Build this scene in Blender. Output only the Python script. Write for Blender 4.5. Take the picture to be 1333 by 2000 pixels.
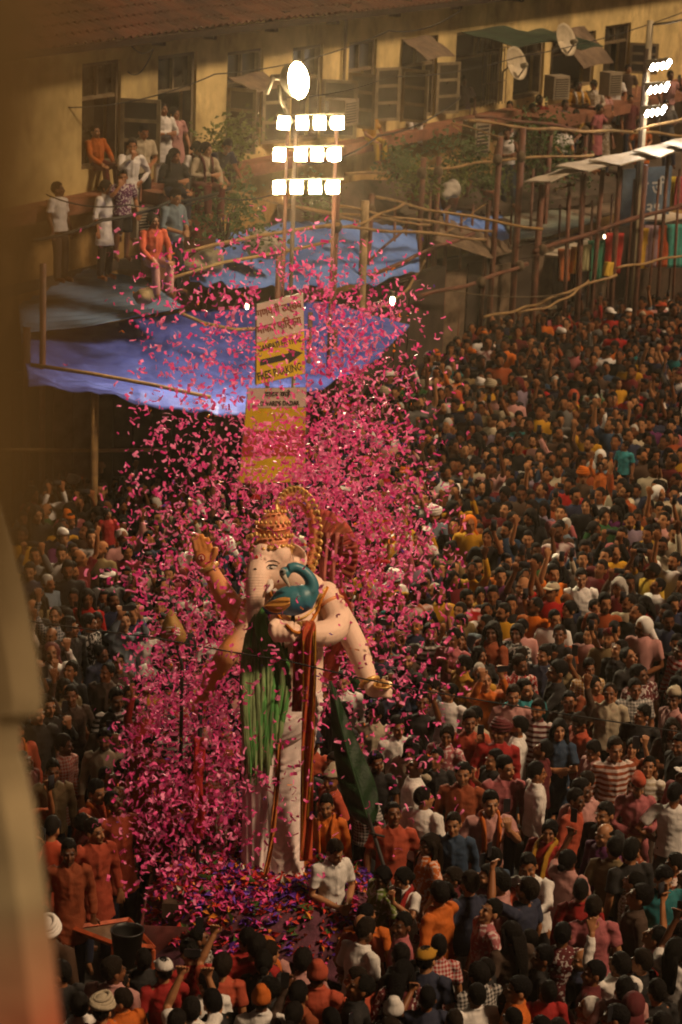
import bpy, bmesh, math, random
import numpy as np
from mathutils import Vector, Matrix, noise

SC = bpy.context.scene
COL = SC.collection
for _o in list(bpy.data.objects):
    bpy.data.objects.remove(_o)

# ------------------------------------------------------------------ camera
FPX, PW, PH = 5000.0, 1333.0, 2000.0           # focal length and frame of the photograph, in its pixels
EYE = Vector((0, 0, 12.1))
PITCH, ROLL = math.atan(1418 / FPX), math.radians(2.2)
FWD = Vector((0, math.cos(PITCH), -math.sin(PITCH)))
_R0, _U0 = Vector((1, 0, 0)), Vector((0, math.sin(PITCH), math.cos(PITCH)))
RIGHT = math.cos(ROLL) * _R0 + math.sin(ROLL) * _U0
UP = -math.sin(ROLL) * _R0 + math.cos(ROLL) * _U0
cd = bpy.data.cameras.new('camera'); cam = bpy.data.objects.new('camera', cd); COL.objects.link(cam)
cam.matrix_world = Matrix((( RIGHT.x, UP.x, -FWD.x, EYE.x), (RIGHT.y, UP.y, -FWD.y, EYE.y),
                           (RIGHT.z, UP.z, -FWD.z, EYE.z), (0, 0, 0, 1)))
cd.sensor_fit = 'VERTICAL'; cd.sensor_height = 36.0; cd.lens = FPX / PH * 36.0
cd.clip_start = 0.05; cd.clip_end = 2000
cd.dof.use_dof = True; cd.dof.focus_distance = 28.0; cd.dof.aperture_fstop = 2.7
SC.camera = cam

# ------------------------------------------------------------------ sky, sun, exposure (hazy warm dusk under a thin overcast)
SUN_EL, SUN_AZ = math.radians(50), math.radians(113)      # azimuth: clockwise from +Y
w = bpy.data.worlds.new('World'); SC.world = w; w.use_nodes = True
nt = w.node_tree; bg = nt.nodes['Background']
sky = nt.nodes.new('ShaderNodeTexSky'); sky.sky_type = 'NISHITA'; sky.sun_disc = False
sky.sun_elevation = SUN_EL; sky.sun_rotation = SUN_AZ; sky.air_density = 2.0; sky.dust_density = 6.0; sky.ozone_density = 0.6
tint = nt.nodes.new('ShaderNodeMixRGB'); tint.blend_type = 'MULTIPLY'; tint.inputs[0].default_value = 1
tint.inputs[2].default_value = (1.0, 0.58, 0.34, 1)
nt.links.new(sky.outputs[0], tint.inputs[1]); nt.links.new(tint.outputs[0], bg.inputs[0])
bg.inputs[1].default_value = 0.005
sl = bpy.data.lights.new('sun', 'SUN'); sl.energy = 3.2; sl.angle = math.radians(10); sl.color = (1.0, 0.68, 0.41)
sun = bpy.data.objects.new('sun', sl); COL.objects.link(sun)
_sd = Vector((math.sin(SUN_AZ) * math.cos(SUN_EL), math.cos(SUN_AZ) * math.cos(SUN_EL), math.sin(SUN_EL)))
sun.rotation_euler = _sd.to_track_quat('Z', 'Y').to_euler()
sun.location = (0, 0, 40)
vs = SC.view_settings; vs.view_transform = 'Standard'; vs.look = 'None'; vs.gamma = 1.0; vs.use_curve_mapping = False
vs.exposure = 0.1
SC.cycles.use_denoising = True; SC.cycles.filter_width = 1.9; SC.cycles.use_adaptive_sampling = True; SC.cycles.adaptive_threshold = 0.03
SC.cycles.max_bounces = 4; SC.cycles.diffuse_bounces = 2; SC.cycles.glossy_bounces = 2
SC.cycles.transmission_bounces = 2; SC.cycles.transparent_max_bounces = 4; SC.cycles.volume_bounces = 0
SC.cycles.sample_clamp_indirect = 4.0

# ------------------------------------------------------------------ helpers
rnd = random.Random(7)
npr = np.random.default_rng(11)

def P(px, py, d):
    """point seen at photograph pixel (px, py), d metres in front of the eye along the view axis"""
    px, py, d = float(px), float(py), float(d)
    return EYE + d * (FWD + (px - PW / 2) / FPX * RIGHT - (py - PH / 2) / FPX * UP)
def G(px, py, z):
    """point seen at pixel (px, py) on the level plane at height z"""
    r = FWD + (px - PW / 2) / FPX * RIGHT - (py - PH / 2) / FPX * UP
    return EYE + r * ((z - EYE.z) / r.z)
def PIX(p):
    """pixel and depth of a world point"""
    v = Vector(p) - EYE; d = v.dot(FWD)
    return PW / 2 + FPX * v.dot(RIGHT) / d, PH / 2 - FPX * v.dot(UP) / d, d

def tag(o, label=None, cat=None, group=None, kind=None):
    if label: o['label'] = label
    if cat: o['category'] = cat
    if group: o['group'] = group
    if kind: o['kind'] = kind
    return o
def empty(name, loc, label=None, cat=None, group=None):
    o = bpy.data.objects.new(name, None); COL.objects.link(o); o.location = loc; o.empty_display_size = .1
    o.matrix_world = Matrix.Translation(loc)
    return tag(o, label, cat, group)
def wloc(o):
    v = Vector((0, 0, 0))
    while o is not None:
        v = v + Vector(o.location); o = o.parent
    return v

class MB:
    """collects shapes in world coordinates; build() links them as one mesh object"""
    def __init__(s): s.v, s.f = [], []
    def add(s, vs_, fs):
        n = len(s.v); s.v.extend([Vector(a) for a in vs_]); s.f.extend([tuple(i + n for i in f) for f in fs]); return s
    def hexa(s, c):      # 8 corners: bottom loop then top loop
        return s.add(c, [(3, 2, 1, 0), (4, 5, 6, 7), (0, 1, 5, 4), (1, 2, 6, 5), (2, 3, 7, 6), (3, 0, 4, 7)])
    def box(s, c, size, X=(1, 0, 0), Y=(0, 1, 0), Z=(0, 0, 1)):
        c, X, Y, Z = Vector(c), Vector(X) * size[0] / 2, Vector(Y) * size[1] / 2, Vector(Z) * size[2] / 2
        return s.hexa([c - X - Y - Z, c + X - Y - Z, c + X + Y - Z, c - X + Y - Z, c - X - Y + Z, c + X - Y + Z, c + X + Y + Z, c - X + Y + Z])
    def tube(s, pts, radii, seg=8, hint=None, cap=True):
        v, f = tube_geo(pts, radii, seg, hint, cap); return s.add(v, f)
    def ell(s, c, r, seg=12, rings=8, M=None):
        v, f = ell_geo(c, r, seg, rings, M); return s.add(v, f)
    def sheet(s, grid, th=0.01, nrm=(0, 0, 1)):
        """grid[i][j] of points -> closed sheet with thickness along -nrm"""
        ni, nj = len(grid), len(grid[0]); off = Vector(nrm) * th
        top = [Vector(p) for r in grid for p in r]; bot = [p - off for p in top]
        N = ni * nj; fs = []
        for i in range(ni - 1):
            for j in range(nj - 1):
                a, b, c, d = i * nj + j, i * nj + j + 1, (i + 1) * nj + j + 1, (i + 1) * nj + j
                fs += [(a, b, c, d), (N + d, N + c, N + b, N + a)]
        rim = [j for j in range(nj)] + [i * nj + nj - 1 for i in range(1, ni)] + [(ni - 1) * nj + j for j in range(nj - 2, -1, -1)] + [i * nj for i in range(ni - 2, 0, -1)]
        for k in range(len(rim)):
            a, b = rim[k], rim[(k + 1) % len(rim)]; fs.append((b, a, N + a, N + b))
        return s.add(top + bot, fs)
    def build(s, name, mat, parent=None, smooth=False, local=False):
        off = wloc(parent) if (parent is not None and not local) else Vector((0, 0, 0))
        me = bpy.data.meshes.new(name)
        if off.length > 0: me.from_pydata([tuple(p - off) for p in s.v], [], s.f)
        else: me.from_pydata([tuple(p) for p in s.v], [], s.f)
        if smooth: me.shade_smooth()
        me.materials.append(mat)
        o = bpy.data.objects.new(name, me); COL.objects.link(o)
        if parent is not None: o.parent = parent
        return o

def tube_geo(pts, radii, seg=8, hint=None, cap=True):
    pts = [Vector(p) for p in pts]; n = len(pts)
    if not isinstance(radii, (list, tuple)): radii = [radii] * n
    radii = [r if isinstance(r, (tuple, list)) else (r, r) for r in radii]
    v, f = [], []; a = None
    for i in range(n):
        t = (pts[min(i + 1, n - 1)] - pts[max(i - 1, 0)]).normalized()
        if a is None:
            h = Vector(hint) if hint is not None else (Vector((0, 0, 1)) if abs(t.z) < .9 else Vector((1, 0, 0)))
            a = h
        a = (a - t * a.dot(t)); 
        if a.length < 1e-6: a = t.orthogonal()
        a.normalize(); b = t.cross(a)
        for k in range(seg):
            th = 2 * math.pi * k / seg
            v.append(pts[i] + a * (math.cos(th) * radii[i][0]) + b * (math.sin(th) * radii[i][1]))
    for i in range(n - 1):
        for k in range(seg):
            k2 = (k + 1) % seg
            f.append((i * seg + k, i * seg + k2, (i + 1) * seg + k2, (i + 1) * seg + k))
    if cap:
        f.append(tuple(range(seg - 1, -1, -1))); f.append(tuple(range((n - 1) * seg, n * seg)))
    return v, f
def ell_geo(c, r, seg=12, rings=8, M=None):
    c = Vector(c); r = (r, r, r) if not isinstance(r, (tuple, list)) else r
    v = []; f = []
    pt = lambda x, y, z: c + ((M @ Vector((x, y, z))) if M is not None else Vector((x, y, z)))
    v.append(pt(0, 0, -r[2]))
    for i in range(1, rings):
        ph = -math.pi / 2 + math.pi * i / rings
        for k in range(seg):
            th = 2 * math.pi * k / seg
            v.append(pt(r[0] * math.cos(ph) * math.cos(th), r[1] * math.cos(ph) * math.sin(th), r[2] * math.sin(ph)))
    v.append(pt(0, 0, r[2])); L = len(v) - 1
    for k in range(seg): f.append((0, 1 + (k + 1) % seg, 1 + k))
    for i in range(rings - 2):
        for k in range(seg):
            k2 = (k + 1) % seg
            f.append((1 + i * seg + k, 1 + i * seg + k2, 1 + (i + 1) * seg + k2, 1 + (i + 1) * seg + k))
    b0 = 1 + (rings - 2) * seg
    for k in range(seg): f.append((b0 + k, b0 + (k + 1) % seg, L))
    return v, f

TMP = bpy.data.scenes.new('workbench')      # scratch scene for mesh evaluation, removed at the end
def union_mesh(prims, voxel, name, smooth=2, fac=.5, ratio=None, project=None):
    """voxel-union of closed shapes into one continuous mesh"""
    v, f = [], []
    for pv, pf in prims:
        n = len(v); v.extend(tuple(a) for a in pv); f.extend(tuple(i + n for i in q) for q in pf)
    me = bpy.data.meshes.new('tmp'); me.from_pydata(v, [], f)
    o = bpy.data.objects.new('tmp', me); TMP.collection.objects.link(o)
    m = o.modifiers.new('r', 'REMESH'); m.mode = 'VOXEL'; m.voxel_size = voxel; m.adaptivity = 0
    if smooth:
        m = o.modifiers.new('s', 'SMOOTH'); m.factor = fac; m.iterations = smooth
    if ratio:
        m = o.modifiers.new('d', 'DECIMATE'); m.ratio = ratio
    TMP.view_layers[0].update(); dg = TMP.view_layers[0].depsgraph
    out = bpy.data.meshes.new_from_object(o.evaluated_get(dg)); out.name = name
    bpy.data.objects.remove(o); bpy.data.meshes.remove(me)
    out.materials.clear(); out.shade_smooth()
    return out
def thin(me, target):
    """decimate a mesh to about so many triangles"""
    me.calc_loop_triangles(); n = len(me.loop_triangles)
    if n <= target: return me
    o = bpy.data.objects.new('tmp', me); TMP.collection.objects.link(o); m = o.modifiers.new('d', 'DECIMATE'); m.ratio = target / n
    TMP.view_layers[0].update(); out = bpy.data.meshes.new_from_object(o.evaluated_get(TMP.view_layers[0].depsgraph))
    bpy.data.objects.remove(o); bpy.data.meshes.remove(me); return out
def get_co(me):
    a = np.empty(len(me.vertices) * 3, np.float32); me.vertices.foreach_get('co', a); return a.reshape(-1, 3)
def set_co(me, a):
    me.vertices.foreach_set('co', a.astype(np.float32).ravel()); me.update()
def get_no(me):
    a = np.empty(len(me.vertices) * 3, np.float32); me.vertices.foreach_get('normal', a); return a.reshape(-1, 3)
def wob(p, s, ph=0.0):
    """cheap smooth noise of Nx3 points"""
    x, y, z = p[:, 0] * s, p[:, 1] * s, p[:, 2] * s
    return (np.sin(x * 1.3 + 2.1 * np.sin(y * .9 + ph) + ph) + np.sin(y * 1.7 + 1.7 * np.sin(z * 1.1 + 2 * ph) + 1.3) + np.sin(z * 1.5 + 1.9 * np.sin(x * .8 + ph) + 2.2 + ph)) / 3
def link_mesh(me, name, mat, parent=None):
    o = bpy.data.objects.new(name, me); COL.objects.link(o)
    if mat is not None: me.materials.clear(); me.materials.append(mat)
    if parent is not None: o.parent = parent
    return o

# ------------------------------------------------------------------ materials
MATS = {}
def mat(name, col=(.5, .5, .5), rough=.75, var=.25, scale=3.0, bump=.15, bscale=40.0, col2=None, metal=0.0, stain=0.0, stretch=(1, 1, 1), spec=.3):
    if name in MATS: return MATS[name]
    m = bpy.data.materials.new(name); m.use_nodes = True; n = m.node_tree.nodes; l = m.node_tree.links
    b = n['Principled BSDF']; b.inputs['Roughness'].default_value = rough; b.inputs['Metallic'].default_value = metal
    b.inputs['Specular IOR Level'].default_value = spec
    tc = n.new('ShaderNodeTexCoord'); mp = n.new('ShaderNodeMapping'); mp.inputs['Scale'].default_value = stretch
    l.new(tc.outputs['Object'], mp.inputs[0])
    nz = n.new('ShaderNodeTexNoise'); nz.inputs['Scale'].default_value = scale; nz.inputs['Detail'].default_value = 3; nz.inputs['Roughness'].default_value = .65
    l.new(mp.outputs[0], nz.inputs['Vector'])
    cr = n.new('ShaderNodeValToRGB'); e = cr.color_ramp.elements
    c2 = col2 if col2 is not None else tuple(c * (1 - var * 1.6) for c in col)
    e[0].position = .32; e[1].position = .68
    e[0].color = (*c2, 1); e[1].color = (*[min(1, c * (1 + var * .4)) for c in col], 1)
    l.new(nz.outputs['Fac'], cr.inputs[0]); out = cr.outputs[0]
    if stain > 0:
        mp2 = n.new('ShaderNodeMapping'); mp2.inputs['Scale'].default_value = (.8, .8, .42); l.new(tc.outputs['Object'], mp2.inputs[0])
        n2 = n.new('ShaderNodeTexNoise'); n2.inputs['Scale'].default_value = 1.3; n2.inputs['Detail'].default_value = 4; n2.inputs['Roughness'].default_value = .7
        l.new(mp2.outputs[0], n2.inputs['Vector'])
        r2 = n.new('ShaderNodeValToRGB'); r2.color_ramp.elements[0].position = .5; r2.color_ramp.elements[1].position = .72
        l.new(n2.outputs['Fac'], r2.inputs[0])
        mm = n.new('ShaderNodeMath'); mm.operation = 'MULTIPLY'; mm.inputs[1].default_value = stain; l.new(r2.outputs[0], mm.inputs[0])
        mx = n.new('ShaderNodeMixRGB'); mx.inputs[2].default_value = (col[0] * .25, col[1] * .22, col[2] * .2, 1)
        l.new(mm.outputs[0], mx.inputs[0]); l.new(out, mx.inputs[1]); out = mx.outputs[0]
    l.new(out, b.inputs['Base Color'])
    if bump:
        nb = n.new('ShaderNodeTexNoise'); nb.inputs['Scale'].default_value = bscale; nb.inputs['Detail'].default_value = 1.5
        l.new(mp.outputs[0], nb.inputs['Vector'])
        bp = n.new('ShaderNodeBump'); bp.inputs['Strength'].default_value = bump; bp.inputs['Distance'].default_value = .02
        l.new(nb.outputs['Fac'], bp.inputs['Height']); l.new(bp.outputs[0], b.inputs['Normal'])
    MATS[name] = m; return m
def glow(name, col, strength):
    if name in MATS: return MATS[name]
    m = bpy.data.materials.new(name); m.use_nodes = True; b = m.node_tree.nodes['Principled BSDF']
    b.inputs['Base Color'].default_value = (.8, .8, .8, 1)
    b.inputs['Emission Color'].default_value = (*col, 1); b.inputs['Emission Strength'].default_value = strength
    MATS[name] = m; return m
# ------------------------------------------------------------------ ground
_g = MB(); n_ = 24
_g.sheet([[Vector((-300 + 600 * j / n_, -150 + 750 * i / n_, 0.0)) for j in range(n_ + 1)] for i in range(n_ + 1)], .2)
ground = _g.build('ground', mat('asphalt', (.05, .045, .04), .9, .3, 1.2, .3, 25)); tag(ground, 'dark trodden asphalt street under the crowd', kind='structure')

# ------------------------------------------------------------------ building with its long oblique wall
WA, WB = P(200, 250, 43), P(1180, 150, 61)
WU = Vector((WB.x - WA.x, WB.y - WA.y, 0)).normalized(); WN = Vector((WU.y, -WU.x, 0))
ZUP = Vector((0, 0, 1))
def WP(u, z, off=0.0): return Vector((WA.x, WA.y, 0)) + WU * u + WN * off + ZUP * z
def wuv(px, py, off=0.0):
    r = FWD + (px - PW / 2) / FPX * RIGHT - (py - PH / 2) / FPX * UP
    o = Vector((WA.x, WA.y, 0)) + WN * off
    t = (o - EYE).dot(WN) / r.dot(WN); p = EYE + r * t
    return (p - o).dot(WU), p.z
def wbox(mb, u0, u1, z0, z1, o0, o1):
    return mb.hexa([WP(u0, z0, o1), WP(u1, z0, o1), WP(u1, z0, o0), WP(u0, z0, o0), WP(u0, z1, o1), WP(u1, z1, o1), WP(u1, z1, o0), WP(u0, z1, o0)])

M_yel = mat('yellow_plaster', (.62, .48, .21), .85, .3, .9, .25, 14, stain=.8)
M_ledge = mat('red_ledge', (.22, .09, .05), .85, .3, 3, .3, 18)
M_frame = mat('window_paint', (.17, .125, .07), .6, .3, 4, .1, 40)
M_shut = mat('shutter_paint', (.24, .19, .11), .65, .3, 4, .1, 40)
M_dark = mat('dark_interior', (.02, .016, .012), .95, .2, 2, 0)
M_glass = mat('dusty_glass', (.035, .03, .02), .25, .3, 3, 0, spec=.5)
M_tile = mat('clay_tile', (.09, .036, .02), .9, .45, 1.1, .3, 20, col2=(.03, .016, .011))
M_beam = mat('rafter_wood', (.055, .033, .02), .85, .3, 5, .2, 30)
ZL = wuv(700, 268)[1]                       # ledge under the windows
ZE = wuv(500, 50, .55)[1] + .12                      # eaves
UL, UR = wuv(60, 250)[0] - 3, wuv(1333, 100)[0] + 6
bld = empty('apartment_building', WP(0, 0, 0), 'long yellow plaster tenement with tiled eaves and a row of windows', 'building')
WINS = [(160, 236, 120, 326), (308, 383, 105, 318), (443, 513, 98, 292), (570, 629, 90, 284), (680, 734, 80, 246), (784, 853, 73, 237),
        (889, 980, 58, 232), (1004, 1062, 66, 220), (1078, 1160, 66, 216), (1180, 1230, 48, 150)]
ops = []
for (x0, x1, y0, y1) in WINS:
    ym = (y0 + y1) / 2; xm = (x0 + x1) / 2
    u0, u1 = wuv(x0, ym)[0], wuv(x1, ym)[0]; z1, z0 = wuv(xm, y0)[1], wuv(xm, y1)[1]
    ops.append((u0, u1, max(z0, ZL + .12), min(z1, ZE - .15)))
T = .35
wl = MB(); uc = UL
for (u0, u1, z0, z1) in ops:
    wbox(wl, uc, u0, ZL - .3, ZE + .02, -T, 0); wbox(wl, u0, u1, ZL - .3, z0, -T, 0); wbox(wl, u0, u1, z1, ZE + .02, -T, 0); uc = u1
wbox(wl, uc, UR, ZL - .3, ZE + .02, -T, 0)
wl.build('wall', M_yel, bld)
lw = MB(); wbox(lw, UL, UR, 0.0, ZL - .3, -T, -.003)
lw.build('lower_wall', mat('lower_plaster', (.36, .22, .075), .9, .3, 1.2, .3, 12, stain=.95), bld)
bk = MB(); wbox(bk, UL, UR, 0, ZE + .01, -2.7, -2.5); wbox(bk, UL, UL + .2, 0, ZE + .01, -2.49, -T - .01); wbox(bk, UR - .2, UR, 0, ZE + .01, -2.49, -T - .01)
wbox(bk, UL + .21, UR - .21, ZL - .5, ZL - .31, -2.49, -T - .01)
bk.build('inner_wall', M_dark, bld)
# ledge pieces, brackets
le = MB(); u_a, u_b = UL, wuv(985, 225)[0]
le.add([], []); wbox(le, u_a, u_b, ZL - .22, ZL, .002, .42); le.build('ledge', M_ledge, bld)
for px in (300, 400, 520, 640, 760, 880, 1000, 1120):
    u = wuv(px, 70)[0]; b = MB()
    wbox(b, u - .09, u + .09, ZE - .12, ZE + .06, .003, .45); wbox(b, u - .06, u + .06, ZE - .34, ZE - .121, .003, .22)
    b.build('eave_bracket', M_beam, bld)
# roof: overlapping corrugated courses of clay tiles
roof = MB(); SL = math.radians(24)
def RP(u, s, h=0.0):       # s metres up the slope from the eave edge
    o = .55 - s * math.cos(SL); z = ZE - .12 + s * math.sin(SL)
    return WP(u, z + h * math.cos(SL), o + h * math.sin(SL))
wbox(roof, UL - .3, UR + .3, ZE + .021, ZE + .05, -2.5, -.06)
ro = roof.build('roof', M_beam, bld)
for r in range(15):
    mb = MB(); s0, s1 = r * .29, r * .29 + .36; k = 0; u = UL - .3; rows = [[], []]
    while u < UR + .3:
        j = rnd.uniform(-.012, .012); sag = .03 * math.sin(u * .45 + r * .35)
        for q, hh in ((0, .0), (.06, .045), (.13, .05), (.19, .004)):
            rows[0].append(RP(u + q, s0 + j, .055 + hh + sag)); rows[1].append(RP(u + q, s1 + j, .012 + hh + sag))
        u += .215
    mb.sheet(rows, .018, (0, 0, 1))
    c = mb.build('tile_course', M_tile, ro); c['kind'] = 'stuff'
fas = MB(); 
fas.hexa([RP(UL - .3, -.02, -.1), RP(UR + .3, -.02, -.1), RP(UR + .3, .03, -.1), RP(UL - .3, .03, -.1), RP(UL - .3, -.02, .03), RP(UR + .3, -.02, .03), RP(UR + .3, .03, .03), RP(UL - .3, .03, .03)])
fas.build('fascia_board', M_beam, ro)
# windows
def window(i, o, kind):
    u0, u1, z0, z1 = o; fr = MB(); t = .07
    wbox(fr, u0, u0 + t, z0, z1, -.24, -.06); wbox(fr, u1 - t, u1, z0, z1, -.24, -.06)
    wbox(fr, u0 + t, u1 - t, z1 - t, z1, -.24, -.06); wbox(fr, u0 + t, u1 - t, z0, z0 + t, -.24, -.06)
    zt = z0 + (z1 - z0) * .66
    wbox(fr, u0 + t, u1 - t, zt - .03, zt + .03, -.22, -.08); um = (u0 + u1) / 2
    wbox(fr, um - .025, um + .025, zt + .03, z1 - t, -.21, -.09)
    w_ = fr.build('window', M_frame, bld)
    for (a, b) in ((u0 + t, um - .025), (um + .025, u1 - t)):
        p = MB(); wbox(p, a, b, zt + .03, z1 - t, -.16, -.15); p.build('pane', M_glass, w_)
    def leaf(uh, ang, wd, hgt0, hgt1, panes=3):
        # casement leaf hinged at uh, opened outwards by ang
        d = WU * math.cos(ang) + WN * math.sin(ang); nrm = d.cross(ZUP); base = WP(uh, 0, 0.01)
        mb = MB(); th = .035
        def bx(a0, a1, za, zb): mb.box(base + d * ((a0 + a1) / 2) + ZUP * ((za + zb) / 2), (abs(a1 - a0), th, zb - za), d, nrm, ZUP)
        bx(0, .07, hgt0, hgt1); bx(wd - .07, wd, hgt0, hgt1)
        for q in range(panes + 1):
            zz = hgt0 + (hgt1 - hgt0 - .06) * q / panes; bx(.07, wd - .07, zz, zz + .06)
        s_ = mb.build('shutter', M_shut, bld)
        for q in range(panes):
            za = hgt0 + (hgt1 - hgt0 - .06) * q / panes + .06; zb = hgt0 + (hgt1 - hgt0 - .06) * (q + 1) / panes
            pm = MB(); pm.box(base + d * (wd / 2) + ZUP * ((za + zb) / 2), (wd - .14, .012, zb - za), d, nrm, ZUP); pm.build('pane', M_glass if kind != 'wood' else M_shut, s_)
    if kind == 'open':
        leaf(u1 - .02, math.radians(25), .62, z0 + .04, zt, 3); leaf(u0 + .02, math.radians(88), .6, z0 + .04, zt, 3)
    elif kind == 'half':
        leaf(u1 - .02, math.radians(70), .7, z0 + .04, zt - .05, 3)
        p = MB(); wbox(p, u0 + t, um, z0 + t, zt - .03, -.17, -.155); p.build('pane', M_glass, w_)
    elif kind == 'shut':
        for (a, b) in ((u0 + t, um - .02), (um + .02, u1 - t)):
            p = MB(); wbox(p, a, b, z0 + t, zt - .03, -.17, -.13); p.build('pane', M_shut, w_)
    return w_
for i, (o, k) in enumerate(zip(ops, ['half', 'none', 'open', 'half', 'open', 'open', 'none', 'none', 'none', 'half'])): window(i, o, k)
# upturned top flaps and sheet awnings over windows
def awning(px0, px1, py0, drop, out, m, name='window_awning'):
    u0, z = wuv(px0, py0); u1, _ = wuv(px1, py0)
    g = [[WP(u0 + (u1 - u0) * j / 6, z - drop * i / 4 - .02 * math.sin(i * 2 + j), .02 + out * i / 4) for j in range(7)] for i in range(5)]
    a = MB(); a.sheet(g, .02, (0, 0, 1)); return a.build(name, m, bld)
M_rustsheet = mat('rusty_sheet', (.16, .11, .07), .7, .4, 3, .2, 20)
awning(784, 838, 76, .35, .6, M_rustsheet); awning(900, 985, 62, .2, 1.3, mat('green_sheet', (.03, .055, .035), .6, .4, 2, .1, 20))
awning(1015, 1060, 62, .25, 1.5, MATS['green_sheet']); awning(1080, 1140, 60, .75, .8, M_rustsheet); awning(445, 512, 150, .22, .55, M_rustsheet)
# ornate window grille in front of the veranda opening
gr = MB(); ug0, ug1 = wuv(938, 140)[0], wuv(985, 140)[0]; zg0, zg1 = ops[6][2], ops[6][3] - .1
for q in range(9):
    u = ug0 + (ug1 - ug0) * q / 8; gr.tube([WP(u, zg0, .06), WP(u, zg1 - .35, .06)], .012, 5)
for q in range(5):
    cx = ug0 + (ug1 - ug0) * (q + .5) / 5; R = (ug1 - ug0) * .28
    gr.tube([WP(cx + R * math.cos(a), zg1 - .35 + abs(R * 1.3 * math.sin(a)), .06) for a in [math.pi * k / 8 for k in range(9)]], .014, 5)
gr.tube([WP(ug0, zg1 - .35, .06), WP(ug1, zg1 - .35, .06)], .015, 5); gr.tube([WP(ug0, zg0 + .5, .06), WP(ug1, zg0 + .5, .06)], .015, 5)
gr.build('grille', M_frame, bld)
# drain pipe and stray brackets on the wall
pz = MB(); ud = wuv(668, 100)[0]; pz.tube([WP(ud, ZE - .1, .07), WP(ud, ZL + .05, .07)], .035, 8); pz.build('drain_pipe', M_frame, bld)
# veranda floor and rail to the east
vf = MB(); ua, ub = wuv(985, 225)[0], UR
wbox(vf, ua + .01, ub, ZL - .35, ZL - .14, .003, 1.3); vf.build('veranda_slab', M_ledge, bld)

# ------------------------------------------------------------------ roofs, tarpaulins and stalls at the foot of the building
def lerp(a, b, t): return a + (b - a) * t
def poly_at(pts, t):
    q = t * (len(pts) - 1); i = min(int(q), len(pts) - 2); return pts[i].lerp(pts[i + 1], q - i)
def strip(front, back, nu, nv, disp):
    f = [P(*a) for a in front]; b = [P(*a) for a in back]
    return [[(lambda p, s, t: p + ZUP * disp(s, t, p))(poly_at(f, j / nu).lerp(poly_at(b, j / nu), i / nv), j / nu, i / nv) for j in range(nu + 1)] for i in range(nv + 1)]
def wrinkle(amp, f1=6.0):
    def d(s, t, p):
        hem = -(.10 + .05 * noise.noise(Vector((s * 22, 3, 1)))) * max(0, 1 - t / .07)
        return hem + amp * (.6 * noise.noise(Vector((p.x * .9, p.y * .9, 1.7))) + .5 * noise.noise(Vector((p.x * 2.6 + p.y * .5, p.y * 1.1, 4))) + .3 * math.sin(s * f1 * 6 + 3 * noise.noise(Vector((s * 3, t * 3, 0)))) * (1 - t)) - .14 * math.sin(math.pi * t) * abs(math.sin(math.pi * s * 3)) + .035 * (1 - 2 * abs(noise.noise(Vector((p.x * 2.2 + p.y * 1.6, p.y * .8 - p.x, 7.0))))) + .02 * (1 - 2 * abs(noise.noise(Vector((p.x * 5 - p.y * 2, p.y * 3, 2.0)))))
    return d
M_tarp = mat('violet_tarp', (.075, .11, .46), .55, .3, 1.6, .5, 13, spec=.3, col2=(.04, .06, .30), stretch=(1, 1, 1))
M_tarp2 = mat('blue_tarp', (.11, .22, .55), .55, .35, 1.6, .5, 13, spec=.3, col2=(.06, .13, .38))
M_tin = mat('grey_tin', (.12, .20, .34), .5, .35, 1.0, .1, 20, metal=.2, col2=(.07, .10, .15))
M_tin2 = mat('green_tin', (.16, .2, .15), .55, .4, 1.0, .1, 20, metal=.2, col2=(.12, .07, .04))
M_bamboo = mat('bamboo', (.29, .18, .065), .6, .3, 5, .2, 30, col2=(.16, .095, .04))
M_rust = mat('rust_paint', (.13, .048, .026), .7, .35, 4, .2, 30, col2=(.06, .026, .018))
M_wood = mat('pale_pole', (.32, .22, .11), .75, .3, 4, .2, 30)

t = MB(); t.sheet(strip([(55, 742, 38.2), (170, 760, 38.1), (290, 782, 38.0), (400, 800, 37.9), (480, 806, 37.8), (560, 778, 38.8), (640, 742, 40.4), (745, 690, 43)],
    [(40, 652, 41.2), (160, 640, 42), (300, 622, 43), (400, 612, 43.8), (480, 605, 44.3), (560, 600, 45), (640, 592, 46), (800, 640, 46.5)], 170, 44, wrinkle(.07)), .012)
tarp = t.build('tarpaulin', M_tarp, None, True); tag(tarp, 'large violet-blue tarpaulin roof stretched over the stalls behind the signs', 'tarpaulin')
t = MB(); t.sheet(strip([(372, 540, 42.8), (450, 548, 43.4), (560, 556, 44.6), (690, 552, 46.4), (820, 520, 49)], [(330, 492, 44.6), (470, 455, 46), (580, 438, 47.4), (690, 428, 49), (812, 452, 51)], 120, 34, wrinkle(.1)), .012)
tag(t.build('tarpaulin', M_tarp2, None, True), 'bright blue tarpaulin sagging below the central floodlight mast', 'tarpaulin')
t = MB(); t.sheet(strip([(868, 428, 51.4), (950, 458, 52.8), (1046, 478, 54.5)], [(850, 390, 53.2), (955, 397, 55), (1050, 440, 56.8)], 40, 12, wrinkle(.14)), .012)
tag(t.build('tarpaulin', M_tarp2, None, True), 'narrow blue tarpaulin weighted with bits of wood below the potted plants', 'tarpaulin')
def tin(front, back, label, m, per=60, nu=40, nv=240):
    g = strip(front, back, nu, nv, lambda s, t, p: .022 * math.sin(t * per * 2 * math.pi) + .01 * noise.noise(p * 2))
    a = MB(); a.sheet(g, .006); o = a.build('tin_roof', m, None, True); return tag(o, label, 'roof')
tin([(40, 650, 40.6), (180, 636, 40.9), (360, 600, 41.4)], [(30, 520, 43.4), (170, 524, 43.3), (280, 545, 43.0)], 'corrugated blue-grey tin roof beside the seated spectators', M_tin, 14)
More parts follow.
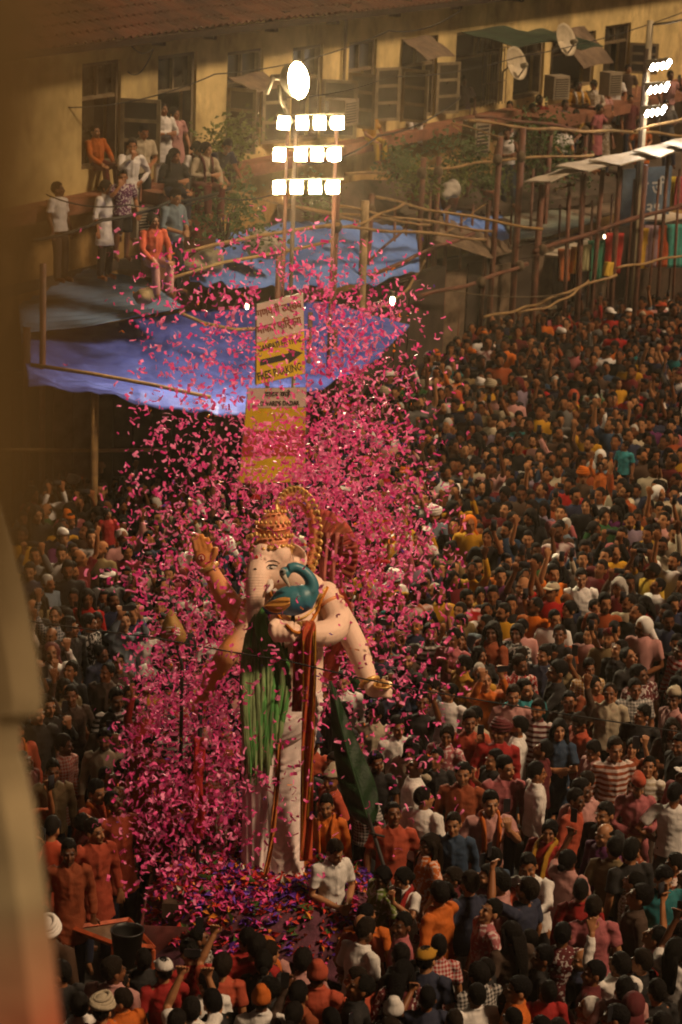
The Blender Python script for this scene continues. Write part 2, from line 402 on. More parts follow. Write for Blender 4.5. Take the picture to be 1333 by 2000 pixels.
tin([(850, 470, 50.2), (960, 505, 52), (1070, 470, 55)], [(860, 420, 51.6), (980, 470, 53), (1060, 450, 56)], 'rusty tin roof edge under the narrow blue tarpaulin', M_rustsheet, 10, 20, 80)
tin([(1000, 470, 53.4), (1070, 462, 54.2), (1165, 432, 55.6)], [(960, 372, 56.5), (1060, 380, 57.2), (1150, 420, 57.6)], 'weathered green corrugated roof between the scaffold poles', M_tin2, 16, 20, 160)
tin([(1070, 402, 56.6), (1160, 428, 56.8), (1215, 415, 57.2)], [(1060, 350, 58.5), (1150, 352, 59), (1235, 372, 59)], 'dark corrugated roof just under the pale roofing sheets', M_rustsheet, 14, 20, 160)
# flat terrace on which the spectators stand, and the stalls' dark fronts
M_terr = mat('terrace_felt', (.07, .05, .035), .9, .35, 2, .3, 12)
ZT = 4.12
_tf = [G(-60, 500, ZT), G(120, 504, ZT), G(300, 508, ZT), G(440, 480, ZT), G(560, 440, ZT)]
_tb = [WP(wuv(x, 300)[0], ZT, .02) for x in (-60, 120, 300, 440, 560)]
t = MB(); t.sheet([[poly_at(_tf, j_ / 24).lerp(poly_at(_tb, j_ / 24), i_ / 6) for j_ in range(25)] for i_ in range(7)], .18)
terr = tag(t.build('terrace', M_terr), 'dark felt terrace roof carrying the spectators below the yellow wall', 'terrace')
_pa, _pb = P(312, 352, 41.9), P(425, 338, 42.6); _pd = (_pb - _pa); _pd.z = 0; _pd.normalize(); _pn = Vector((_pd.y, -_pd.x, 0)); _pz = P(338, 303, 41.7).z - .73 * .92
t = MB(); _a, _b = Vector((_pa.x, _pa.y, ZT + .01)), Vector((_pb.x, _pb.y, ZT + .01)); _h = ZUP * (_pz - ZT)
t.hexa([_a, _b, _b - _pn * .5, _a - _pn * .5, _a + _h, _b + _h, _b + _h - _pn * .5, _a + _h - _pn * .5]); tag(t.build('parapet', M_ledge), 'low reddish parapet on which the women sit by the shrub', 'parapet')
t = MB(); t.sheet(strip([(560, 470, 47), (700, 440, 49.5), (850, 410, 52.5), (1000, 400, 55), (1333, 360, 60)], [(540, 395, 48.6), (700, 352, 50.5), (850, 350, 54), (1000, 340, 57), (1333, 290, 62)], 30, 8, lambda s, t, p: .03 * noise.noise(p * 1.5)), .2)
tag(t.build('terrace', M_terr), 'cluttered low terrace with potted plants along the wall', 'terrace')
t = MB()
for (x0, x1, y, d0, d1) in ((-60, 480, 930, 41.6, 44.0), (480, 860, 760, 45, 51.5), (860, 1400, 640, 51.8, 60)):
    a, b = G(x0, y, 0), G(x1, y, 0); a = P(x0, y, d0); b = P(x1, y, d1)
    a.z = b.z = 0; dirv = (b - a).normalized(); nr = Vector((dirv.y, -dirv.x, 0))
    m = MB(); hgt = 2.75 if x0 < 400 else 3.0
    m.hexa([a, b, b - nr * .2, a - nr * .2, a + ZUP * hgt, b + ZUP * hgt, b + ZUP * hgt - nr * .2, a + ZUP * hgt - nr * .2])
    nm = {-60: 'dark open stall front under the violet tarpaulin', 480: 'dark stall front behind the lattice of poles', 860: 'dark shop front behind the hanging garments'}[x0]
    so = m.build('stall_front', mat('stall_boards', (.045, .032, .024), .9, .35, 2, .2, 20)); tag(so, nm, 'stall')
    # vertical boards standing slightly proud
    nb = 14
    for q in range(nb):
        if rnd.random() < .35: continue
        bb = MB(); c = a.lerp(b, (q + .5) / nb); wd = (b - a).length / nb
        bb.box(c + nr * .03 + ZUP * (hgt * .5), (wd * .92, .05, hgt * rnd.uniform(.8, .98)), dirv, nr, ZUP)
        bb.build('board', rnd.choice([MATS['stall_boards'], M_beam, M_rustsheet]), so)

# ------------------------------------------------------------------ pale roofing sheets, shop boards, hanging garments
M_sheet = mat('pale_sheet', (.52, .45, .34), .5, .2, 1.5, .1, 12)
for lab, q in (('bent pale roofing sheet, lowest of the row', [(1022, 356), (1076, 352), (1138, 331), (1092, 330)]),
               ('pale roofing sheet with turned-up edge, second of the row', [(1085, 324), (1150, 332), (1212, 318), (1150, 309)]),
               ('pale roofing sheet overlapping its neighbour, third of the row', [(1150, 313), (1212, 320), (1284, 306), (1240, 292)]),
               ('brightly lit roofing sheet under the small floodlight bank', [(1236, 294), (1290, 305), (1340, 290), (1302, 276)]),
               ('lit roofing sheet cut off by the picture edge', [(1296, 280), (1345, 288), (1400, 276), (1350, 262)])):
    d0 = 52 + (q[0][0] - 1020) / 320 * 3
    c = [P(q[0][0], q[0][1], d0), P(q[1][0], q[1][1], d0 - .3), P(q[2][0], q[2][1], d0 + 1.1), P(q[3][0], q[3][1], d0 + 1.3)]
    m = MB(); m.sheet([[c[0].lerp(c[3], j / 6).lerp(c[1].lerp(c[2], j / 6), i / 4) + ZUP * .02 * math.sin(i * 1.3 + j) for j in range(7)] for i in range(5)][::-1], .03)
    tag(m.build('roofing_sheet', M_sheet), lab, 'roofing sheet', 'pale roofing sheets on poles')
for lab, q, d0 in (('pale plank shelf above the hanging orange garments', [(1058, 496), (1092, 500), (1164, 472), (1140, 462)], 54), ('plank shelf under the blue shop board', [(1255, 428), (1300, 430), (1345, 420), (1300, 412)], 56)):
    c = [P(*q[0], d0), P(*q[1], d0 - .2), P(*q[2], d0 + 1), P(*q[3], d0 + 1.2)]
    m = MB(); m.sheet([[c[0].lerp(c[3], j / 4).lerp(c[1].lerp(c[2], j / 4), i / 2) for j in range(5)] for i in range(3)][::-1], .05); tag(m.build('shelf', M_sheet), lab, 'shelf')
def cloth(px, py0, py1, wpx, d, colr, label):
    a, b = P(px - wpx / 2, py0, d), P(px + wpx / 2, py0, d + .3); L = (P(px, py1, d) - P(px, py0, d)).length
    g = []
    for i in range(13):
        s = i / 12; g.append([a.lerp(b, .5 + (j / 14 - .5) * (1 - .12 * math.sin(s * 3 + px))) - ZUP * (L * s) + WN * (.07 * math.sin(j * 1.4 + px + s)) for j in range(15)])
    m = MB(); m.sheet(g, .012, WN); nm = 'cloth_%02x%02x%02x' % tuple(int(255 * x) for x in colr)
    tag(m.build('hanging_garment', mat(nm, colr, .85, .2, 4, .2, 20), None, True), label, 'garment', 'garments hung along the shops')
for a in ((1105, 486, 550, 18, 53.6, (.40, .12, .04), 'rust-orange garment hung under the plank shelf'), (1126, 482, 535, 12, 53.8, (.5, .27, .03), 'thin mustard garment beside the rust-orange one'),
          (1143, 478, 530, 22, 54, (.32, .30, .16), 'patterned olive garment hung under the shelf'), (1168, 470, 552, 28, 54.3, (.03, .20, .12), 'long bottle-green garment on the shop front'),
          (1204, 455, 535, 26, 54.8, (.42, .03, .025), 'deep red garment hung beside the pale pole'), (1190, 512, 540, 10, 54.2, (.6, .4, .05), 'small striped yellow scarf below the red garment'),
          (1258, 445, 525, 12, 55.4, (.5, .3, .03), 'narrow yellow cloth next to the lilac garment'), (1272, 440, 523, 26, 55.6, (.26, .17, .2), 'dull lilac garment hung on the shop front'),
          (1298, 440, 522, 20, 55.9, (.5, .10, .03), 'orange garment hung beside the turquoise cloth'), (1325, 438, 524, 34, 56.1, (.05, .30, .25), 'turquoise cloth at the picture edge'),
          (1312, 345, 412, 20, 57, (.5, .36, .03), 'yellow cloth beside the blue lettered shop board'), (1335, 345, 410, 18, 57, (.3, .05, .05), 'dark red cloth beside the yellow one')):
    cloth(*a)

def text_mesh(s, size, m, origin, X, Y, width=None, height=None, thick=.004, name='lettering', parent=None, align='LEFT'):
    cu = bpy.data.curves.new('t', 'FONT'); cu.body = s; cu.size = size; cu.align_x = 'LEFT'; cu.extrude = thick / 2; cu.offset = .006; cu.resolution_u = 3
    o = bpy.data.objects.new('t', cu); TMP.collection.objects.link(o); TMP.view_layers[0].update(); dg = TMP.view_layers[0].depsgraph
    me = bpy.data.meshes.new_from_object(o.evaluated_get(dg)); bpy.data.objects.remove(o)
    co = get_co(me)
    if len(co) == 0: return None
    mn, mx = co.min(0), co.max(0)
    sx = width / (mx[0] - mn[0]) if width else 1.0; sy = height / (mx[1] - mn[1]) if height else sx
    X, Y = Vector(X).normalized(), Vector(Y).normalized(); Z = X.cross(Y)
    A = np.array([X, Y, Z]); base = np.array(Vector(origin) - (wloc(parent) if parent else Vector((0, 0, 0))))
    loc = np.stack([(co[:, 0] - mn[0]) * sx, (co[:, 1] - mn[1]) * sy, co[:, 2]], 1)
    set_co(me, base + loc @ A)
    return link_mesh(me, name, m, parent)
# blue shop board with pale letters
bd = empty('shop_board', P(1285, 430, 56.4), 'dull blue shop board with pale letters behind the scaffold', 'sign')
bx_, by_ = (P(1300, 350, 56.6) - P(1230, 355, 56.4)).normalized(), ZUP
c0 = P(1212, 440, 56.6); m = MB(); m.box(c0 + bx_ * .55 + ZUP * .62, (1.15, .05, 1.25), bx_, bx_.cross(ZUP), ZUP)
m.build('panel', mat('board_blue', (.09, .13, .17), .6, .3, 3, .1), bd)
M_let = mat('letter_pale', (.5, .46, .38), .6, .1, 3, 0)
fo = -(bx_.cross(ZUP)) * 0
nface = bx_.cross(ZUP); nface = nface if nface.dot(FWD) < 0 else -nface
text_mesh('ले जी', .4, M_let, c0 + bx_ * .35 + ZUP * .62 + nface * .03, bx_, ZUP, .68, .42, parent=bd)
text_mesh('१२९', .2, M_let, c0 + bx_ * .42 + ZUP * .2 + nface * .03, bx_, ZUP, .5, .24, parent=bd)

# ------------------------------------------------------------------ scaffold of rusty poles and bamboo rails
scf = empty('scaffold', P(950, 640, 50), 'lattice of rust-brown poles lashed with bamboo rails along the stalls', 'scaffold')
scf.location.z = 0
def down(px, py, d, z=0.0):
    p = P(px, py, d); return Vector((p.x, p.y, z))
POLES = [(828, 308, 50, .055), (858, 306, 50.5, .055), (978, 268, 51.5, .06), (1022, 250, 52, .07), (727, 378, 47.5, .055), (660, 366, 45, .05), (874, 404, 51, .04), (955, 392, 52, .045),
         (1077, 238, 54.5, .06), (1146, 252, 56, .05), (1113, 356, 53, .045), (1140, 342, 53.4, .06), (1178, 332, 53.8, .05), (1212, 322, 54, .06), (1262, 322, 53, .055), (1306, 300, 55, .04), (1060, 360, 52.6, .07)]
for (x, y, d, r) in POLES:
    m = MB(); a = P(x, y, d); m.tube([a, down(x, y, d) + Vector((rnd.uniform(-.1, .1), rnd.uniform(-.1, .1), 0))], r, 8); m.build('pole', M_rust, scf, True)
for (x, y, d, r) in ((772, 402, 49.5, .028), (795, 430, 50.2, .025), (842, 372, 51, .03), (902, 420, 51.6, .03), (925, 398, 52.4, .028), (1000, 410, 53, .028), (1042, 330, 54, .03), (1095, 400, 54.2, .026), (1158, 392, 54.6, .028), (1196, 380, 55, .026), (1240, 350, 55.2, .03), (1288, 350, 55.4, .028), (1328, 330, 55.6, .03)):
    m = MB(); a = P(x, y, d); m.tube([a, down(x, y, d) + Vector((rnd.uniform(-.12, .12), rnd.uniform(-.12, .12), 0))], r, 7); m.build('pole', M_rust, scf, True)
m = MB(); m.tube([P(714, 392, 46.5), down(714, 392, 46.5)], .075, 10); m.build('pole', M_wood, scf, True)
RAILS = [([(675, 340), (800, 337), (900, 324), (980, 312), (1160, 303)], 50, 54, .035, M_bamboo), ([(915, 236), (1050, 252), (1160, 256), (1260, 258)], 51.5, 55.5, .04, M_bamboo),
         ([(930, 228), (1040, 238), (1180, 262)], 52, 55, .035, M_rust), ([(735, 385), (850, 412), (1060, 448)], 48.5, 52.5, .035, M_bamboo), ([(660, 402), (780, 425), (960, 452)], 45.5, 51, .03, M_bamboo),
         ([(560, 404), (680, 418), (840, 440)], 44.5, 49.5, .03, M_bamboo), ([(640, 443), (790, 452), (950, 468)], 45, 50.5, .035, M_bamboo), ([(700, 552), (810, 500), (925, 456)], 47, 50.5, .05, M_rust),
         ([(815, 580), (930, 552), (1030, 515)], 49.5, 52.5, .05, M_rust), ([(1044, 492), (1180, 446), (1345, 396)], 52.4, 55.5, .06, M_rust), ([(945, 620), (1010, 606), (1060, 590), (1118, 566), (1205, 537)], 51, 53, .035, M_bamboo),
         ([(1012, 612), (1075, 598), (1120, 574), (1150, 548)], 51.2, 52.6, .03, M_bamboo), ([(1205, 524), (1270, 512), (1345, 496)], 53, 54.5, .035, M_bamboo), ([(1085, 372), (1105, 364), (1122, 360)], 52.8, 53.2, .03, M_bamboo),
         ([(1250, 258), (1345, 266)], 55, 57, .04, M_bamboo), ([(1240, 256), (1345, 228)], 54, 55, .035, M_bamboo), ([(650, 452), (720, 430), (790, 398)], 45.2, 48, .03, M_bamboo), ([(722, 510), (800, 437)], 47.2, 49, .03, M_rust),
         ([(850, 428), (880, 402)], 50.5, 51.1, .035, M_rust), ([(725, 605), (765, 592), (800, 560), (830, 510)], 47, 50, .03, M_bamboo), ([(955, 395), (870, 455)], 52, 50.8, .012, M_bamboo), ([(900, 258), (880, 240), (985, 268)], 52, 52, .02, M_bamboo)]
for pts, d0, d1, r, mm_ in RAILS:
    n = len(pts); pp = [P(x, y, lerp(d0, d1, i / (n - 1))) for i, (x, y) in enumerate(pts)]
    fine = []
    for i in range(n - 1):
        for q in range(6): fine.append(pp[i].lerp(pp[i + 1], q / 6) + Vector((0, 0, .02 * math.sin(i * 6 + q))))
    fine.append(pp[-1]); m = MB(); m.tube(fine, [r * .8 * (1 + (.22 if i % 4 == 0 else 0)) for i in range(len(fine))], 8); m.build('rail', mm_, scf, True)
M_rope = mat('lashing_rope', (.10, .07, .04), .9, .3, 12, .3, 60)
for (x, y, d) in ((824, 338, 50), (856, 336, 50.4), (972, 312, 51.4), (1018, 306, 51.9), (724, 410, 47.4), (1075, 254, 54.3), (1143, 256, 55.7), (658, 442, 45), (720, 545, 47.3), (1060, 488, 52.5), (1016, 520, 52.3), (940, 552, 50.4)):
    m = MB(); m.ell(P(x, y, d), (.1, .1, .12), 9, 7); m.build('lashing', M_rope, scf, True)
# posts and rails by the violet tarpaulin
sc2 = empty('bamboo_stand', down(180, 760, 38.4), 'bamboo posts and rails carrying the violet tarpaulin', 'stand')
for (x, y, d, r) in ((84, 515, 38.6, .05), (52, 640, 39, .06), (186, 765, 38.3, .06), (420, 800, 38.2, .05), (655, 640, 43, .05), (545, 500, 41, .045), (607, 610, 41.5, .04)):
    m = MB(); m.tube([P(x, y, d), down(x, y, d)], r, 8); m.build('post', M_rust if x != 186 else M_bamboo, sc2, True)
for pts, d0, d1, r in (([(60, 712), (180, 730), (300, 752), (412, 776)], 38.4, 38, .03), ([(-20, 878), (185, 880), (330, 878)], 38.5, 39.5, .03), ([(355, 495), (420, 478), (500, 462), (600, 446), (662, 438)], 41, 43, .035),
                       ([(330, 545), (440, 512), (520, 498), (600, 482), (650, 470)], 40, 42.5, .03), ([(350, 610), (400, 632), (460, 644), (505, 642)], 40.5, 41.5, .03), ([(440, 372), (560, 400), (700, 432)], 42.5, 46, .03)):
    n = len(pts); m = MB(); m.tube([P(x, y, lerp(d0, d1, i / (n - 1))) for i, (x, y) in enumerate(pts)], r, 8); m.build('rail', M_bamboo, sc2, True)

# ------------------------------------------------------------------ floodlights
M_led = glow('led_white', (1.0, .80, .48), 1100.0)
M_lens = glow('lens_white', (1.0, .82, .48), 800.0)
M_led2 = glow('led_cool', (1.0, .92, .86), 240.0)
M_house = mat('lamp_housing', (.22, .19, .13), .5, .2, 4, 0, metal=.3)
M_poleg = mat('mast_grey', (.25, .22, .16), .5, .25, 4, .1, 30, metal=.3)
def flood(c, face, wd, hg, parent, mled, roll=0.0):
    f = Vector(face).normalized(); x = f.cross(ZUP).normalized(); y = x.cross(f)
    x, y = x * math.cos(roll) + y * math.sin(roll), y * math.cos(roll) - x * math.sin(roll)
    hs = MB(); hs.box(c - f * .045, (wd * 1.12, hg * 1.12, .07), x, y, f)
    for q in range(5): hs.box(c - f * .1 + x * (wd * (q - 2) / 5), (.012, hg * .9, .05), x, y, f)
    hs.box(c - f * .05 + x * (wd * .62), (.02, hg * .4, .1), x, y, f); hs.box(c - f * .05 - x * (wd * .62), (.02, hg * .4, .1), x, y, f)
    h = hs.build('lamp_housing', M_house, parent)
    e = MB(); e.box(c + f * .002, (wd, hg, .012), x, y, f); e.build('lamp_face', mled, h)
mast = empty('floodlight_mast', down(578, 400, 39.4), 'mast with three rows of glaring white floodlights in front of the wall', 'floodlight')
m = MB(); m.tube([P(579, 232, 39.5), down(579, 232, 39.5)], .035, 10); m.build('pole', M_beam, mast, True)
for x in (563, 659):
    m = MB(); m.tube([P(x, 230, 39.6), down(x, 230, 39.6)], .03, 8); m.build('pole', M_rust, mast, True)
for row, (y, xs) in enumerate(((240, (555, 591, 625, 663)), (302, (546, 588, 620, 657)), (366, (546, 580, 616, 654)))):
    m = MB(); m.tube([P(540, y - 14, 39.45), P(672, y - 16, 39.45)], .02, 6); m.build('crossbar', M_poleg, mast, True)
    for k, x in enumerate(xs):
        f = (-FWD + RIGHT * (.05 if k < 3 else .95) - ZUP * .25)
        flood(P(x, y, 39.3), f, .165, .185, mast, M_led, rnd.uniform(-.08, .08))
rl = empty('street_lamp', P(578, 190, 39.3), 'big oval street lamp glowing above the floodlight rows', 'lamp'); 
ff = (-FWD + RIGHT * .75 - ZUP * .25).normalized(); fx = ff.cross(ZUP).normalized(); fy = fx.cross(ff); fc = P(583, 157, 39)
fxr, fyr = (fx * math.cos(.18) - fy * math.sin(.18)), (fy * math.cos(.18) + fx * math.sin(.18))
ring = lambda s, o: [fc + ff * o + fxr * (.175 * s * math.cos(a)) + fyr * (.275 * s * math.sin(a)) for a in [2 * math.pi * k / 28 for k in range(28)]]
m = MB(); rr = [ring(.55, -.34), ring(.8, -.26), ring(1.0, -.1), ring(1.06, 0.0)]
m.add([p for r in rr for p in r], [(i * 28 + k, i * 28 + (k + 1) % 28, (i + 1) * 28 + (k + 1) % 28, (i + 1) * 28 + k) for i in range(3) for k in range(28)] + [tuple(range(27, -1, -1))])
hs = m.build('lamp_housing', M_house, rl, True)
m = MB(); rr = [ring(1.0, -.01), ring(.9, .05), ring(.6, .09), ring(.2, .11)]
m.add([p for r in rr for p in r], [(i * 28 + k, i * 28 + (k + 1) % 28, (i + 1) * 28 + (k + 1) % 28, (i + 1) * 28 + k) for i in range(3) for k in range(28)] + [tuple(range(84, 112)), tuple(range(27, -1, -1))])
m.build('lamp_lens', M_lens, rl, True)
m = MB(); m.tube([P(560, 150, 39.2), P(530, 152, 39.3)], .05, 8); m.tube([P(534, 150, 39.2), P(522, 184, 39.3)], .03, 8); m.tube([P(545, 165, 39.3), P(548, 196, 39.4), P(572, 240, 39.5)], .03, 8); m.build('bracket', M_house, rl, True)
mast2 = empty('floodlight_mast', down(1262, 300, 54), 'pale mast carrying a small bank of slanted floodlights by the shops', 'floodlight')
m = MB(); m.tube([P(1271, 40, 54), down(1271, 40, 54)], .07, 10); m.build('pole', mat('mast_pale', (.45, .38, .24), .5, .2, 4, .1), mast2, True)
m = MB(); m.tube([P(1263, 95, 54.1), down(1263, 95, 54.1)], .05, 8); m.build('pole', M_beam, mast2, True)
m = MB(); m.tube([P(1275, 48, 54), P(1310, 44, 53.8), P(1345, 36, 53.6)], .025, 8); m.build('arm', M_poleg, mast2, True)
for (y, xc) in ((127, 1291), (172, 1287), (217, 1281)):
    m = MB(); m.tube([P(xc - 30, y - 8, 54), P(xc + 22, y - 12, 54)], .02, 6); m.build('crossbar', M_poleg, mast2, True)
    for k in range(4):
        flood(P(xc - 15 + k * 10, y + (1.5 - k) * 1.6, 53.9), (-FWD * .52 + RIGHT * 1.0 - ZUP * .62), .2, .17, mast2, M_led2, .35)
for lab, (x, y, d) in (('bare bulb glowing at the edge of the violet tarpaulin', (483, 598, 41)), ('bare tube bulb lit under the bamboo beside the stalls', (767, 587, 47.5)), ('tiny bulb among the hanging garments', (1181, 462, 54))):
    r0 = empty('light_bulb', P(x, y, d), lab, 'bulb', 'small lit bulbs at the stalls'); m = MB(); rb = .05 if x > 500 else .03; rb = .025 if x > 1000 else rb
    m.ell(P(x, y, d), (rb, rb, rb * 1.9), 10, 8); m.build('bulb_glass', glow('bulb', (1, .86, .55), 8), r0, True)
    m = MB(); m.tube([P(x, y, d) + ZUP * rb * 1.5, P(x, y, d) + ZUP * (rb * 1.5 + .1)], rb * .7, 8); m.tube([P(x, y, d) + ZUP * (rb * 1.5 + .1), P(x - 12, y - 22, d)], .008, 5); m.build('socket', M_house, r0, True)

# ------------------------------------------------------------------ wires
M_wire = mat('wire_black', (.012, .011, .01), .6, .1, 3, 0)
def wire(pts, r, label, sag=0.0, m=None):
    pp = [P(*a) for a in pts]; fine = []
    for i in range(len(pp) - 1):
        for q in range(12):
            t_ = q / 12; fine.append(pp[i].lerp(pp[i + 1], t_) - ZUP * sag * 4 * t_ * (1 - t_))
    fine.append(pp[-1]); k = MB(); k.tube(fine, r, 5); tag(k.build('wire', m or M_wire, None, True), label, 'wire')
wire([(-60, 1195, 25.5), (300, 1245, 25.6), (560, 1290, 25.8), (800, 1344, 26), (1400, 1440, 26.5)], .008, 'thin dark cable crossing in front of the idol and peacock', .01)
wire([(120, 210, 42), (420, 145, 43), (760, 60, 47), (900, 20, 50)], .012, 'slack cable rising across the yellow wall towards the eaves', .15)
wire([(560, 190, 45), (760, 150, 49), (1010, 112, 52), (1345, 20, 56)], .012, 'cable running past the satellite dishes', .1)
wire([(590, 320, 44), (740, 265, 48), (900, 190, 52)], .02, 'thick dark cable looping below the window ledge', .15)
wire([(90, 380, 40), (250, 400, 40.5), (420, 385, 41), (560, 370, 41.5)], .012, 'cable strung in front of the terrace spectators', .1)
wire([(60, 470, 40), (200, 430, 40.4), (330, 395, 41), (450, 368, 42)], .03, 'black tarred cable slanting past the terrace spectators', .05)
wire([(240, 60, 43), (300, 95, 43), (250, 140, 42.8)], .01, 'short looped wire beside the first dark window', .2)
wire([(870, 565, 50), (1000, 580, 51), (1120, 572, 52.5)], .012, 'pale rope strung between the scaffold poles over the crowd', .03, M_rope)

# ------------------------------------------------------------------ dishes, air conditioners, plants
M_dish = mat('dish_cream', (.5, .43, .3), .55, .25, 4, .05)
def dish(px, py, d, R, face, label):
    root = empty('satellite_dish', P(px, py, d), label, 'satellite dish', 'satellite dishes on the upper floor')
    f = Vector(face).normalized(); x = f.cross(ZUP).normalized(); y = x.cross(f); c = P(px, py, d); rows = []
    for i in range(7):
        r = R * i / 6 + 1e-3; rows.append([c + f * (.35 * r * r / R) + x * r * math.cos(a) * .92 + y * r * math.sin(a) for a in [2 * math.pi * k / 24 for k in range(25)]])
    m = MB(); m.sheet(rows, .012, f); m.build('reflector', M_dish, root, True)
    tip = c + f * R * 1.05 - y * R * .25
    m = MB(); m.tube([c - y * R * .95, tip], .018, 6); m.build('feed_arm', M_poleg, root, True)
    m = MB(); m.tube([tip, tip - f * .14], [.05, .06], 8); m.build('feed_horn', M_house, root, True)
    m = MB(); m.tube([c - f * .02, c - f * .25 - ZUP * .1, c - f * .25 - ZUP * .7], .025, 6); m.build('mount', M_poleg, root, True)
_df = (-FWD * .75 + RIGHT * .85 + ZUP * .15)
dish(1001, 126, 53.5, .36, _df, 'cream satellite dish, the lower one in front of the veranda'); dish(1098, 80, 55, .36, _df, 'cream satellite dish, the upper one by the tilted awning')
M_ac = mat('ac_cream', (.27, .22, .15), .55, .2, 3, .05)
def acunit(px, py, d, w_, h_, dp, label, yaw=0.0):
    root = empty('air_conditioner', P(px, py, d), label, 'air conditioner', 'air conditioner boxes on the building')
    X = (WU * math.cos(yaw) + WN * math.sin(yaw)); Y = ZUP.cross(X); c = P(px, py, d)
    m = MB(); m.box(c, (w_, dp, h_), X, Y, ZUP); m.build('casing', M_ac, root)
    f = Y if Y.dot(FWD) < 0 else -Y; ng = 9
    rec = MB(); rec.box(c + f * (dp / 2 + .002), (w_ * .8, .01, h_ * .8), X, Y, ZUP); g = rec.build('grille', M_dark, root)
    for q in range(ng):
        s = MB(); s.box(c + f * (dp / 2 + .012) + ZUP * (h_ * .8 * (q / (ng - 1) - .5)), (w_ * .8, .02, .018), X, Y, ZUP); s.build('slat', M_ac, g)
acunit(672, 218, 49.2, .55, .5, .35, 'cream air conditioner box on the ledge beside the floodlights'); acunit(1088, 170, 54.8, .42, .5, .36, 'air conditioner wrapped in a loose plastic cover by the dishes', .5)
acunit(1193, 163, 57.8, .38, .52, .34, 'tall cream air conditioner box beside the small floodlight bank', .4); acunit(276, 432, 42.0, .42, .5, .3, 'dusty air conditioner box standing among the terrace spectators', .3)
acunit(930, 270, 53.4, .5, .75, .35, 'upright cream cabinet half hidden under a white rag on the wall', .2)
M_leaf = mat('leaf_green', (.06, .10, .025), .6, .5, 6, 0, col2=(.03, .055, .014)); M_leaf2 = mat('leaf_yellow_green', (.12, .15, .03), .6, .4, 6, 0); M_pot = mat('clay_pot', (.25, .09, .05), .8, .3, 4, .1)
def bush(px, py, d, rx, rz, n, label, lm=None, pot=False, leaf=.10):
    c = P(px, py, d); root = empty('potted_plant' if pot else 'leafy_shrub', c - ZUP * rz, label, 'plant', 'plants along the terrace and wall')
    m = MB(); r_ = random.Random(int(px * 7 + py)); stems = MB()
    cl = [c + Vector((r_.gauss(0, .45) * rx, r_.gauss(0, .4) * rx, r_.uniform(-.8, .95) * rz)) for _ in range(max(6, n // 45))]
    for q in cl: stems.tube([c - ZUP * rz, c.lerp(q, .5) - ZUP * rz * .2, q], [.022, .014, .005], 5)
    for k in range(n):
        q = r_.choice(cl); p = q + Vector((r_.gauss(0, .16), r_.gauss(0, .16), r_.gauss(0, .15))) * (rx / .5)
        a = Vector((r_.gauss(0, 1), r_.gauss(0, 1), r_.gauss(-.2, .7))).normalized(); b = a.orthogonal().normalized(); L = leaf * r_.uniform(.6, 1.3)
        nn = a.cross(b) * L * .15
        m.add([p, p + a * L * .5 + b * L * .3 + nn, p + a * L, p + a * L * .5 - b * L * .3 + nn], [(0, 1, 2, 3)])
    m.build('crown', lm or M_leaf, root); stems.build('stem', M_beam, root)
    if pot:
        k = MB(); k.tube([c - ZUP * (rz + .3), c - ZUP * (rz + .02), c - ZUP * (rz - .02)], [.14, .2, .22], 14); k.build('pot', M_pot, root, True)
bush(452, 300, 43.5, .42, .62, 900, 'tall pale-green climbing shrub beside the leaning man', M_leaf2); bush(440, 430, 42.4, .7, .45, 900, 'dark tangle of leaves behind the bamboo rail below the terrace')
bush(775, 320, 50.5, .5, .3, 500, 'dark shrub against the stained wall', None); bush(905, 312, 52.8, .6, .45, 900, 'leafy shrub by the upright cabinet', None, True); bush(880, 355, 52.4, .35, .3, 350, 'small potted plant with drooping leaves near the poles', M_leaf2, True)
bush(1050, 300, 55.2, .8, .7, 1300, 'dense green shrub behind the man in the vest'); bush(960, 350, 53.4, .5, .25, 450, 'low plant in a long red planter', None, True); bush(815, 350, 50.8, .5, .3, 450, 'palm-like potted plant at the roof edge', M_leaf2, True)
bush(620, 395, 47.5, .5, .22, 350, 'thin creeper behind the floodlight mast')
# bundles on the roofs
def bundle(px, py, d, r, colr, label, seed):
    me = union_mesh([ell_geo(P(px, py, d) + Vector((rnd.uniform(-.5, .5) * r, rnd.uniform(-.5, .5) * r, rnd.uniform(-.3, .3) * r)), (r * rnd.uniform(.5, .9), r * rnd.uniform(.5, .9), r * rnd.uniform(.35, .6))) for _ in range(5)], .03, 'bundle', 1)
    co = get_co(me); set_co(me, co + get_no(me) * (wob(co, 14, seed) * .035)[:, None])
    tag(link_mesh(me, 'cloth_bundle', mat('bundle%d' % seed, colr, .85, .25, 5, .3, 14)), label, 'bundle')
bundle(875, 372, 52, .26, (.4, .37, .32), 'knotted pale sack on the roof by the potted plants', 1); bundle(400, 505, 42.4, .3, (.38, .34, .22), 'crumpled pale sheet lying on the blue tarpaulin', 2)
bundle(290, 578, 41, .2, (.3, .22, .12), 'small tan rag heap on the tin roof edge', 3); bundle(520, 482, 44, .35, (.36, .33, .26), 'grey-white plastic heap under the floodlight mast', 4)
for i, (x, y, d) in enumerate(((905, 412, 53), (925, 408, 53.3), (985, 436, 54.5), (960, 418, 54), (1010, 445, 55))):
    m = MB(); m.box(P(x, y, d) + ZUP * .05, (.42, .2, .06), (math.cos(i), math.sin(i), 0), (-math.sin(i), math.cos(i), 0)); tag(m.build('wood_scrap', M_beam), ['dark wood scrap nearest the potted plants on the narrow blue tarpaulin', 'second wood scrap lying beside the plants on the narrow blue tarpaulin', 'wood scrap by the thin pole on the narrow blue tarpaulin', 'middle wood scrap weighting the narrow blue tarpaulin', 'outermost wood scrap at the far end of the narrow blue tarpaulin'][i], 'wood scrap', 'wood scraps on the narrow blue tarpaulin')

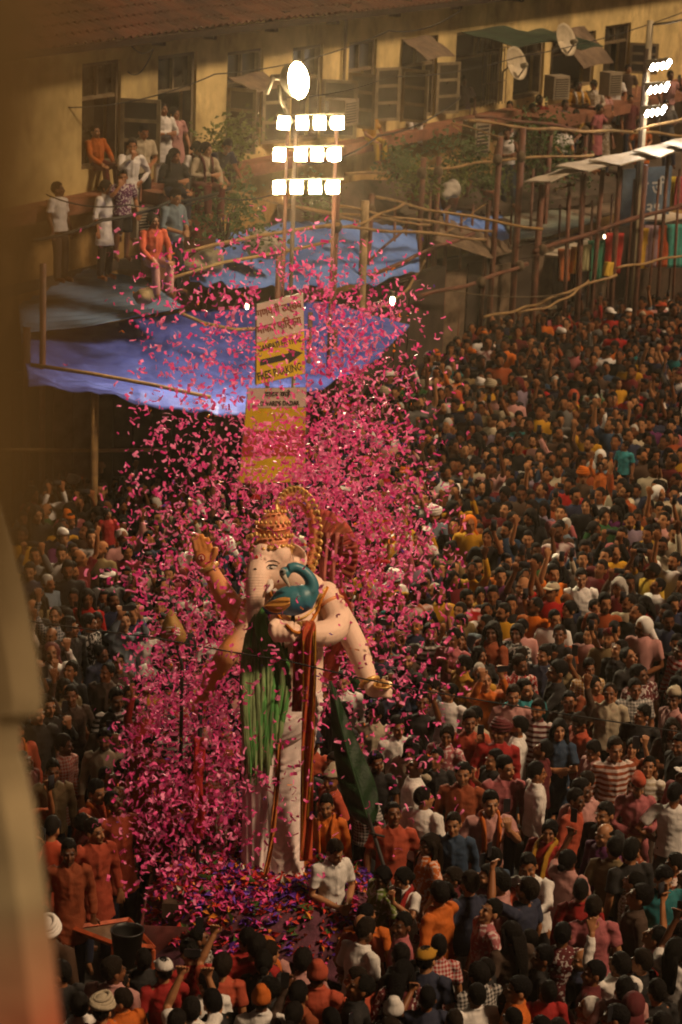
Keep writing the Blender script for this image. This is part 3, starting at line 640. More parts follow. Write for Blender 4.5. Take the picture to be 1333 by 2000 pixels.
# ------------------------------------------------------------------ signs behind the idol
M_white = mat('sign_white', (.55, .42, .36), .5, .12, 3, 0); M_yellow = mat('sign_yellow', (.62, .40, .015), .5, .12, 3, 0); M_redp = mat('sign_red', (.42, .05, .03), .5, .15, 3, 0)
M_blk = mat('sign_black', (.02, .018, .016), .6, .1, 3, 0); M_mar = mat('sign_maroon', (.22, .05, .03), .6, .1, 3, 0)
SD = 36.0
def panel(parent, corners, m, th, name='panel', push=0.0):
    c = [P(*a) - FWD * push for a in corners]; f = (c[1] - c[0]).cross(c[3] - c[0]).normalized(); f = f if f.dot(FWD) < 0 else -f
    b = MB(); b.hexa([p - f * th for p in c] + c); return b.build(name, m, parent), c, f
s1 = empty('parking_sign', down(548, 760, SD), 'tilted festival parking sign with yellow lower half and arrow', 'sign')
def sgn(u, v, push=0.0):   # u across, v down the upper board
    a, b = P(501, 594, SD), P(593, 571, SD + .35); c_, d_ = P(597, 730, SD + .35), P(500, 752, SD)
    return a.lerp(b, u).lerp(d_.lerp(c_, u), v)
nrm1 = (sgn(1, 0) - sgn(0, 0)).cross(sgn(0, 0) - sgn(0, 1)).normalized(); nrm1 = nrm1 if nrm1.dot(FWD) < 0 else -nrm1
def slab(u0, u1, v0, v1, m, th, off, name, par):
    c = [sgn(u0, v0), sgn(u1, v0), sgn(u1, v1), sgn(u0, v1)]; b = MB(); b.hexa([p + nrm1 * (off - th) for p in c] + [p + nrm1 * off for p in c]); return b.build(name, m, par)
slab(0, 1, 0, 1, M_poleg, .03, 0, 'back_plate', s1); slab(.01, .99, .005, .475, M_white, .004, .006, 'white_panel', s1); slab(.01, .99, .48, .995, M_yellow, .004, .006, 'yellow_panel', s1)
X1 = (sgn(1, .5) - sgn(0, .5)); Y1 = (sgn(.5, 0) - sgn(.5, 1)); W1, H1 = X1.length, Y1.length
def stext(s, u, v, wd, hg, m): text_mesh(s, .3, m, sgn(u, v) + nrm1 * .011, X1, nrm1.cross(X1), W1 * wd, H1 * hg, parent=s1)
stext('गणपती उत्सव', .04, .21, .92, .16, M_mar); stext('मोफत पािर्कंग', .04, .42, .92, .17, M_mar)
stext('GANPATI FESTIVAL', .05, .60, .9, .075, M_blk); stext('FREE PARKING', .05, .955, .9, .10, M_blk)
ar = MB(); pts = [(.08, .70), (.66, .70), (.66, .64), (.95, .735), (.66, .83), (.66, .775), (.08, .775)]
lo = [sgn(*p) + nrm1 * .007 for p in pts]; hi = [sgn(*p) + nrm1 * .012 for p in pts]
ar.add(lo + hi, [tuple(range(6, -1, -1)), tuple(range(7, 14))] + [(k, (k + 1) % 7, 7 + (k + 1) % 7, 7 + k) for k in range(7)]); ar.build('arrow', M_blk, s1)
for x in (524, 575):
    k = MB(); k.tube([P(x, 700, SD + .3), down(x, 700, SD + .3)], .03, 8); k.build('post', M_poleg, s1, True)
s2 = empty('direction_sign', down(535, 950, SD - .3), 'banded yellow and red direction sign half hidden by confetti', 'sign')
def sg2(u, v): 
    a, b, c_, d_ = P(484, 758, SD - .3), P(600, 756, SD - .2), P(596, 942, SD - .2), P(466, 944, SD - .3)
    return a.lerp(b, u).lerp(d_.lerp(c_, u), v)
nrm1 = (sg2(1, 0) - sg2(0, 0)).cross(sg2(0, 0) - sg2(0, 1)).normalized(); nrm1 = nrm1 if nrm1.dot(FWD) < 0 else -nrm1
sgn = sg2
slab(0, 1, 0, 1, M_poleg, .03, 0, 'back_plate', s2)
for v0, v1, m, nm in ((.005, .21, M_white, 'white_panel'), (.215, .45, M_yellow, 'yellow_panel'), (.455, .72, M_redp, 'red_panel'), (.725, .995, M_yellow, 'yellow_panel')): slab(.01, .99, v0, v1, m, .004, .006, nm, s2)
X1 = (sgn(1, .5) - sgn(0, .5)); Y1 = (sgn(.5, 0) - sgn(.5, 1)); W1, H1 = X1.length, Y1.length; s1_ = s1; s1 = s2
stext('दादर कडे', .3, .10, .42, .075, M_blk); stext('TOWARDS DADAR', .18, .19, .68, .05, M_blk); s1 = s1_

# ------------------------------------------------------------------ near masonry at the left edge, far out of focus
edge = [(-12, 880), (10, 925), (42, 1045), (74, 1180), (95, 1300), (103, 1375), (99, 1398), (66, 1404), (58, 1440), (60, 1484), (66, 1496), (86, 1600), (106, 1750), (122, 1880), (136, 2010), (150, 2200)]
M_near = mat('near_plaster', (.36, .29, .165), .9, .3, 2.2, .3, 10, stain=.4)
n = M_near.node_tree.nodes; l = M_near.node_tree.links; b = n['Principled BSDF']; src = b.inputs['Base Color'].links[0].from_socket
tc = n.new('ShaderNodeTexCoord'); sp = n.new('ShaderNodeSeparateXYZ'); l.new(tc.outputs['Object'], sp.inputs[0])
z_hi, z_lo = 0.24, -0.1
mr = n.new('ShaderNodeMapRange'); mr.inputs[1].default_value = z_hi; mr.inputs[2].default_value = z_lo; l.new(sp.outputs[2], mr.inputs[0])
nz = n.new('ShaderNodeTexNoise'); nz.inputs['Scale'].default_value = 5; mm_ = n.new('ShaderNodeMath'); mm_.operation = 'MULTIPLY'; mm_.use_clamp = True
l.new(nz.outputs[0], mm_.inputs[0]); ma = n.new('ShaderNodeMath'); ma.operation = 'MULTIPLY'; ma.inputs[1].default_value = 1.8; l.new(mr.outputs[0], ma.inputs[0]); l.new(ma.outputs[0], mm_.inputs[1])
mx = n.new('ShaderNodeMixRGB'); mx.inputs[2].default_value = (.36, .09, .045, 1); l.new(mm_.outputs[0], mx.inputs[0]); l.new(src, mx.inputs[1]); l.new(mx.outputs[0], b.inputs['Base Color'])
DN = 5.0
nb_ = P(-200, 2000, DN); pil = MB(); rings = []
for (x, y) in edge:
    a = P(x, y, DN); rings.append([a + RIGHT * -.9, a + RIGHT * -.07 - FWD * .02, a + RIGHT * -.02 + FWD * .02, a + FWD * .12 - RIGHT * .03, a + FWD * .9 - RIGHT * .3, a + FWD * .9 - RIGHT * 1.0])
pil.add([p for r in rings for p in r], [(i * 6 + k, i * 6 + (k + 1) % 6, (i + 1) * 6 + (k + 1) % 6, (i + 1) * 6 + k) for i in range(len(rings) - 1) for k in range(6)] + [(5, 4, 3, 2, 1, 0), tuple(range(len(rings) * 6 - 6, len(rings) * 6))])
po = pil.build('masonry_pillar', M_near)
for v in po.data.vertices: v.co -= nb_
po.location = nb_
tag(po, 'weathered plaster pillar with moulded cap and reddened foot, blurred at the edge', 'pillar')
m = MB(); m.tube([P(-118, -400, .55), P(-128, 300, .55), P(-145, 800, .55), P(-185, 1050, .55), P(-265, 1350, .55), P(-460, 1900, .55)], .03, 16)
tag(m.build('wooden_post', mat('near_wood', (.10, .06, .014), .8, .2, 30, 0), None, True), 'dark brown post right beside the viewer, fully out of focus', 'post')
# ------------------------------------------------------------------ people: one continuous body mesh each, with hair and clothing as children
def person_materials():
    def base(nm, rough):
        m = bpy.data.materials.new(nm); m.use_nodes = True; b = m.node_tree.nodes['Principled BSDF']; b.inputs['Roughness'].default_value = rough
        b.inputs['Specular IOR Level'].default_value = .35
        return m, m.node_tree.nodes, m.node_tree.links, b
    def mixc(n, l, fac, a, bcol):
        x = n.new('ShaderNodeMixRGB'); l.new(fac, x.inputs[0])
        (l.new(a, x.inputs[1]) if hasattr(a, 'links') else setattr(x.inputs[1], 'default_value', a))
        (l.new(bcol, x.inputs[2]) if hasattr(bcol, 'links') else setattr(x.inputs[2], 'default_value', bcol))
        return x.outputs[0]
    # skin: colour per person, brows/eyes, lips and beard from the mesh's own mask
    m, n, l, b = base('skin', .5)
    oi = n.new('ShaderNodeObjectInfo'); at = n.new('ShaderNodeAttribute'); at.attribute_name = 'feat'; sp = n.new('ShaderNodeSeparateColor'); l.new(at.outputs['Color'], sp.inputs[0])
    c = mixc(n, l, sp.outputs[1], oi.outputs['Color'], (.16, .035, .025, 1))
    mm = n.new('ShaderNodeMath'); mm.operation = 'MULTIPLY'; l.new(sp.outputs[2], mm.inputs[0]); l.new(oi.outputs['Alpha'], mm.inputs[1])
    c = mixc(n, l, mm.outputs[0], c, (.010, .007, .005, 1)); c = mixc(n, l, sp.outputs[0], c, (.012, .008, .006, 1)); l.new(c, b.inputs['Base Color'])
    skin = m
    # cloth: colour per person; alpha picks plain / stripes / checks / print
    m, n, l, b = base('cloth', .85)
    oi = n.new('ShaderNodeObjectInfo'); tc = n.new('ShaderNodeTexCoord'); sp = n.new('ShaderNodeSeparateXYZ'); l.new(tc.outputs['Object'], sp.inputs[0])
    def band(sock, k):
        a = n.new('ShaderNodeMath'); a.operation = 'MULTIPLY'; a.inputs[1].default_value = k; l.new(sock, a.inputs[0])
        s = n.new('ShaderNodeMath'); s.operation = 'FRACT'; l.new(a.outputs[0], s.inputs[0])
        g = n.new('ShaderNodeMath'); g.operation = 'GREATER_THAN'; g.inputs[1].default_value = .5; l.new(s.outputs[0], g.inputs[0]); return g.outputs[0]
    hz, vx = band(sp.outputs[2], 16), band(sp.outputs[0], 16)
    ck = n.new('ShaderNodeMath'); ck.operation = 'ADD'; l.new(band(sp.outputs[2], 26), ck.inputs[0]); l.new(band(sp.outputs[0], 26), ck.inputs[1])
    nz = n.new('ShaderNodeTexNoise'); nz.inputs['Scale'].default_value = 26; nz.inputs['Detail'].default_value = 1; l.new(tc.outputs['Object'], nz.inputs['Vector'])
    pr = n.new('ShaderNodeMath'); pr.operation = 'GREATER_THAN'; pr.inputs[1].default_value = .56; l.new(nz.outputs[0], pr.inputs[0])
    def near(v):
        s = n.new('ShaderNodeMath'); s.operation = 'COMPARE'; s.inputs[1].default_value = v; s.inputs[2].default_value = .06; l.new(oi.outputs['Alpha'], s.inputs[0]); return s.outputs[0]
    def mul(a, c_, k=None):
        s = n.new('ShaderNodeMath'); s.operation = 'MULTIPLY'; l.new(a, s.inputs[0])
        if k is None: l.new(c_, s.inputs[1])
        else: s.inputs[1].default_value = k
        return s.outputs[0]
    lite = n.new('ShaderNodeMixRGB'); lite.inputs[0].default_value = .55; l.new(oi.outputs['Color'], lite.inputs[1]); lite.inputs[2].default_value = (.62, .58, .54, 1)
    c = mixc(n, l, mul(near(.75), hz), oi.outputs['Color'], lite.outputs[0])
    c = mixc(n, l, mul(mul(near(.5), ck.outputs[0]), None, .5), c, lite.outputs[0]); c = mixc(n, l, mul(near(.25), pr.outputs[0]), c, lite.outputs[0])
    n2 = n.new('ShaderNodeTexNoise'); n2.inputs['Scale'].default_value = 9; n2.inputs['Detail'].default_value = 2; l.new(tc.outputs['Object'], n2.inputs['Vector'])
    mr = n.new('ShaderNodeMapRange'); mr.inputs[1].default_value = .3; mr.inputs[2].default_value = .75; mr.inputs[3].default_value = .78; mr.inputs[4].default_value = 1.05; l.new(n2.outputs[0], mr.inputs[0])
    mxv = n.new('ShaderNodeVectorMath'); mxv.operation = 'SCALE'; l.new(c, mxv.inputs[0]); l.new(mr.outputs[0], mxv.inputs['Scale']); l.new(mxv.outputs[0], b.inputs['Base Color'])
    mpb = n.new('ShaderNodeMapping'); mpb.inputs['Scale'].default_value = (1, 1, .6); l.new(tc.outputs['Object'], mpb.inputs[0])
    nb = n.new('ShaderNodeTexNoise'); nb.inputs['Scale'].default_value = 16; nb.inputs['Detail'].default_value = 2; nb.inputs['Distortion'].default_value = 1.2; l.new(mpb.outputs[0], nb.inputs['Vector'])
    bp = n.new('ShaderNodeBump'); bp.inputs['Strength'].default_value = .4; bp.inputs['Distance'].default_value = .02; l.new(nb.outputs[0], bp.inputs['Height']); l.new(bp.outputs[0], b.inputs['Normal'])
    cloth = m
    m, n, l, b = base('hair', .6); b.inputs['Specular IOR Level'].default_value = .10; oi = n.new('ShaderNodeObjectInfo'); l.new(oi.outputs['Color'], b.inputs['Base Color'])
    tc = n.new('ShaderNodeTexCoord'); mp = n.new('ShaderNodeMapping'); mp.inputs['Scale'].default_value = (1, 1, .25); l.new(tc.outputs['Object'], mp.inputs[0])
    nz = n.new('ShaderNodeTexNoise'); nz.inputs['Scale'].default_value = 140; nz.inputs['Detail'].default_value = 1; l.new(mp.outputs[0], nz.inputs['Vector'])
    bp = n.new('ShaderNodeBump'); bp.inputs['Strength'].default_value = .9; bp.inputs['Distance'].default_value = .02; l.new(nz.outputs[0], bp.inputs['Height']); l.new(bp.outputs[0], b.inputs['Normal'])
    hair = m
    m, n, l, b = base('crowd_mix', .75); b.inputs['Specular IOR Level'].default_value = .08; at = n.new('ShaderNodeAttribute'); at.attribute_name = 'Col'; l.new(at.outputs['Color'], b.inputs['Base Color'])
    return skin, cloth, hair, m
M_skin, M_cloth, M_hair, M_crowd = person_materials()

def rotz(a): return Matrix.Rotation(a, 3, 'Z')
def rotx(a): return Matrix.Rotation(a, 3, 'X')
V = Vector
# arm poses for the arm on side s=+1/-1: (elbow, wrist, hand direction) in body space, body faces -Y
ARMS = {
    'down': lambda s: (V((s * .235, .03, 1.11)), V((s * .245, -.05, .87)), V((0, -.15, -1))),
    'loose': lambda s: (V((s * .27, .05, 1.12)), V((s * .25, -.10, .91)), V((0, -.3, -1))),
    'phone': lambda s: (V((s * .25, -.17, 1.22)), V((s * .10, -.33, 1.43)), V((-s * .15, -.1, 1))),
    'phonehi': lambda s: (V((s * .22, -.20, 1.45)), V((s * .12, -.27, 1.72)), V((0, 0, 1))),
    'wave': lambda s: (V((s * .27, -.05, 1.58)), V((s * .23, -.10, 1.85)), V((s * .1, -.1, 1))),
    'fold': lambda s: (V((s * .25, -.04, 1.12)), V((-s * .06, -.20, 1.14)), V((-s, 0, .1))),
    'clasp': lambda s: (V((s * .25, .0, 1.10)), V((s * .06, -.24, 1.02)), V((-s * .6, -.5, 0))),
    'pray': lambda s: (V((s * .22, -.08, 1.12)), V((s * .05, -.25, 1.27)), V((-s * .12, -.2, 1))),
    'hip': lambda s: (V((s * .36, .08, 1.14)), V((s * .18, -.06, .98)), V((-s, -.3, -.2))),
    'reach': lambda s: (V((s * .23, -.20, 1.24)), V((s * .17, -.44, 1.30)), V((0, -1, .1))),
    'knee': lambda s: (V((s * .23, -.12, 1.13)), V((s * .13, -.36, 1.00)), V((0, -1, -.3))),
    'neck': lambda s: (V((s * .27, -.12, 1.22)), V((s * .13, -.12, 1.40)), V((-s * .3, .1, 1))),
}
def hand_prims(wr, hd, el, s, fist=False):
    hd = hd.normalized(); fw = (wr - el).normalized(); side = hd.cross(V((0, -1, .3)))
    if side.length < .2: side = hd.cross(V((1, 0, 0)))
    side.normalize(); nrm = side.cross(hd)
    out = [tube_geo([wr - hd * .03, wr + hd * .02, wr + hd * .06, wr + hd * .095], [(.028, .022), (.032, .019), (.042, .017), (.04, .014)], 8, side)]
    kn = wr + hd * .085
    for k, L in enumerate((.062, .075, .07, .054)):
        o = (k - 1.5) * .0245; b0 = kn + side * o; sp_ = side * (k - 1.5) * .06
        d1 = (hd + sp_ - nrm * (.9 if fist else .12)).normalized(); d2 = (hd * (.1 if fist else 1) + sp_ - nrm * (1.3 if fist else .45)).normalized()
        out.append(tube_geo([b0, b0 + d1 * L * .55, b0 + d1 * L * .55 + d2 * L * .45], [.011, .0105, .009], 6, side))
    tb = wr + hd * .03 - side * s * .03
    out.append(tube_geo([tb, tb + (hd * .6 - side * s * .8).normalized() * .04, tb + (hd * .9 - side * s * .5).normalized() * .075], [.014, .012, .010], 6, nrm))
    return out

class Pose:
    def __init__(s, r='down', l='down', yaw=0, pit=0, lean=0, legs='stand', twist=0, female=False):
        s.r, s.l, s.yaw, s.pit, s.lean, s.legs, s.twist, s.female = r, l, math.radians(yaw), math.radians(pit), math.radians(lean), legs, math.radians(twist), female
HC = V((0, .005, 1.565)); NECK = V((0, .01, 1.46))
def geo_person(p, outfit):
    """returns dict of prim lists: body, shirt, lower, plus the head matrix"""
    fem = p.female; W = .93 if fem else 1.0
    hip0 = V((0, 0, .92)); LM = rotx(-p.lean) if False else Matrix.Rotation(p.lean, 3, 'X')
    up = lambda v: hip0 + LM @ (rotz(p.twist) @ (V(v) - hip0))             # upper body lean and twist about the hips
    HM = rotz(p.yaw) @ rotx(-p.pit)
    hd = lambda v: up(NECK + HM @ (V(v) - NECK))
    dz = -.47 if p.legs in ('sit',) else 0.0
    body, shirt, lower = [], [], []
    geo_person.top = body
    sh = {s: V((s * .175 * W, .01, 1.375)) for s in (1, -1)}
    # trunk
    tr = [(.90, .125, .088), (1.0, .115, .085), (1.10, .11 * W, .082), (1.22, .125 * W, .088), (1.33, .125 * W, .08), (1.39, .09 * W, .06), (1.43, .058, .052)]
    body.append(tube_geo([up((0, 0, z)) for z, _, _ in tr], [(a, b) for _, a, b in tr], 14, up((1, 0, 1)) - up((0, 0, 1))))
    body.append(tube_geo([up((0, .012, 1.40)), up((0, .002, 1.45)), hd((0, -.002, 1.50)), hd((0, -.005, 1.54))], [.062, .054, .054, .055], 10))
    for s in (1, -1):
        body.append(tube_geo([up((s * .05, .012, 1.395)), up((s * .12 * W, .012, 1.380)), up(sh[s])], [.030, .032, .038], 8))
    # head
    E = lambda c, r, sg=14, rg=10: ell_geo(hd(c), r, sg, rg, (LM @ rotz(p.twist) @ HM))
    jw = .9 if fem else 1.0
    body += [E((0, .008, 1.585), (.076, .096, .098), 18, 14), E((0, -.022, 1.535), (.062, .074, .085), 16, 12), E((0, -.055, 1.478), (.036 * jw, .036, .028)), E((0, -.078, 1.462), (.024 * jw, .018, .018), 10, 8),
             E((.078, .014, 1.55), (.012, .022, .033), 8, 8), E((-.078, .014, 1.55), (.012, .022, .033), 8, 8), E((.034, -.076, 1.535), (.024, .018, .022), 8, 8), E((-.034, -.076, 1.535), (.024, .018, .022), 8, 8),
             E((0, -.095, 1.5), (.024, .011, .010), 8, 8), E((.03, -.09, 1.59), (.03, .014, .009), 8, 8), E((-.03, -.09, 1.59), (.03, .014, .009), 8, 8)]
    body.append(tube_geo([hd((0, -.092, 1.578)), hd((0, -.106, 1.55)), hd((0, -.114, 1.53)), hd((0, -.098, 1.519))], [.009, .012, .0165, .010], 8))
    # arms
    for s, key in ((1, p.r), (-1, p.l)):
        el, wr, hdir = ARMS[key](s); S = up(sh[s]); el, wr = up(el), up(wr); hdir = (LM @ rotz(p.twist) @ hdir)
        k = .9 if fem else 1.0
        body.append(tube_geo([S, S.lerp(el, .45), el, el.lerp(wr, .3), wr], [.040 * k, .043 * k, .040 * k, .042 * k, .028 * k], 8))
        body += hand_prims(wr, hdir, el, s, key in ('phone', 'phonehi', 'clasp'))
        sl = outfit[1]
        if sl == 'short':
            e2 = S.lerp(el, .72); shirt.append(tube_geo([up((s * .13, .01, 1.385)), S + V((0, 0, .004)), S.lerp(e2, .5), e2], [.058, .066, .064, .068], 10))
        elif sl == 'long':
            w2 = el.lerp(wr, .9); shirt.append(tube_geo([up((s * .13, .01, 1.385)), S, S.lerp(el, .5), el, el.lerp(w2, .5), w2], [.058, .065, .060, .054, .050, .041], 10))
        elif sl == 'rolled':
            w2 = el.lerp(wr, .25); shirt.append(tube_geo([up((s * .13, .01, 1.385)), S, S.lerp(el, .5), el, w2], [.058, .065, .060, .055, .055], 10))
        else:
            shirt.append(tube_geo([up((s * .06, .01, 1.41)), up((s * .14, .01, 1.395))], [.05, .05], 8))
    # garment trunk
    kind = outfit[0]; hem = {'shirt': .86, 'tshirt': .86, 'kurta': .60, 'dress': .45, 'vest': .88}[kind]
    g = [(1.452, .064, .062), (1.435, .082, .072), (1.405, .128 * W, .090), (1.33, .170 * W, .116), (1.22, .168 * W, .126), (1.10, .152 * W, .118), (1.0, .158, .122), (.92, .168, .128)]
    gp = [(up((0, 0, z)), (a, b)) for z, a, b in g]
    if p.legs == 'stand':
        z = .86
        while z >= hem - 1e-6:
            fl = (.92 - z) * .10; gp.append((V((0, 0, z)), (.172 + fl, .134 + fl))); z -= .13
    shirt.append(tube_geo([a for a, _ in gp], [b for _, b in gp], 18, (LM @ rotz(p.twist)) @ V((1, 0, 0))))
    if kind in ('shirt', 'kurta'):
        shirt.append(tube_geo([up((0, -.066, 1.432)), up((0, -.110, 1.36)), up((0, -.128, 1.25)), up((0, -.126, 1.10))], [(.016, .010)] * 4, 6, V((1, 0, 0))))
        for s_ in (1, -1): shirt.append(tube_geo([up((s_ * .06, -.01, 1.455)), up((s_ * .045, -.068, 1.43)), up((s_ * .03, -.098, 1.395))], [(.012, .022), (.012, .026), (.008, .010)], 6, V((1, 0, 0))))
        for k in range(8):
            a0, a1 = 2 * math.pi * k / 8, 2 * math.pi * (k + 1) / 8
            q = lambda a: up((.062 * math.cos(a), .004 + .062 * math.sin(a), 1.447 + .012 * math.sin(a)))
            shirt.append(tube_geo([q(a0), q(a1)], [.013, .013], 6))
    geo_person.top = body[1:]
    # legs
    for s in (1, -1):
        if p.legs == 'stand':
            H, K, A_, T_ = V((s * .088, 0, .90)), V((s * .10, -.015, .49)), V((s * .105, .02, .09)), V((s * .12, -.15, .03))
        elif p.legs == 'step':
            H, K, A_, T_ = V((s * .088, 0, .90)), V((s * .10, -.1 * s - .03, .50)), V((s * .105, -.02 - s * .12, .09)), V((s * .12, -.19 - s * .12, .03))
        else:
            H, K, A_, T_ = V((s * .088, 0, .92)), V((s * .12, -.40, .95)), V((s * .11, -.44, .52)), V((s * .12, -.60, .47))
        body.append(tube_geo([H, H.lerp(K, .5), K, K.lerp(A_, .35), A_], [.085, .075, .054, .056, .038], 8)); body.append(tube_geo([A_ + V((0, .04, -.045)), A_ + V((0, -.03, -.03)), T_], [(.036, .03), (.04, .034), (.042, .022)], 8))
        lw = outfit[2]
        if lw == 'shorts': lower.append(tube_geo([H + V((-s * .012, 0, .05)), H.lerp(K, .5), K.lerp(H, .1)], [.085, .098, .095], 10))
        else: lower.append(tube_geo([H + V((-s * .012, 0, .05)), H.lerp(K, .5), K, K.lerp(A_, .5), A_ + V((0, 0, -.02))], [.082, .086, .072, .068, .062], 10))
    lower.append(tube_geo([V((0, 0, .84)), V((0, 0, .92)), V((0, 0, 1.0))] if p.legs != 'sit' else [V((0, 0, .86)), V((0, 0, .93)), V((0, 0, 1.0))], [(.145, .108), (.150, .112), (.14, .105)], 14, V((1, 0, 0))))
    return body, shirt, lower, (LM @ rotz(p.twist) @ HM, hd)

def feat_of(me, M3, hd):
    """mask on the body mesh: R brows+eyes, G lips, B beard"""
    co = get_co(me); o = np.array(hd((0, 0, 0))); A = np.array(M3); h = (co - o) @ A          # inverse rotation of an orthonormal matrix
    x, y, z = np.abs(h[:, 0]), h[:, 1], h[:, 2]
    front = y < -.045; isH = (z > 1.44) & (z < 1.75) & (x < .1) & (np.abs(y) < .14)
    sm = lambda e: np.clip(1.5 - e, 0, 1)
    brow = sm(np.maximum(np.abs(z - 1.597) / .0065, np.abs(x - .034) / .024)) * front
    eye = sm(np.sqrt(((x - .033) / .017) ** 2 + ((z - 1.566) / .0085) ** 2)) * front
    lips = sm(np.sqrt((x / .024) ** 2 + ((z - 1.499) / .0075) ** 2)) * front
    mous = sm(np.maximum(np.abs(z - 1.514) / .007, x / .034)) * (y < -.07)
    beard = sm((z - 1.508 + np.clip(y + .06, 0, 1) * -.35) / .010 + 1) * (y < .005) * (z < 1.53) * (1 - np.clip(lips * 1.3, 0, 1))
    out = np.zeros((len(co), 4), np.float32); out[:, 3] = 1
    out[:, 0] = np.maximum(brow * .85, eye * .8) * isH; out[:, 1] = lips * .6 * isH; out[:, 2] = np.maximum(mous, beard * .85) * isH
    return out
def set_attr(me, nm, arr):
    a = me.color_attributes.new(nm, 'FLOAT_COLOR', 'POINT'); a.data.foreach_set('color', arr.astype(np.float32).ravel())

def hair_geo(style, hd, seg=44, rings=30):
    c = V((0, .010, 1.588)); R = V((.078, .099, .100)); v, f = [], []
    rr = random.Random(hash(style) % 1000)
    def prof(d):
        p = V((c.x + d.x * R.x, c.y + d.y * R.y, c.z + d.z * R.z)) ; fr = math.atan2(abs(d.x), -d.y)          # 0 front .. pi back
        pts = [(0, 1.642), (.35, 1.638), (.6, 1.645), (.85, 1.628), (1.05, 1.585), (1.22, 1.555), (1.36, 1.578), (1.7, 1.578), (2.0, 1.525), (3.15, 1.492)]
        if style == 'receding': pts = [(0, 1.668), (.5, 1.655), (.9, 1.61), (1.25, 1.57), (1.6, 1.55), (2.1, 1.50), (3.15, 1.485)]
        if style == 'bald': pts = [(0, 1.8), (1.2, 1.75), (1.35, 1.6), (1.7, 1.55), (2.1, 1.5), (3.15, 1.485)]
        if style in ('long', 'bun'): pts = [(0, 1.632), (.5, 1.615), (.9, 1.56), (1.25, 1.50), (1.6, 1.47), (3.15, 1.46)]
        for i in range(len(pts) - 1):
            if pts[i][0] <= fr <= pts[i + 1][0]: zl = lerp(pts[i][1], pts[i + 1][1], (fr - pts[i][0]) / (pts[i + 1][0] - pts[i][0])); break
        else: zl = pts[-1][1]
        zl += .006 * noise.noise(V((d.x * 9, d.y * 9, 3.1)))
        mk = max(0, min(1, (p.z - zl + .006) / .012)); mk = mk * mk * (3 - 2 * mk)
        if style == 'bald' and p.z > 1.625: mk = 0
        th = {'short': .10, 'fade': .10, 'curly': .22, 'receding': .07, 'bald': .05, 'long': .17, 'bun': .13}[style]
        nz = noise.noise(V((d.x * 4, d.y * 4, d.z * 4 + len(style)))); nf = noise.noise(V((d.x * 13, d.y * 13, d.z * 13)))
        top = max(0, d.z) ** 1.5
        if style == 'fade': th = .035 + .27 * top + .12 * max(0, -d.y) * top
        if style == 'short': th = .05 + .15 * top + .06 * max(0, -d.y) * top
        nf += .6 * noise.noise(V((d.x * 27, d.y * 27, d.z * 9)))
        g = .86 + mk * (.14 + th + .03 * nz + (.08 if style == 'curly' else .042) * nf)
        return V((c.x + d.x * R.x * g, c.y + d.y * R.y * g, c.z + d.z * R.z * g))
    v.append(prof(V((0, 0, -1))))
    for i in range(1, rings):
        ph = -math.pi / 2 + math.pi * i / rings
        for k in range(seg):
            th = 2 * math.pi * k / seg; v.append(prof(V((math.cos(ph) * math.cos(th), math.cos(ph) * math.sin(th), math.sin(ph)))))
    v.append(prof(V((0, 0, 1)))); L = len(v) - 1
    for k in range(seg): f.append((0, 1 + (k + 1) % seg, 1 + k))
    for i in range(rings - 2):
        for k in range(seg):
            k2 = (k + 1) % seg; f.append((1 + i * seg + k, 1 + i * seg + k2, 1 + (i + 1) * seg + k2, 1 + (i + 1) * seg + k))
    b0 = 1 + (rings - 2) * seg
    for k in range(seg): f.append((b0 + k, b0 + (k + 1) % seg, L))
    if style == 'long':
        n = len(v); pv, pf = tube_geo([V((0, .05, 1.62)), V((0, .10, 1.54)), V((0, .115, 1.44)), V((0, .14, 1.32)), V((0, .145, 1.20)), V((0, .14, 1.10))], [(.07, .04), (.088, .045), (.085, .04), (.075, .035), (.06, .03), (.02, .012)], 12, V((1, 0, 0)))
        v += pv; f += [tuple(i + n for i in q) for q in pf]
        for s in (1, -1):
            n = len(v); pv, pf = tube_geo([V((s * .06, -.03, 1.63)), V((s * .088, .0, 1.56)), V((s * .095, .01, 1.46)), V((s * .11, -.04, 1.36)), V((s * .10, -.07, 1.26))], [.03, .03, .028, .03, .012], 8)
            v += pv; f += [tuple(i + n for i in q) for q in pf]
    if style == 'bun':
        n = len(v); pv, pf = ell_geo(V((0, .125, 1.54)), (.045, .04, .045), 12, 8); v += pv; f += [tuple(i + n for i in q) for q in pf]
    return [hd(a) for a in v], f
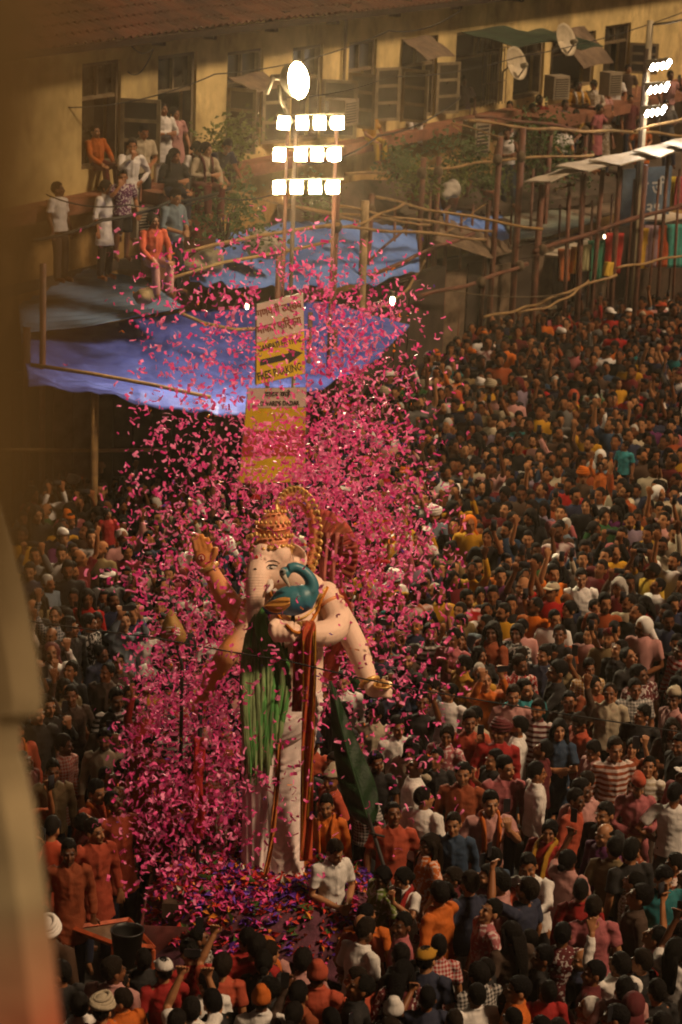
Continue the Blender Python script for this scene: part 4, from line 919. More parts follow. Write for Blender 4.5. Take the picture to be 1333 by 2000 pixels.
def cap_geo(kind, hd):
    v, f = [], []
    def addp(g):
        n = len(v); v.extend(g[0]); f.extend([tuple(i + n for i in q) for q in g[1]])
    if kind == 'topi':        # folded boat cap
        rings = []
        for (z, a, b) in ((1.625, .088, .112), (1.66, .084, .110), (1.70, .062, .104), (1.712, .012, .088)):
            rings += [V((a * math.cos(t), .006 + b * math.sin(t), z + .010 * abs(math.sin(t)))) for t in [2 * math.pi * k / 20 for k in range(20)]]
        addp((rings, [(i * 20 + k, i * 20 + (k + 1) % 20, (i + 1) * 20 + (k + 1) % 20, (i + 1) * 20 + k) for i in range(3) for k in range(20)] + [tuple(range(60, 80)), tuple(range(19, -1, -1))]))
    elif kind == 'cap':
        addp(ell_geo(V((0, .01, 1.612)), (.092, .112, .092), 18, 12)); v[:] = [V((p.x, p.y, max(p.z, 1.612))) for p in v]
        addp(tube_geo([V((0, -.06, 1.622)), V((0, -.12, 1.618)), V((0, -.165, 1.606))], [(.075, .008), (.07, .007), (.045, .005)], 12, V((1, 0, 0))))
    elif kind == 'turban':
        for k in range(5):
            z = 1.618 + k * .021; a = .094 + .012 * math.sin(k * 1.4) - (.02 if k == 4 else 0)
            addp(tube_geo([V((a * math.cos(t), .008 + (a + .016) * math.sin(t), z + .016 * math.sin(t * 1 + k))) for t in [2 * math.pi * q / 16 for q in range(17)]], .020, 8))
        addp(ell_geo(V((0, .008, 1.66)), (.085, .10, .065), 16, 10))
    elif kind == 'bandana':   # cloth tied over the head, peaked behind
        addp(ell_geo(V((0, .012, 1.60)), (.09, .113, .105), 18, 12)); v[:] = [V((p.x, p.y + (.06 * max(0, p.z - 1.66) / .05), max(p.z, 1.565 + .05 * (p.y < -.02)) + (.035 if p.z > 1.69 else 0))) for p in v]
    elif kind == 'veil':      # cloth over head and shoulders
        addp(ell_geo(V((0, .03, 1.575)), (.105, .115, .125), 18, 12)); v[:] = [V((p.x, p.y if p.y > -.055 else -.055, p.z)) for p in v]
        addp(tube_geo([V((0, .06, 1.56)), V((0, .09, 1.46)), V((0, .10, 1.36)), V((0, .13, 1.2))], [(.09, .06), (.11, .06), (.17, .06), (.16, .03)], 14, V((1, 0, 0))))
    return [hd(a) for a in v], f
def scarf_geo(up):
    out = []
    for s in (1, -1):
        out.append(tube_geo([up((s * .03, .09, 1.44)), up((s * .085, .05, 1.45)), up((s * .085, -.05, 1.42)), up((s * .075, -.135, 1.30)), up((s * .07, -.155, 1.12)), up((s * .075, -.16, .92))], [(.03, .02), (.035, .022), (.04, .022), (.05, .02), (.05, .018), (.055, .016)], 10, V((0, 0, 1))))
    return out

POSES = {
    'stand': Pose(), 'stand_l': Pose(yaw=-38, pit=4), 'stand_r': Pose(yaw=36, pit=2), 'look_up': Pose('loose', 'down', yaw=10, pit=24), 'look_up_l': Pose('down', 'loose', yaw=-20, pit=18), 'look_down': Pose('clasp', 'clasp', yaw=8, pit=-20),
    'phone': Pose('phone', 'loose', pit=4), 'phone_two': Pose('phonehi', 'phonehi', pit=14), 'phone_high': Pose('phonehi', 'down', yaw=-8, pit=14), 'wave': Pose('wave', 'down', yaw=14, pit=12), 'wave_l': Pose('loose', 'wave', yaw=-20, pit=10),
    'fold': Pose('fold', 'fold', yaw=18), 'pray': Pose('pray', 'pray', pit=6), 'reach': Pose('reach', 'down', yaw=14, pit=-4, lean=8), 'hip': Pose('hip', 'phone', yaw=-16), 'neck': Pose('loose', 'neck', yaw=-24), 'both_up': Pose('wave', 'wave', pit=18),
    'f_stand': Pose('loose', 'down', yaw=20, female=True), 'f_phone': Pose('phone', 'down', yaw=-18, pit=-8, female=True), 'f_fold': Pose('fold', 'fold', yaw=25, pit=6, female=True), 'f_up': Pose('phonehi', 'loose', yaw=-10, pit=12, female=True), 'f_down': Pose('clasp', 'loose', yaw=-35, pit=-10, female=True),
    'lean': Pose('reach', 'reach', yaw=-20, pit=10, lean=42), 'sit': Pose('knee', 'knee', yaw=14, legs='sit'), 'f_sit': Pose('knee', 'fold', yaw=24, pit=-4, legs='sit', female=True), 'stride': Pose('loose', 'reach', yaw=10, legs='step', twist=12),
}
CACHE = {}
def variant(pose, outfit):
    """meshes of one pose in one outfit; outfit = (garment, sleeve, lower)"""
    key = (pose, outfit)
    if key in CACHE: return CACHE[key]
    p = POSES[pose]; body, shirt, lower, (M3, hd) = geo_person(p, outfit)
    bk_ = ('b', pose)
    if bk_ not in CACHE:
        me = union_mesh(body, .0085, 'person_body', 2, .45); set_attr(me, 'feat', feat_of(me, M3, hd)); me.materials.append(M_skin); CACHE[bk_] = me
    sm_ = union_mesh(shirt, .014, 'garment', 2, .5); co = get_co(sm_); nn = get_no(sm_); sd = (len(pose) * 1.7) % 6
    amp = .006 * wob(co * np.array([1, 1, .55]), 26, sd) + .006 * wob(co * np.array([1, 1, 1.6]), 15, sd + 2) + .005 * (1 - 2 * np.abs(wob(co * np.array([.8, .8, 1.3]), 21, sd + 4))) - .004
    set_co(sm_, co + nn * amp[:, None]); sm_.materials.append(M_cloth)
    lk = ('l', pose, outfit[2])
    if lk not in CACHE:
        lm = union_mesh(lower, .022, 'trousers', 1, .5); lm.materials.append(M_cloth); CACHE[lk] = lm
    CACHE[key] = dict(body=CACHE[bk_], shirt=sm_, lower=CACHE[lk], hd=hd, p=p, pose=pose); return CACHE[key]
def hair_mesh(v_, style):
    key = ('h', v_['pose'], style)
    if key not in CACHE:
        me = bpy.data.meshes.new('hair'); g = hair_geo(style, v_['hd']); me.from_pydata([tuple(a) for a in g[0]], [], g[1]); me.shade_smooth(); me.materials.append(M_hair); CACHE[key] = me
    return CACHE[key]
def cap_mesh(v_, kind):
    key = ('c', v_['pose'], kind)
    if key not in CACHE:
        me = bpy.data.meshes.new('cap'); g = cap_geo(kind, v_['hd']); me.from_pydata([tuple(a) for a in g[0]], [], g[1]); me.shade_smooth(); me.materials.append(M_cloth); CACHE[key] = me
    return CACHE[key]
def scarf_mesh(v_):
    key = ('s', v_['pose'])
    if key not in CACHE:
        p = v_['p']; LM = Matrix.Rotation(p.lean, 3, 'X'); h0 = V((0, 0, .92)); up = lambda q: h0 + LM @ (rotz(p.twist) @ (V(q) - h0))
        me = union_mesh(scarf_geo(up), .012, 'scarf', 2, .5); co = get_co(me); set_co(me, co + get_no(me) * (.007 * wob(co, 30, 1))[:, None]); me.materials.append(M_cloth); CACHE[key] = me
    return CACHE[key]

COLS = {'white': (0.570, 0.542, 0.513), 'cream': (0.329, 0.276, 0.194), 'pale pink': (0.361, 0.180, 0.164), 'pink': (0.295, 0.082, 0.090), 'coral': (0.328, 0.053, 0.023), 'orange': (0.410, 0.094, 0.008), 'red': (0.246, 0.008, 0.007), 'maroon': (0.082, 0.008, 0.010), 'mustard': (0.328, 0.164, 0.010),
        'yellow': (0.426, 0.271, 0.033), 'navy': (0.016, 0.019, 0.040), 'black': (0.010, 0.009, 0.009), 'blue': (0.018, 0.037, 0.070), 'teal': (0.010, 0.107, 0.115), 'sky blue': (0.118, 0.152, 0.184), 'green': (0.021, 0.066, 0.021), 'lime': (0.131, 0.177, 0.034), 'grey': (0.084, 0.080, 0.077), 'brown': (0.047, 0.026, 0.016),
        'purple': (0.082, 0.012, 0.066), 'lavender': (0.167, 0.129, 0.174), 'khaki': (0.139, 0.098, 0.045), 'aqua': (0.016, 0.180, 0.205), 'rust': (0.197, 0.041, 0.011)}
SKINS = [(.23, .092, .036), (.18, .068, .026), (.27, .12, .052), (.135, .05, .019), (.30, .14, .064), (.10, .036, .014)]
PEOPLE = []
def cpy(me, name, parent, color):
    o = bpy.data.objects.new(name, me); COL.objects.link(o); o.parent = parent; o.color = color; return o
def person(loc, rz, pose='stand', garment='shirt', sleeve='short', lower='trousers', col='white', pat=1.0, hair='short', cap=None, capcol='white', skin=None, beard=0.0, lowcol='navy', scarf=None, scale=1.0, haircol=None, note='', who=None, face=''):
    v_ = variant(pose, (garment, sleeve, lower)); sk = skin if skin is not None else rnd.choice(SKINS)
    root = bpy.data.objects.new('person', v_['body']); COL.objects.link(root); root.location = loc; root.rotation_euler = (R_(rnd.gauss(0, 2.5)), R_(rnd.gauss(0, 2.5)), rz); root.scale = (scale * rnd.uniform(.95, 1.10), scale * rnd.uniform(.95, 1.12), scale); root.color = (*sk, beard)
    gname = {'shirt': 'shirt', 'tshirt': 'tshirt', 'kurta': 'kurta', 'dress': 'dress', 'vest': 'vest'}[garment]
    cpy(v_['shirt'], gname, root, (*COLS[col], pat)); cpy(v_['lower'], 'trousers' if lower != 'shorts' else 'shorts', root, (*COLS[lowcol], 1))
    hc = haircol if haircol else rnd.choice([(.006, .005, .004), (.008, .006, .005), (.005, .004, .004), (.013, .008, .005)])
    if hair and cap not in ('veil',): cpy(hair_mesh(v_, hair), 'hair', root, (*hc, 1))
    if cap: cpy(cap_mesh(v_, cap), {'topi': 'cap', 'cap': 'cap', 'turban': 'turban', 'bandana': 'headscarf', 'veil': 'veil'}[cap], root, (*COLS[capcol], 1))
    if scarf: cpy(scarf_mesh(v_), 'scarf', root, (*COLS[scarf], 1))
    PEOPLE.append(dict(o=root, col=col, garment=garment, pat=pat, hair=hair, cap=cap, capcol=capcol, scarf=scarf, pose=pose, rz=rz, note=note, female=v_['p'].female, sleeve=sleeve, who=who, beard=beard, haircol=hc, hd=v_['hd'], face=face))
    return root
PHONES = []
R_ = math.radians
M_phone = mat('phone_black', (.015, .015, .018), .3, .1, 5, 0, spec=.5)

def lod(pose, outfit, hair, cap, lv=0):
    """lighter meshes of a pose for the far crowd: list of (verts, tris, class, feat)"""
    key = ('lod', pose, outfit, hair, cap, lv)
    if key in CACHE: return CACHE[key]
    v_ = variant(pose, outfit); p = v_['p']; body, shirt, lower, (M3, hd) = geo_person(p, outfit)
    def arr(me, feat=None):
        me.calc_loop_triangles(); t = np.empty(len(me.loop_triangles) * 3, np.int32); me.loop_triangles.foreach_get('vertices', t); return get_co(me).copy(), t.reshape(-1, 3).copy(), feat
    k2 = ('lodb', pose, lv)
    if k2 not in CACHE:
        me = thin(union_mesh(geo_person.top, .0105, 'x', 1, .45), (1500, 800)[lv]); CACHE[k2] = arr(me, feat_of(me, M3, hd)); bpy.data.meshes.remove(me)
    k3 = ('lods', pose, outfit, lv)
    if k3 not in CACHE:
        me = thin(union_mesh(shirt, .022, 'x', 1, .5), (420, 220)[lv]); co = get_co(me); set_co(me, co + get_no(me) * (.009 * wob(co, 24, 1))[:, None]); CACHE[k3] = arr(me); bpy.data.meshes.remove(me)
    k4 = ('lodl',)
    if k4 not in CACHE:
        me = bpy.data.meshes.new('x'); g = tube_geo([V((0, 0, 0)), V((0, 0, .5)), V((0, 0, .95))], [(.12, .08), (.14, .09), (.15, .11)], 8, V((1, 0, 0))); me.from_pydata([tuple(a) for a in g[0]], [], g[1]); CACHE[k4] = arr(me); bpy.data.meshes.remove(me)
    k5 = ('lodh', pose, hair, lv)
    if hair and k5 not in CACHE:
        me = bpy.data.meshes.new('x'); g = hair_geo(hair, hd, *((16, 11), (12, 9))[lv]); me.from_pydata([tuple(a) for a in g[0]], [], g[1]); CACHE[k5] = arr(me); bpy.data.meshes.remove(me)
    k6 = ('lodc', pose, cap)
    if cap and k6 not in CACHE:
        me = bpy.data.meshes.new('x'); g = cap_geo(cap, hd); me.from_pydata([tuple(a) for a in g[0]], [], g[1]); CACHE[k6] = arr(me); bpy.data.meshes.remove(me)
    out = [('skin', *CACHE[k2]), ('shirt', *CACHE[k3]), ('lower', *CACHE[k4])]
    if hair: out.append(('hair', *CACHE[k5]))
    if cap: out.append(('cap', *CACHE[k6]))
    CACHE[key] = out; return out
def hand_pos(pose):
    """where the raised hand holds things, in body space"""
    p = POSES[pose]; k = p.r if p.r in ('phone', 'phonehi') else p.l
    s = 1 if k == p.r else -1
    el, wr, hdv = ARMS[k](s); x = (wr + hdv.normalized() * .10)
    if p.r == p.l == 'phonehi': x = V((0, wr.y, wr.z + .10))
    return x + V((0, -.03, .02))
# ------------------------------------------------------------------ the idol on its flower-heaped cart
ID = 27.2
def I(px, py, dd=0.0): return P(px, py, ID + dd)
def K(r): return r / FPX * ID
idol = empty('festival_idol', Vector((I(540, 1715).x, I(540, 1715).y, I(540, 1715).z)), 'tall elephant-headed festival idol in white dhoti with gold crown, one palm raised', 'statue')
def mat_idol():
    m = mat('idol_paint', (.90, .66, .52), .6, .08, 2.0, .05, 30, spec=.25); n = m.node_tree.nodes; l = m.node_tree.links; b = n['Principled BSDF']
    src = b.inputs['Base Color'].links[0].from_socket; at = n.new('ShaderNodeAttribute'); at.attribute_name = 'tint'; sp = n.new('ShaderNodeSeparateColor'); l.new(at.outputs['Color'], sp.inputs[0])
    nz = n.new('ShaderNodeTexNoise'); nz.inputs['Scale'].default_value = 7; nz.inputs['Detail'].default_value = 3
    mm = n.new('ShaderNodeMath'); mm.operation = 'MULTIPLY_ADD'; mm.use_clamp = True; l.new(nz.outputs[0], mm.inputs[0]); mm.inputs[1].default_value = .9; mm.inputs[2].default_value = .45
    m2 = n.new('ShaderNodeMath'); m2.operation = 'MULTIPLY'; l.new(mm.outputs[0], m2.inputs[0]); l.new(sp.outputs[0], m2.inputs[1])
    mx = n.new('ShaderNodeMixRGB'); mx.inputs[2].default_value = (.72, .27, .06, 1); l.new(m2.outputs[0], mx.inputs[0]); l.new(src, mx.inputs[1]); l.new(mx.outputs[0], b.inputs['Base Color']); return m
M_idol = mat_idol()
M_gold = mat('gold_paint', (.80, .48, .14), .32, .25, 6, .25, 40, metal=.3, spec=.6)
M_goldred = mat('gold_red', (.80, .44, .19), .45, .2, 12, .3, 50, metal=.15, col2=(.74, .17, .09))
def T(pts, seg=16): return tube_geo([I(*a[:3]) for a in pts], [K(a[3]) if not isinstance(a[3], tuple) else (K(a[3][0]), K(a[3][1])) for a in pts], seg, RIGHT)
def EL(px, py, dd, rx, ry, rz, M=None): return ell_geo(I(px, py, dd), (K(rx), K(ry), K(rz)), 20, 14, M)
VM = Matrix((RIGHT, FWD, UP)).transposed()      # view-aligned axes for shapes described from this side
def spans(pts, n=4):      # smooth a polyline with Catmull-Rom
    out = []; q = [np.array(a, dtype=float) for a in pts]; q = [2 * q[0] - q[1]] + q + [2 * q[-1] - q[-2]]
    for i in range(1, len(q) - 2):
        for k in range(n):
            t = k / n; out.append(tuple(float(w__) for w__ in .5 * (2 * q[i] + (q[i + 1] - q[i - 1]) * t + (2 * q[i - 1] - 5 * q[i] + 4 * q[i + 1] - q[i + 2]) * t * t + (3 * q[i] - q[i - 1] - 3 * q[i + 1] + q[i + 2]) * t ** 3)))
    out.append(tuple(float(w__) for w__ in q[-2])); return out
bp = [tube_geo([I(565, 1405, .05), I(566, 1350, .02), I(568, 1300, -.02), I(575, 1240, 0), I(588, 1185, .05), I(592, 1148, .06), I(560, 1122, .02)], [(K(a), K(b)) for a, b in ((58, 48), (62, 60), (64, 64), (58, 54), (50, 42), (42, 34), (34, 32))], 22, RIGHT),
      EL(638, 1160, .02, 25, 25, 25), EL(508, 1172, .2, 28, 26, 28), EL(566, 1300, -.14, 52, 40, 48),
      EL(533, 1096, 0, 40, 44, 44), EL(524, 1118, -.06, 33, 36, 34), EL(515, 1085, -.12, 25, 24, 26), EL(546, 1085, -.1, 24, 24, 26), EL(540, 1126, -.04, 26, 26, 22),
      T(spans([(511, 1102, -.14, 27), (503, 1128, -.27, 23.5), (500, 1155, -.33, 20), (499, 1180, -.36, 17), (497, 1203, -.36, 14.5), (498, 1222, -.34, 12.5), (507, 1234, -.32, 10.5), (516, 1230, -.3, 9)])),
      T(spans([(630, 1156, .02, 25), (650, 1186, -.06, 26), (660, 1216, -.22, 26), (648, 1233, -.36, 26), (622, 1239, -.47, 25), (600, 1238, -.54, 20), (586, 1236, -.57, 17)])),
      EL(566, 1234, -.66, 26, 24, 19), EL(545, 1231, -.70, 21, 20, 19),
      T(spans([(645, 1172, .14, 24), (674, 1220, .2, 24), (697, 1265, .18, 23), (712, 1305, .12, 20), (721, 1330, .08, 16.5), (726, 1340, .06, 15)])),
      EL(734, 1350, .02, 21, 12, 13),
      T(spans([(505, 1180, .22, 25), (478, 1196, .18, 25), (456, 1186, .12, 24), (436, 1158, .06, 21), (420, 1130, .0, 17.5), (409, 1108, -.03, 15)])),
      EL(399, 1086, -.04, 20, 9, 23, VM),
      T(spans([(492, 1215, .22, 25), (462, 1255, .16, 23), (436, 1290, .06, 21), (415, 1325, -.02, 17), (402, 1352, -.06, 14)])), EL(394, 1368, -.08, 16, 12, 18)]
for k in range(4):           # raised palm fingers, fist fingers, fingers under the bowl
    x0, x1 = 384 + k * 9.2, (377, 384, 393, 404)[k]; y1 = (1050, 1042, 1043, 1050)[k]
    bp.append(T([(x0, 1076, -.05, 6.6), ((x0 + x1) / 2, 1060, -.06, 6.2), (x1, y1, -.08, 5.0)], 10))
    xf = 536 + k * 10.5; bp.append(T(spans([(xf + 3, 1218, -.76, 7.4), (xf - 1, 1228, -.85, 7.6), (xf, 1241, -.85, 7.2), (xf + 4, 1250, -.76, 6.6)], 3), 10))
    bp.append(T([(742, 1344 + k * 4.5, -.03, 5.2), (756, 1346 + k * 4.5, -.06, 4.8), (766, 1349 + k * 4, -.03, 4)], 8)); bp.append(T([(396 - k * 5, 1376, -.1, 5), (392 - k * 5, 1388, -.12, 4.5), (393 - k * 4, 1398, -.1, 4)], 8))
bp += [T([(414, 1092, -.05, 6.5), (421, 1080, -.08, 6), (423, 1068, -.09, 5)], 10), T([(550, 1218, -.74, 7.5), (537, 1214, -.82, 7.5), (529, 1223, -.86, 6.5)], 10), EL(512, 1708, -.18, 20, 30, 10), EL(562, 1706, -.15, 20, 30, 10), T([(535, 1390, .0, 24), (512, 1500, -.03, 22), (508, 1620, -.06, 18), (506, 1706, -.1, 16)]), T([(575, 1390, .0, 24), (566, 1500, -.05, 22), (562, 1620, -.08, 18), (561, 1704, -.1, 16)])]
bm_ = union_mesh(bp, .013, 'idol_body', 3, .5)
off = idol.location.copy(); co = get_co(bm_); proj = np.array([PIX(c)[0] for c in co]); tint_ = np.zeros((len(co), 4), np.float32); tint_[:, 3] = 1
tint_[:, 0] = np.clip((485 - proj) / 35, 0, 1) * .95 + .06
# carved rings across the trunk
pyv = np.array([PIX(c)[1] for c in co]); tr_ = (proj < 524) & (proj > 478) & (pyv > 1122) & (pyv < 1225)
co = co + get_no(bm_) * (tr_ * .0035 * np.sin(pyv * 1.15))[:, None]
set_attr(bm_, 'tint', tint_); set_co(bm_, co - np.array(off)); 
ib = link_mesh(bm_, 'body', M_idol, idol)
from mathutils.bvhtree import BVHTree
_bv = BVHTree.FromPolygons([Vector(c) for c in (co)], [tuple(p.vertices) for p in bm_.polygons])
def on_idol(px, py, lift=.004):
    r = (P(px, py, 10) - EYE).normalized(); h = _bv.ray_cast(EYE, r)
    return (h[0] + h[1] * lift, h[1]) if h[0] is not None else (I(px, py), -FWD)
def decal(poly, m, name, th=.008, parent=ib):
    pts = [on_idol(*a) for a in poly]; nn = sum((q[1] for q in pts), Vector()).normalized(); mb = MB(); n = len(pts)
    mb.add([q[0] + nn * th for q in pts] + [q[0] - nn * .012 for q in pts], [tuple(range(n)), tuple(range(2 * n - 1, n - 1, -1))] + [(k, (k + 1) % n, n + (k + 1) % n, n + k) for k in range(n)])
    o = mb.build(name, m, None); o.data.transform(Matrix.Translation(-off)); o.parent = parent; return o
M_wh = mat('enamel_white', (.75, .66, .58), .4, .05, 3, 0); M_bk = mat('enamel_black', (.015, .01, .01), .3, .05, 3, 0); M_rd = mat('enamel_red', (.42, .03, .03), .4, .1, 3, 0)
almond = lambda cx, cy, a, b, tl=0.0: [(cx + a * math.cos(t), cy + b * math.sin(t) * (1 if math.sin(t) < 0 else .7) + tl * math.cos(t)) for t in [2 * math.pi * k / 12 for k in range(12)]]
decal(almond(531, 1109, 10, 4.0, -1.2), M_wh, 'eye', .005); decal(almond(529, 1109, 4.2, 3.6), M_bk, 'pupil', .009); decal([(520, 1108.5), (526, 1104.6), (533, 1103.8), (542, 1106), (542, 1104.4), (533, 1101.8), (525, 1102.6)], M_bk, 'eyelid', .010)
decal(almond(499, 1112, 3, 1.8), M_bk, 'eye', .004)
M_brow = mat('brow_brown', (.10, .04, .025), .5, .1, 5, 0); decal([(518, 1100), (526, 1096.4), (535, 1095.6), (545, 1098.5), (535, 1093.8), (525, 1094.8)], M_brow, 'eyebrow', .004)
for k in range(3): decal([(493, 1094.5 - k * 4.5), (512, 1093 - k * 4.5), (512, 1091.2 - k * 4.5), (493, 1092.7 - k * 4.5)], M_wh, 'forehead_mark', .004)
decal(almond(502, 1089, 2.8, 4), M_rd, 'forehead_mark', .008)
cxm, cym = 394, 1090      # mark painted on the raised palm
decal(almond(cxm, cym, 8, 9), M_rd, 'palm_mark', .004); decal(almond(cxm, cym, 5.4, 6.4), M_idol, 'palm_mark', .007); decal([(cxm - 4, cym - 3), (cxm + 2, cym - 5), (cxm + 1, cym), (cxm + 4, cym + 3), (cxm - 2, cym + 5), (cxm - 4, cym + 3), (cxm, cym + 1)], M_rd, 'palm_mark', .010)
def part(mb, name, m, smooth=True, parent=None): return mb.build(name, m, parent or idol, smooth)
mb = MB(); v, f = T(spans([(527, 1136, -.3, 7.5), (528, 1146, -.36, 6.5), (524, 1154, -.42, 4), (521, 1158, -.44, 1.5)]), 10); mb.add(v, f); part(mb, 'tusk', M_wh)
# ear: a broad curled fan
def fan(pts, dds, th, m, name):
    mb = MB(); mb.sheet([[I(*p) for p in row] for row in pts], th, -FWD); return part(mb, name, m)
rows = []
for i in range(9):
    s = i / 8; rows.append([(556 + 52 * s * math.cos(a) * (1 - .15 * s), 1096 - 34 * math.sin(a) * s - 4, .0 + .12 * s + .05 * math.sin(a * 5) * s - .1 * s * s * (1 if i > 6 else 0)) for a in [(-1.25 + 2.5 * k / 14) for k in range(15)]])
fan(rows, None, .035, M_idol, 'ear')
for me_ in [idol.children[-1].data]: set_attr(me_, 'tint', np.tile(np.array([.1, 0, 0, 1], np.float32), (len(me_.vertices), 1)))
mb = MB(); v, f = T(spans([(548, 1077, -.02, 10), (560, 1084, .02, 11), (566, 1100, .06, 9), (566, 1118, .08, 5)]), 12); mb.add(v, f); part(mb, 'hair', mat('idol_hair', (.05, .018, .01), .5, .2, 8, .1))
# crown
def lathe(prof, cx, dd, m, name, seg=36, tilt=-.06, scal=0, parent=None):
    mb = MB(); vv = []
    for (y, r) in prof:
        c = I(cx + (1085 - y) * tilt * -1, y, dd)
        vv.append([c + RIGHT * K(r) * math.cos(a) * (1 + scal * math.cos(a * 9)) + (FWD * .95 + UP * .28).normalized() * K(r) * math.sin(a) * (1 + scal * math.cos(a * 9)) for a in [2 * math.pi * k / seg for k in range(seg)]])
    mb.add([p for r in vv for p in r], [(i * seg + k, i * seg + (k + 1) % seg, (i + 1) * seg + (k + 1) % seg, (i + 1) * seg + k) for i in range(len(vv) - 1) for k in range(seg)] + [tuple(range(seg)), tuple(range(len(vv) * seg - 1, (len(vv) - 1) * seg - 1, -1))])
    return part(mb, name, m, True, parent)
cr_ = lathe([(1086, 40), (1080, 43), (1074, 43), (1071, 40), (1064, 40), (1061, 43), (1057, 43), (1054, 38)], 529, .0, M_gold, 'crown')
lathe([(1056, 36), (1050, 39), (1046, 38), (1042, 33), (1034, 32), (1031, 35), (1027, 35)], 531, .0, M_goldred, 'crown_tier', scal=.02, parent=cr_)
lathe([(1029, 31), (1024, 33), (1020, 30), (1012, 26), (1006, 20), (1001, 13), (997, 8)], 533, .0, M_goldred, 'crown_tier', scal=.02, parent=cr_)
lathe([(999, 7), (994, 9), (990, 6), (985, 3), (979, 1)], 534, .0, M_gold, 'finial', parent=cr_)
for k in range(11):
    a = math.pi * (1.02 + .96 * k / 10); mb = MB(); c = I(529 + 43 * math.cos(a), 1070 + 4 * math.sin(a * 2), .0) + FWD * K(43) * math.sin(a)
    mb.ell(c, K(4.2), 8, 6); part(mb, 'bead', M_gold, True, cr_)
mb = MB()
for (dx, dy, r) in ((0, 0, 8), (-5, -9, 5), (3, -12, 6), (-4, 8, 5), (6, 9, 4)): mb.ell(I(497 + dx, 1056 + dy, -.12), (K(r), K(4), K(r)), 10, 8)
part(mb, 'crown_ornament', M_gold, True, cr_)
mb = MB(); mb.ell(I(497, 1053, -.15), K(4), 10, 8); part(mb, 'jewel', mat('jewel_blue', (.02, .10, .25), .15, .1, 3, 0), True, cr_)
for (yy, rr_, cx2, nn_, hh_) in ((1052, 40, 530, 14, 9), (1026, 36, 532, 12, 8), (1004, 21, 533, 8, 7)):
    for k in range(nn_):
        a = math.pi * (1 + k / (nn_ - 1)); c = I(cx2 + (1085 - yy) * .06 + rr_ * math.cos(a), yy - 2, 0) + FWD * K(rr_) * math.sin(a)
        mb = MB(); mb.tube([c, c + UP * K(hh_ * .5), c + UP * K(hh_)], [K(2.6), K(3.2), K(.4)], 6); part(mb, 'crown_leaf', M_gold, True, cr_)
# gilded halo behind the head: ring, scrolls and leaf tips
hc = (576, 1046); mb = MB(); ring_ = [(hc[0] + 40 * math.cos(a), hc[1] - 82 * math.sin(a)) for a in [math.radians(-45 + 185 * k / 40) for k in range(41)]]
v, f = T([(x, y, .26, 6) for x, y in ring_], 8); mb.add(v, f); v, f = T([(hc[0] + (x - hc[0]) * .8, hc[1] + (y - hc[1]) * .8, .28, 4) for x, y in ring_], 8); mb.add(v, f); hal = part(mb, 'halo', M_goldred)
for k in range(0, 41, 2):
    x, y = ring_[k]; a = math.radians(-45 + 185 * k / 40); mb = MB(); ox, oy = math.cos(a) * 12, -math.sin(a) * 12
    v, f = T(spans([(x, y, .26, 5), (x + ox * .6 + oy * .3, y + oy * .6 - ox * .3, .24, 4.5), (x + ox * 1.1, y + oy * 1.1, .23, 3.5), (x + ox * .9 - oy * .5, y + oy * .9 + ox * .5, .22, 2)], 3), 6); mb.add(v, f); part(mb, 'scroll', M_gold, True, hal)
    mb = MB(); mb.ell(I(hc[0] + (x - hc[0]) * .9, hc[1] + (y - hc[1]) * .9, .25), K(2.6), 8, 6); part(mb, 'boss', M_goldred, True, hal)
# pleated red and pink cloth fan behind the shoulder
mb = MB(); rows = []
for i in range(10):
    s = i / 9; rows.append([I(612 + 80 * s * math.cos(a) + 8 * s, 1090 - 98 * s * math.sin(a) * .9 - 8, .42 + .07 * math.sin(k * 2.2) * s) for k, a in enumerate([math.radians(-35 + 130 * k / 40) for k in range(41)])])
mb.sheet(rows, .02, -FWD); part(mb, 'cloth_fan', mat('fan_red', (.42, .05, .06), .75, .4, 5, .2, 20, col2=(.3, .12, .04)))
mb = MB(); rows = []
for i in range(14):
    s = i / 13; rows.append([I(628 + 45 * t + 12 * s - 10 * math.sin(s * 3), 1040 + 175 * s, .38 + .05 * math.sin(t * 16 + s * 3)) for t in [k / 12 for k in range(13)]])
mb.sheet(rows, .015, -FWD); part(mb, 'shawl', mat('shawl_pink', (.52, .16, .13), .75, .3, 5, .2, 20))
# dhoti: two draped legs and a waist wrap, with modelled folds
M_dhoti = mat('dhoti_white', (.74, .62, .58), .8, .12, 5, .1, 60)
def leg(path, name, swag):
    pts = spans(path, 14); seg = 72; vv = []; n = len(pts)
    for i, (x, y, d, r) in enumerate(pts):
        c = I(x, y, d); s = i / (n - 1)
        for k in range(seg):
            a = 2 * math.pi * k / seg; fr = -math.sin(a)       # front-facing amount
            if swag: h = (1.5 + .8 * math.sin(y * .07 + a)) * (1 - 2 * abs(math.sin((y - 30 * math.cos(a * 1.1 + 1.57) ** 2 + 6 * math.sin(a * 2 + y * .02) + 5 * math.sin(y * .11)) / 6.3))) + .9 * math.sin(a * 9 + y * .03)
            else: h = 2.2 * math.sin(a * 15 + 1.5 * math.sin(s * 5)) + .8 * math.sin(a * 31)
            vv.append(c + RIGHT * K(r + h) * math.cos(a) + (FWD * .96 + UP * .27).normalized() * K(r * .95 + h) * math.sin(a))
    mb = MB(); mb.add(vv, [(i * seg + k, i * seg + (k + 1) % seg, (i + 1) * seg + (k + 1) % seg, (i + 1) * seg + k) for i in range(n - 1) for k in range(seg)] + [tuple(range(seg)), tuple(range(n * seg - 1, (n - 1) * seg - 1, -1))])
    return part(mb, name, M_dhoti)
leg([(522, 1385, .02, 44), (516, 1440, .0, 42), (512, 1500, -.03, 38), (510, 1560, -.05, 35), (508, 1620, -.06, 33), (506, 1680, -.06, 34), (505, 1712, -.06, 37)], 'dhoti_leg', False)
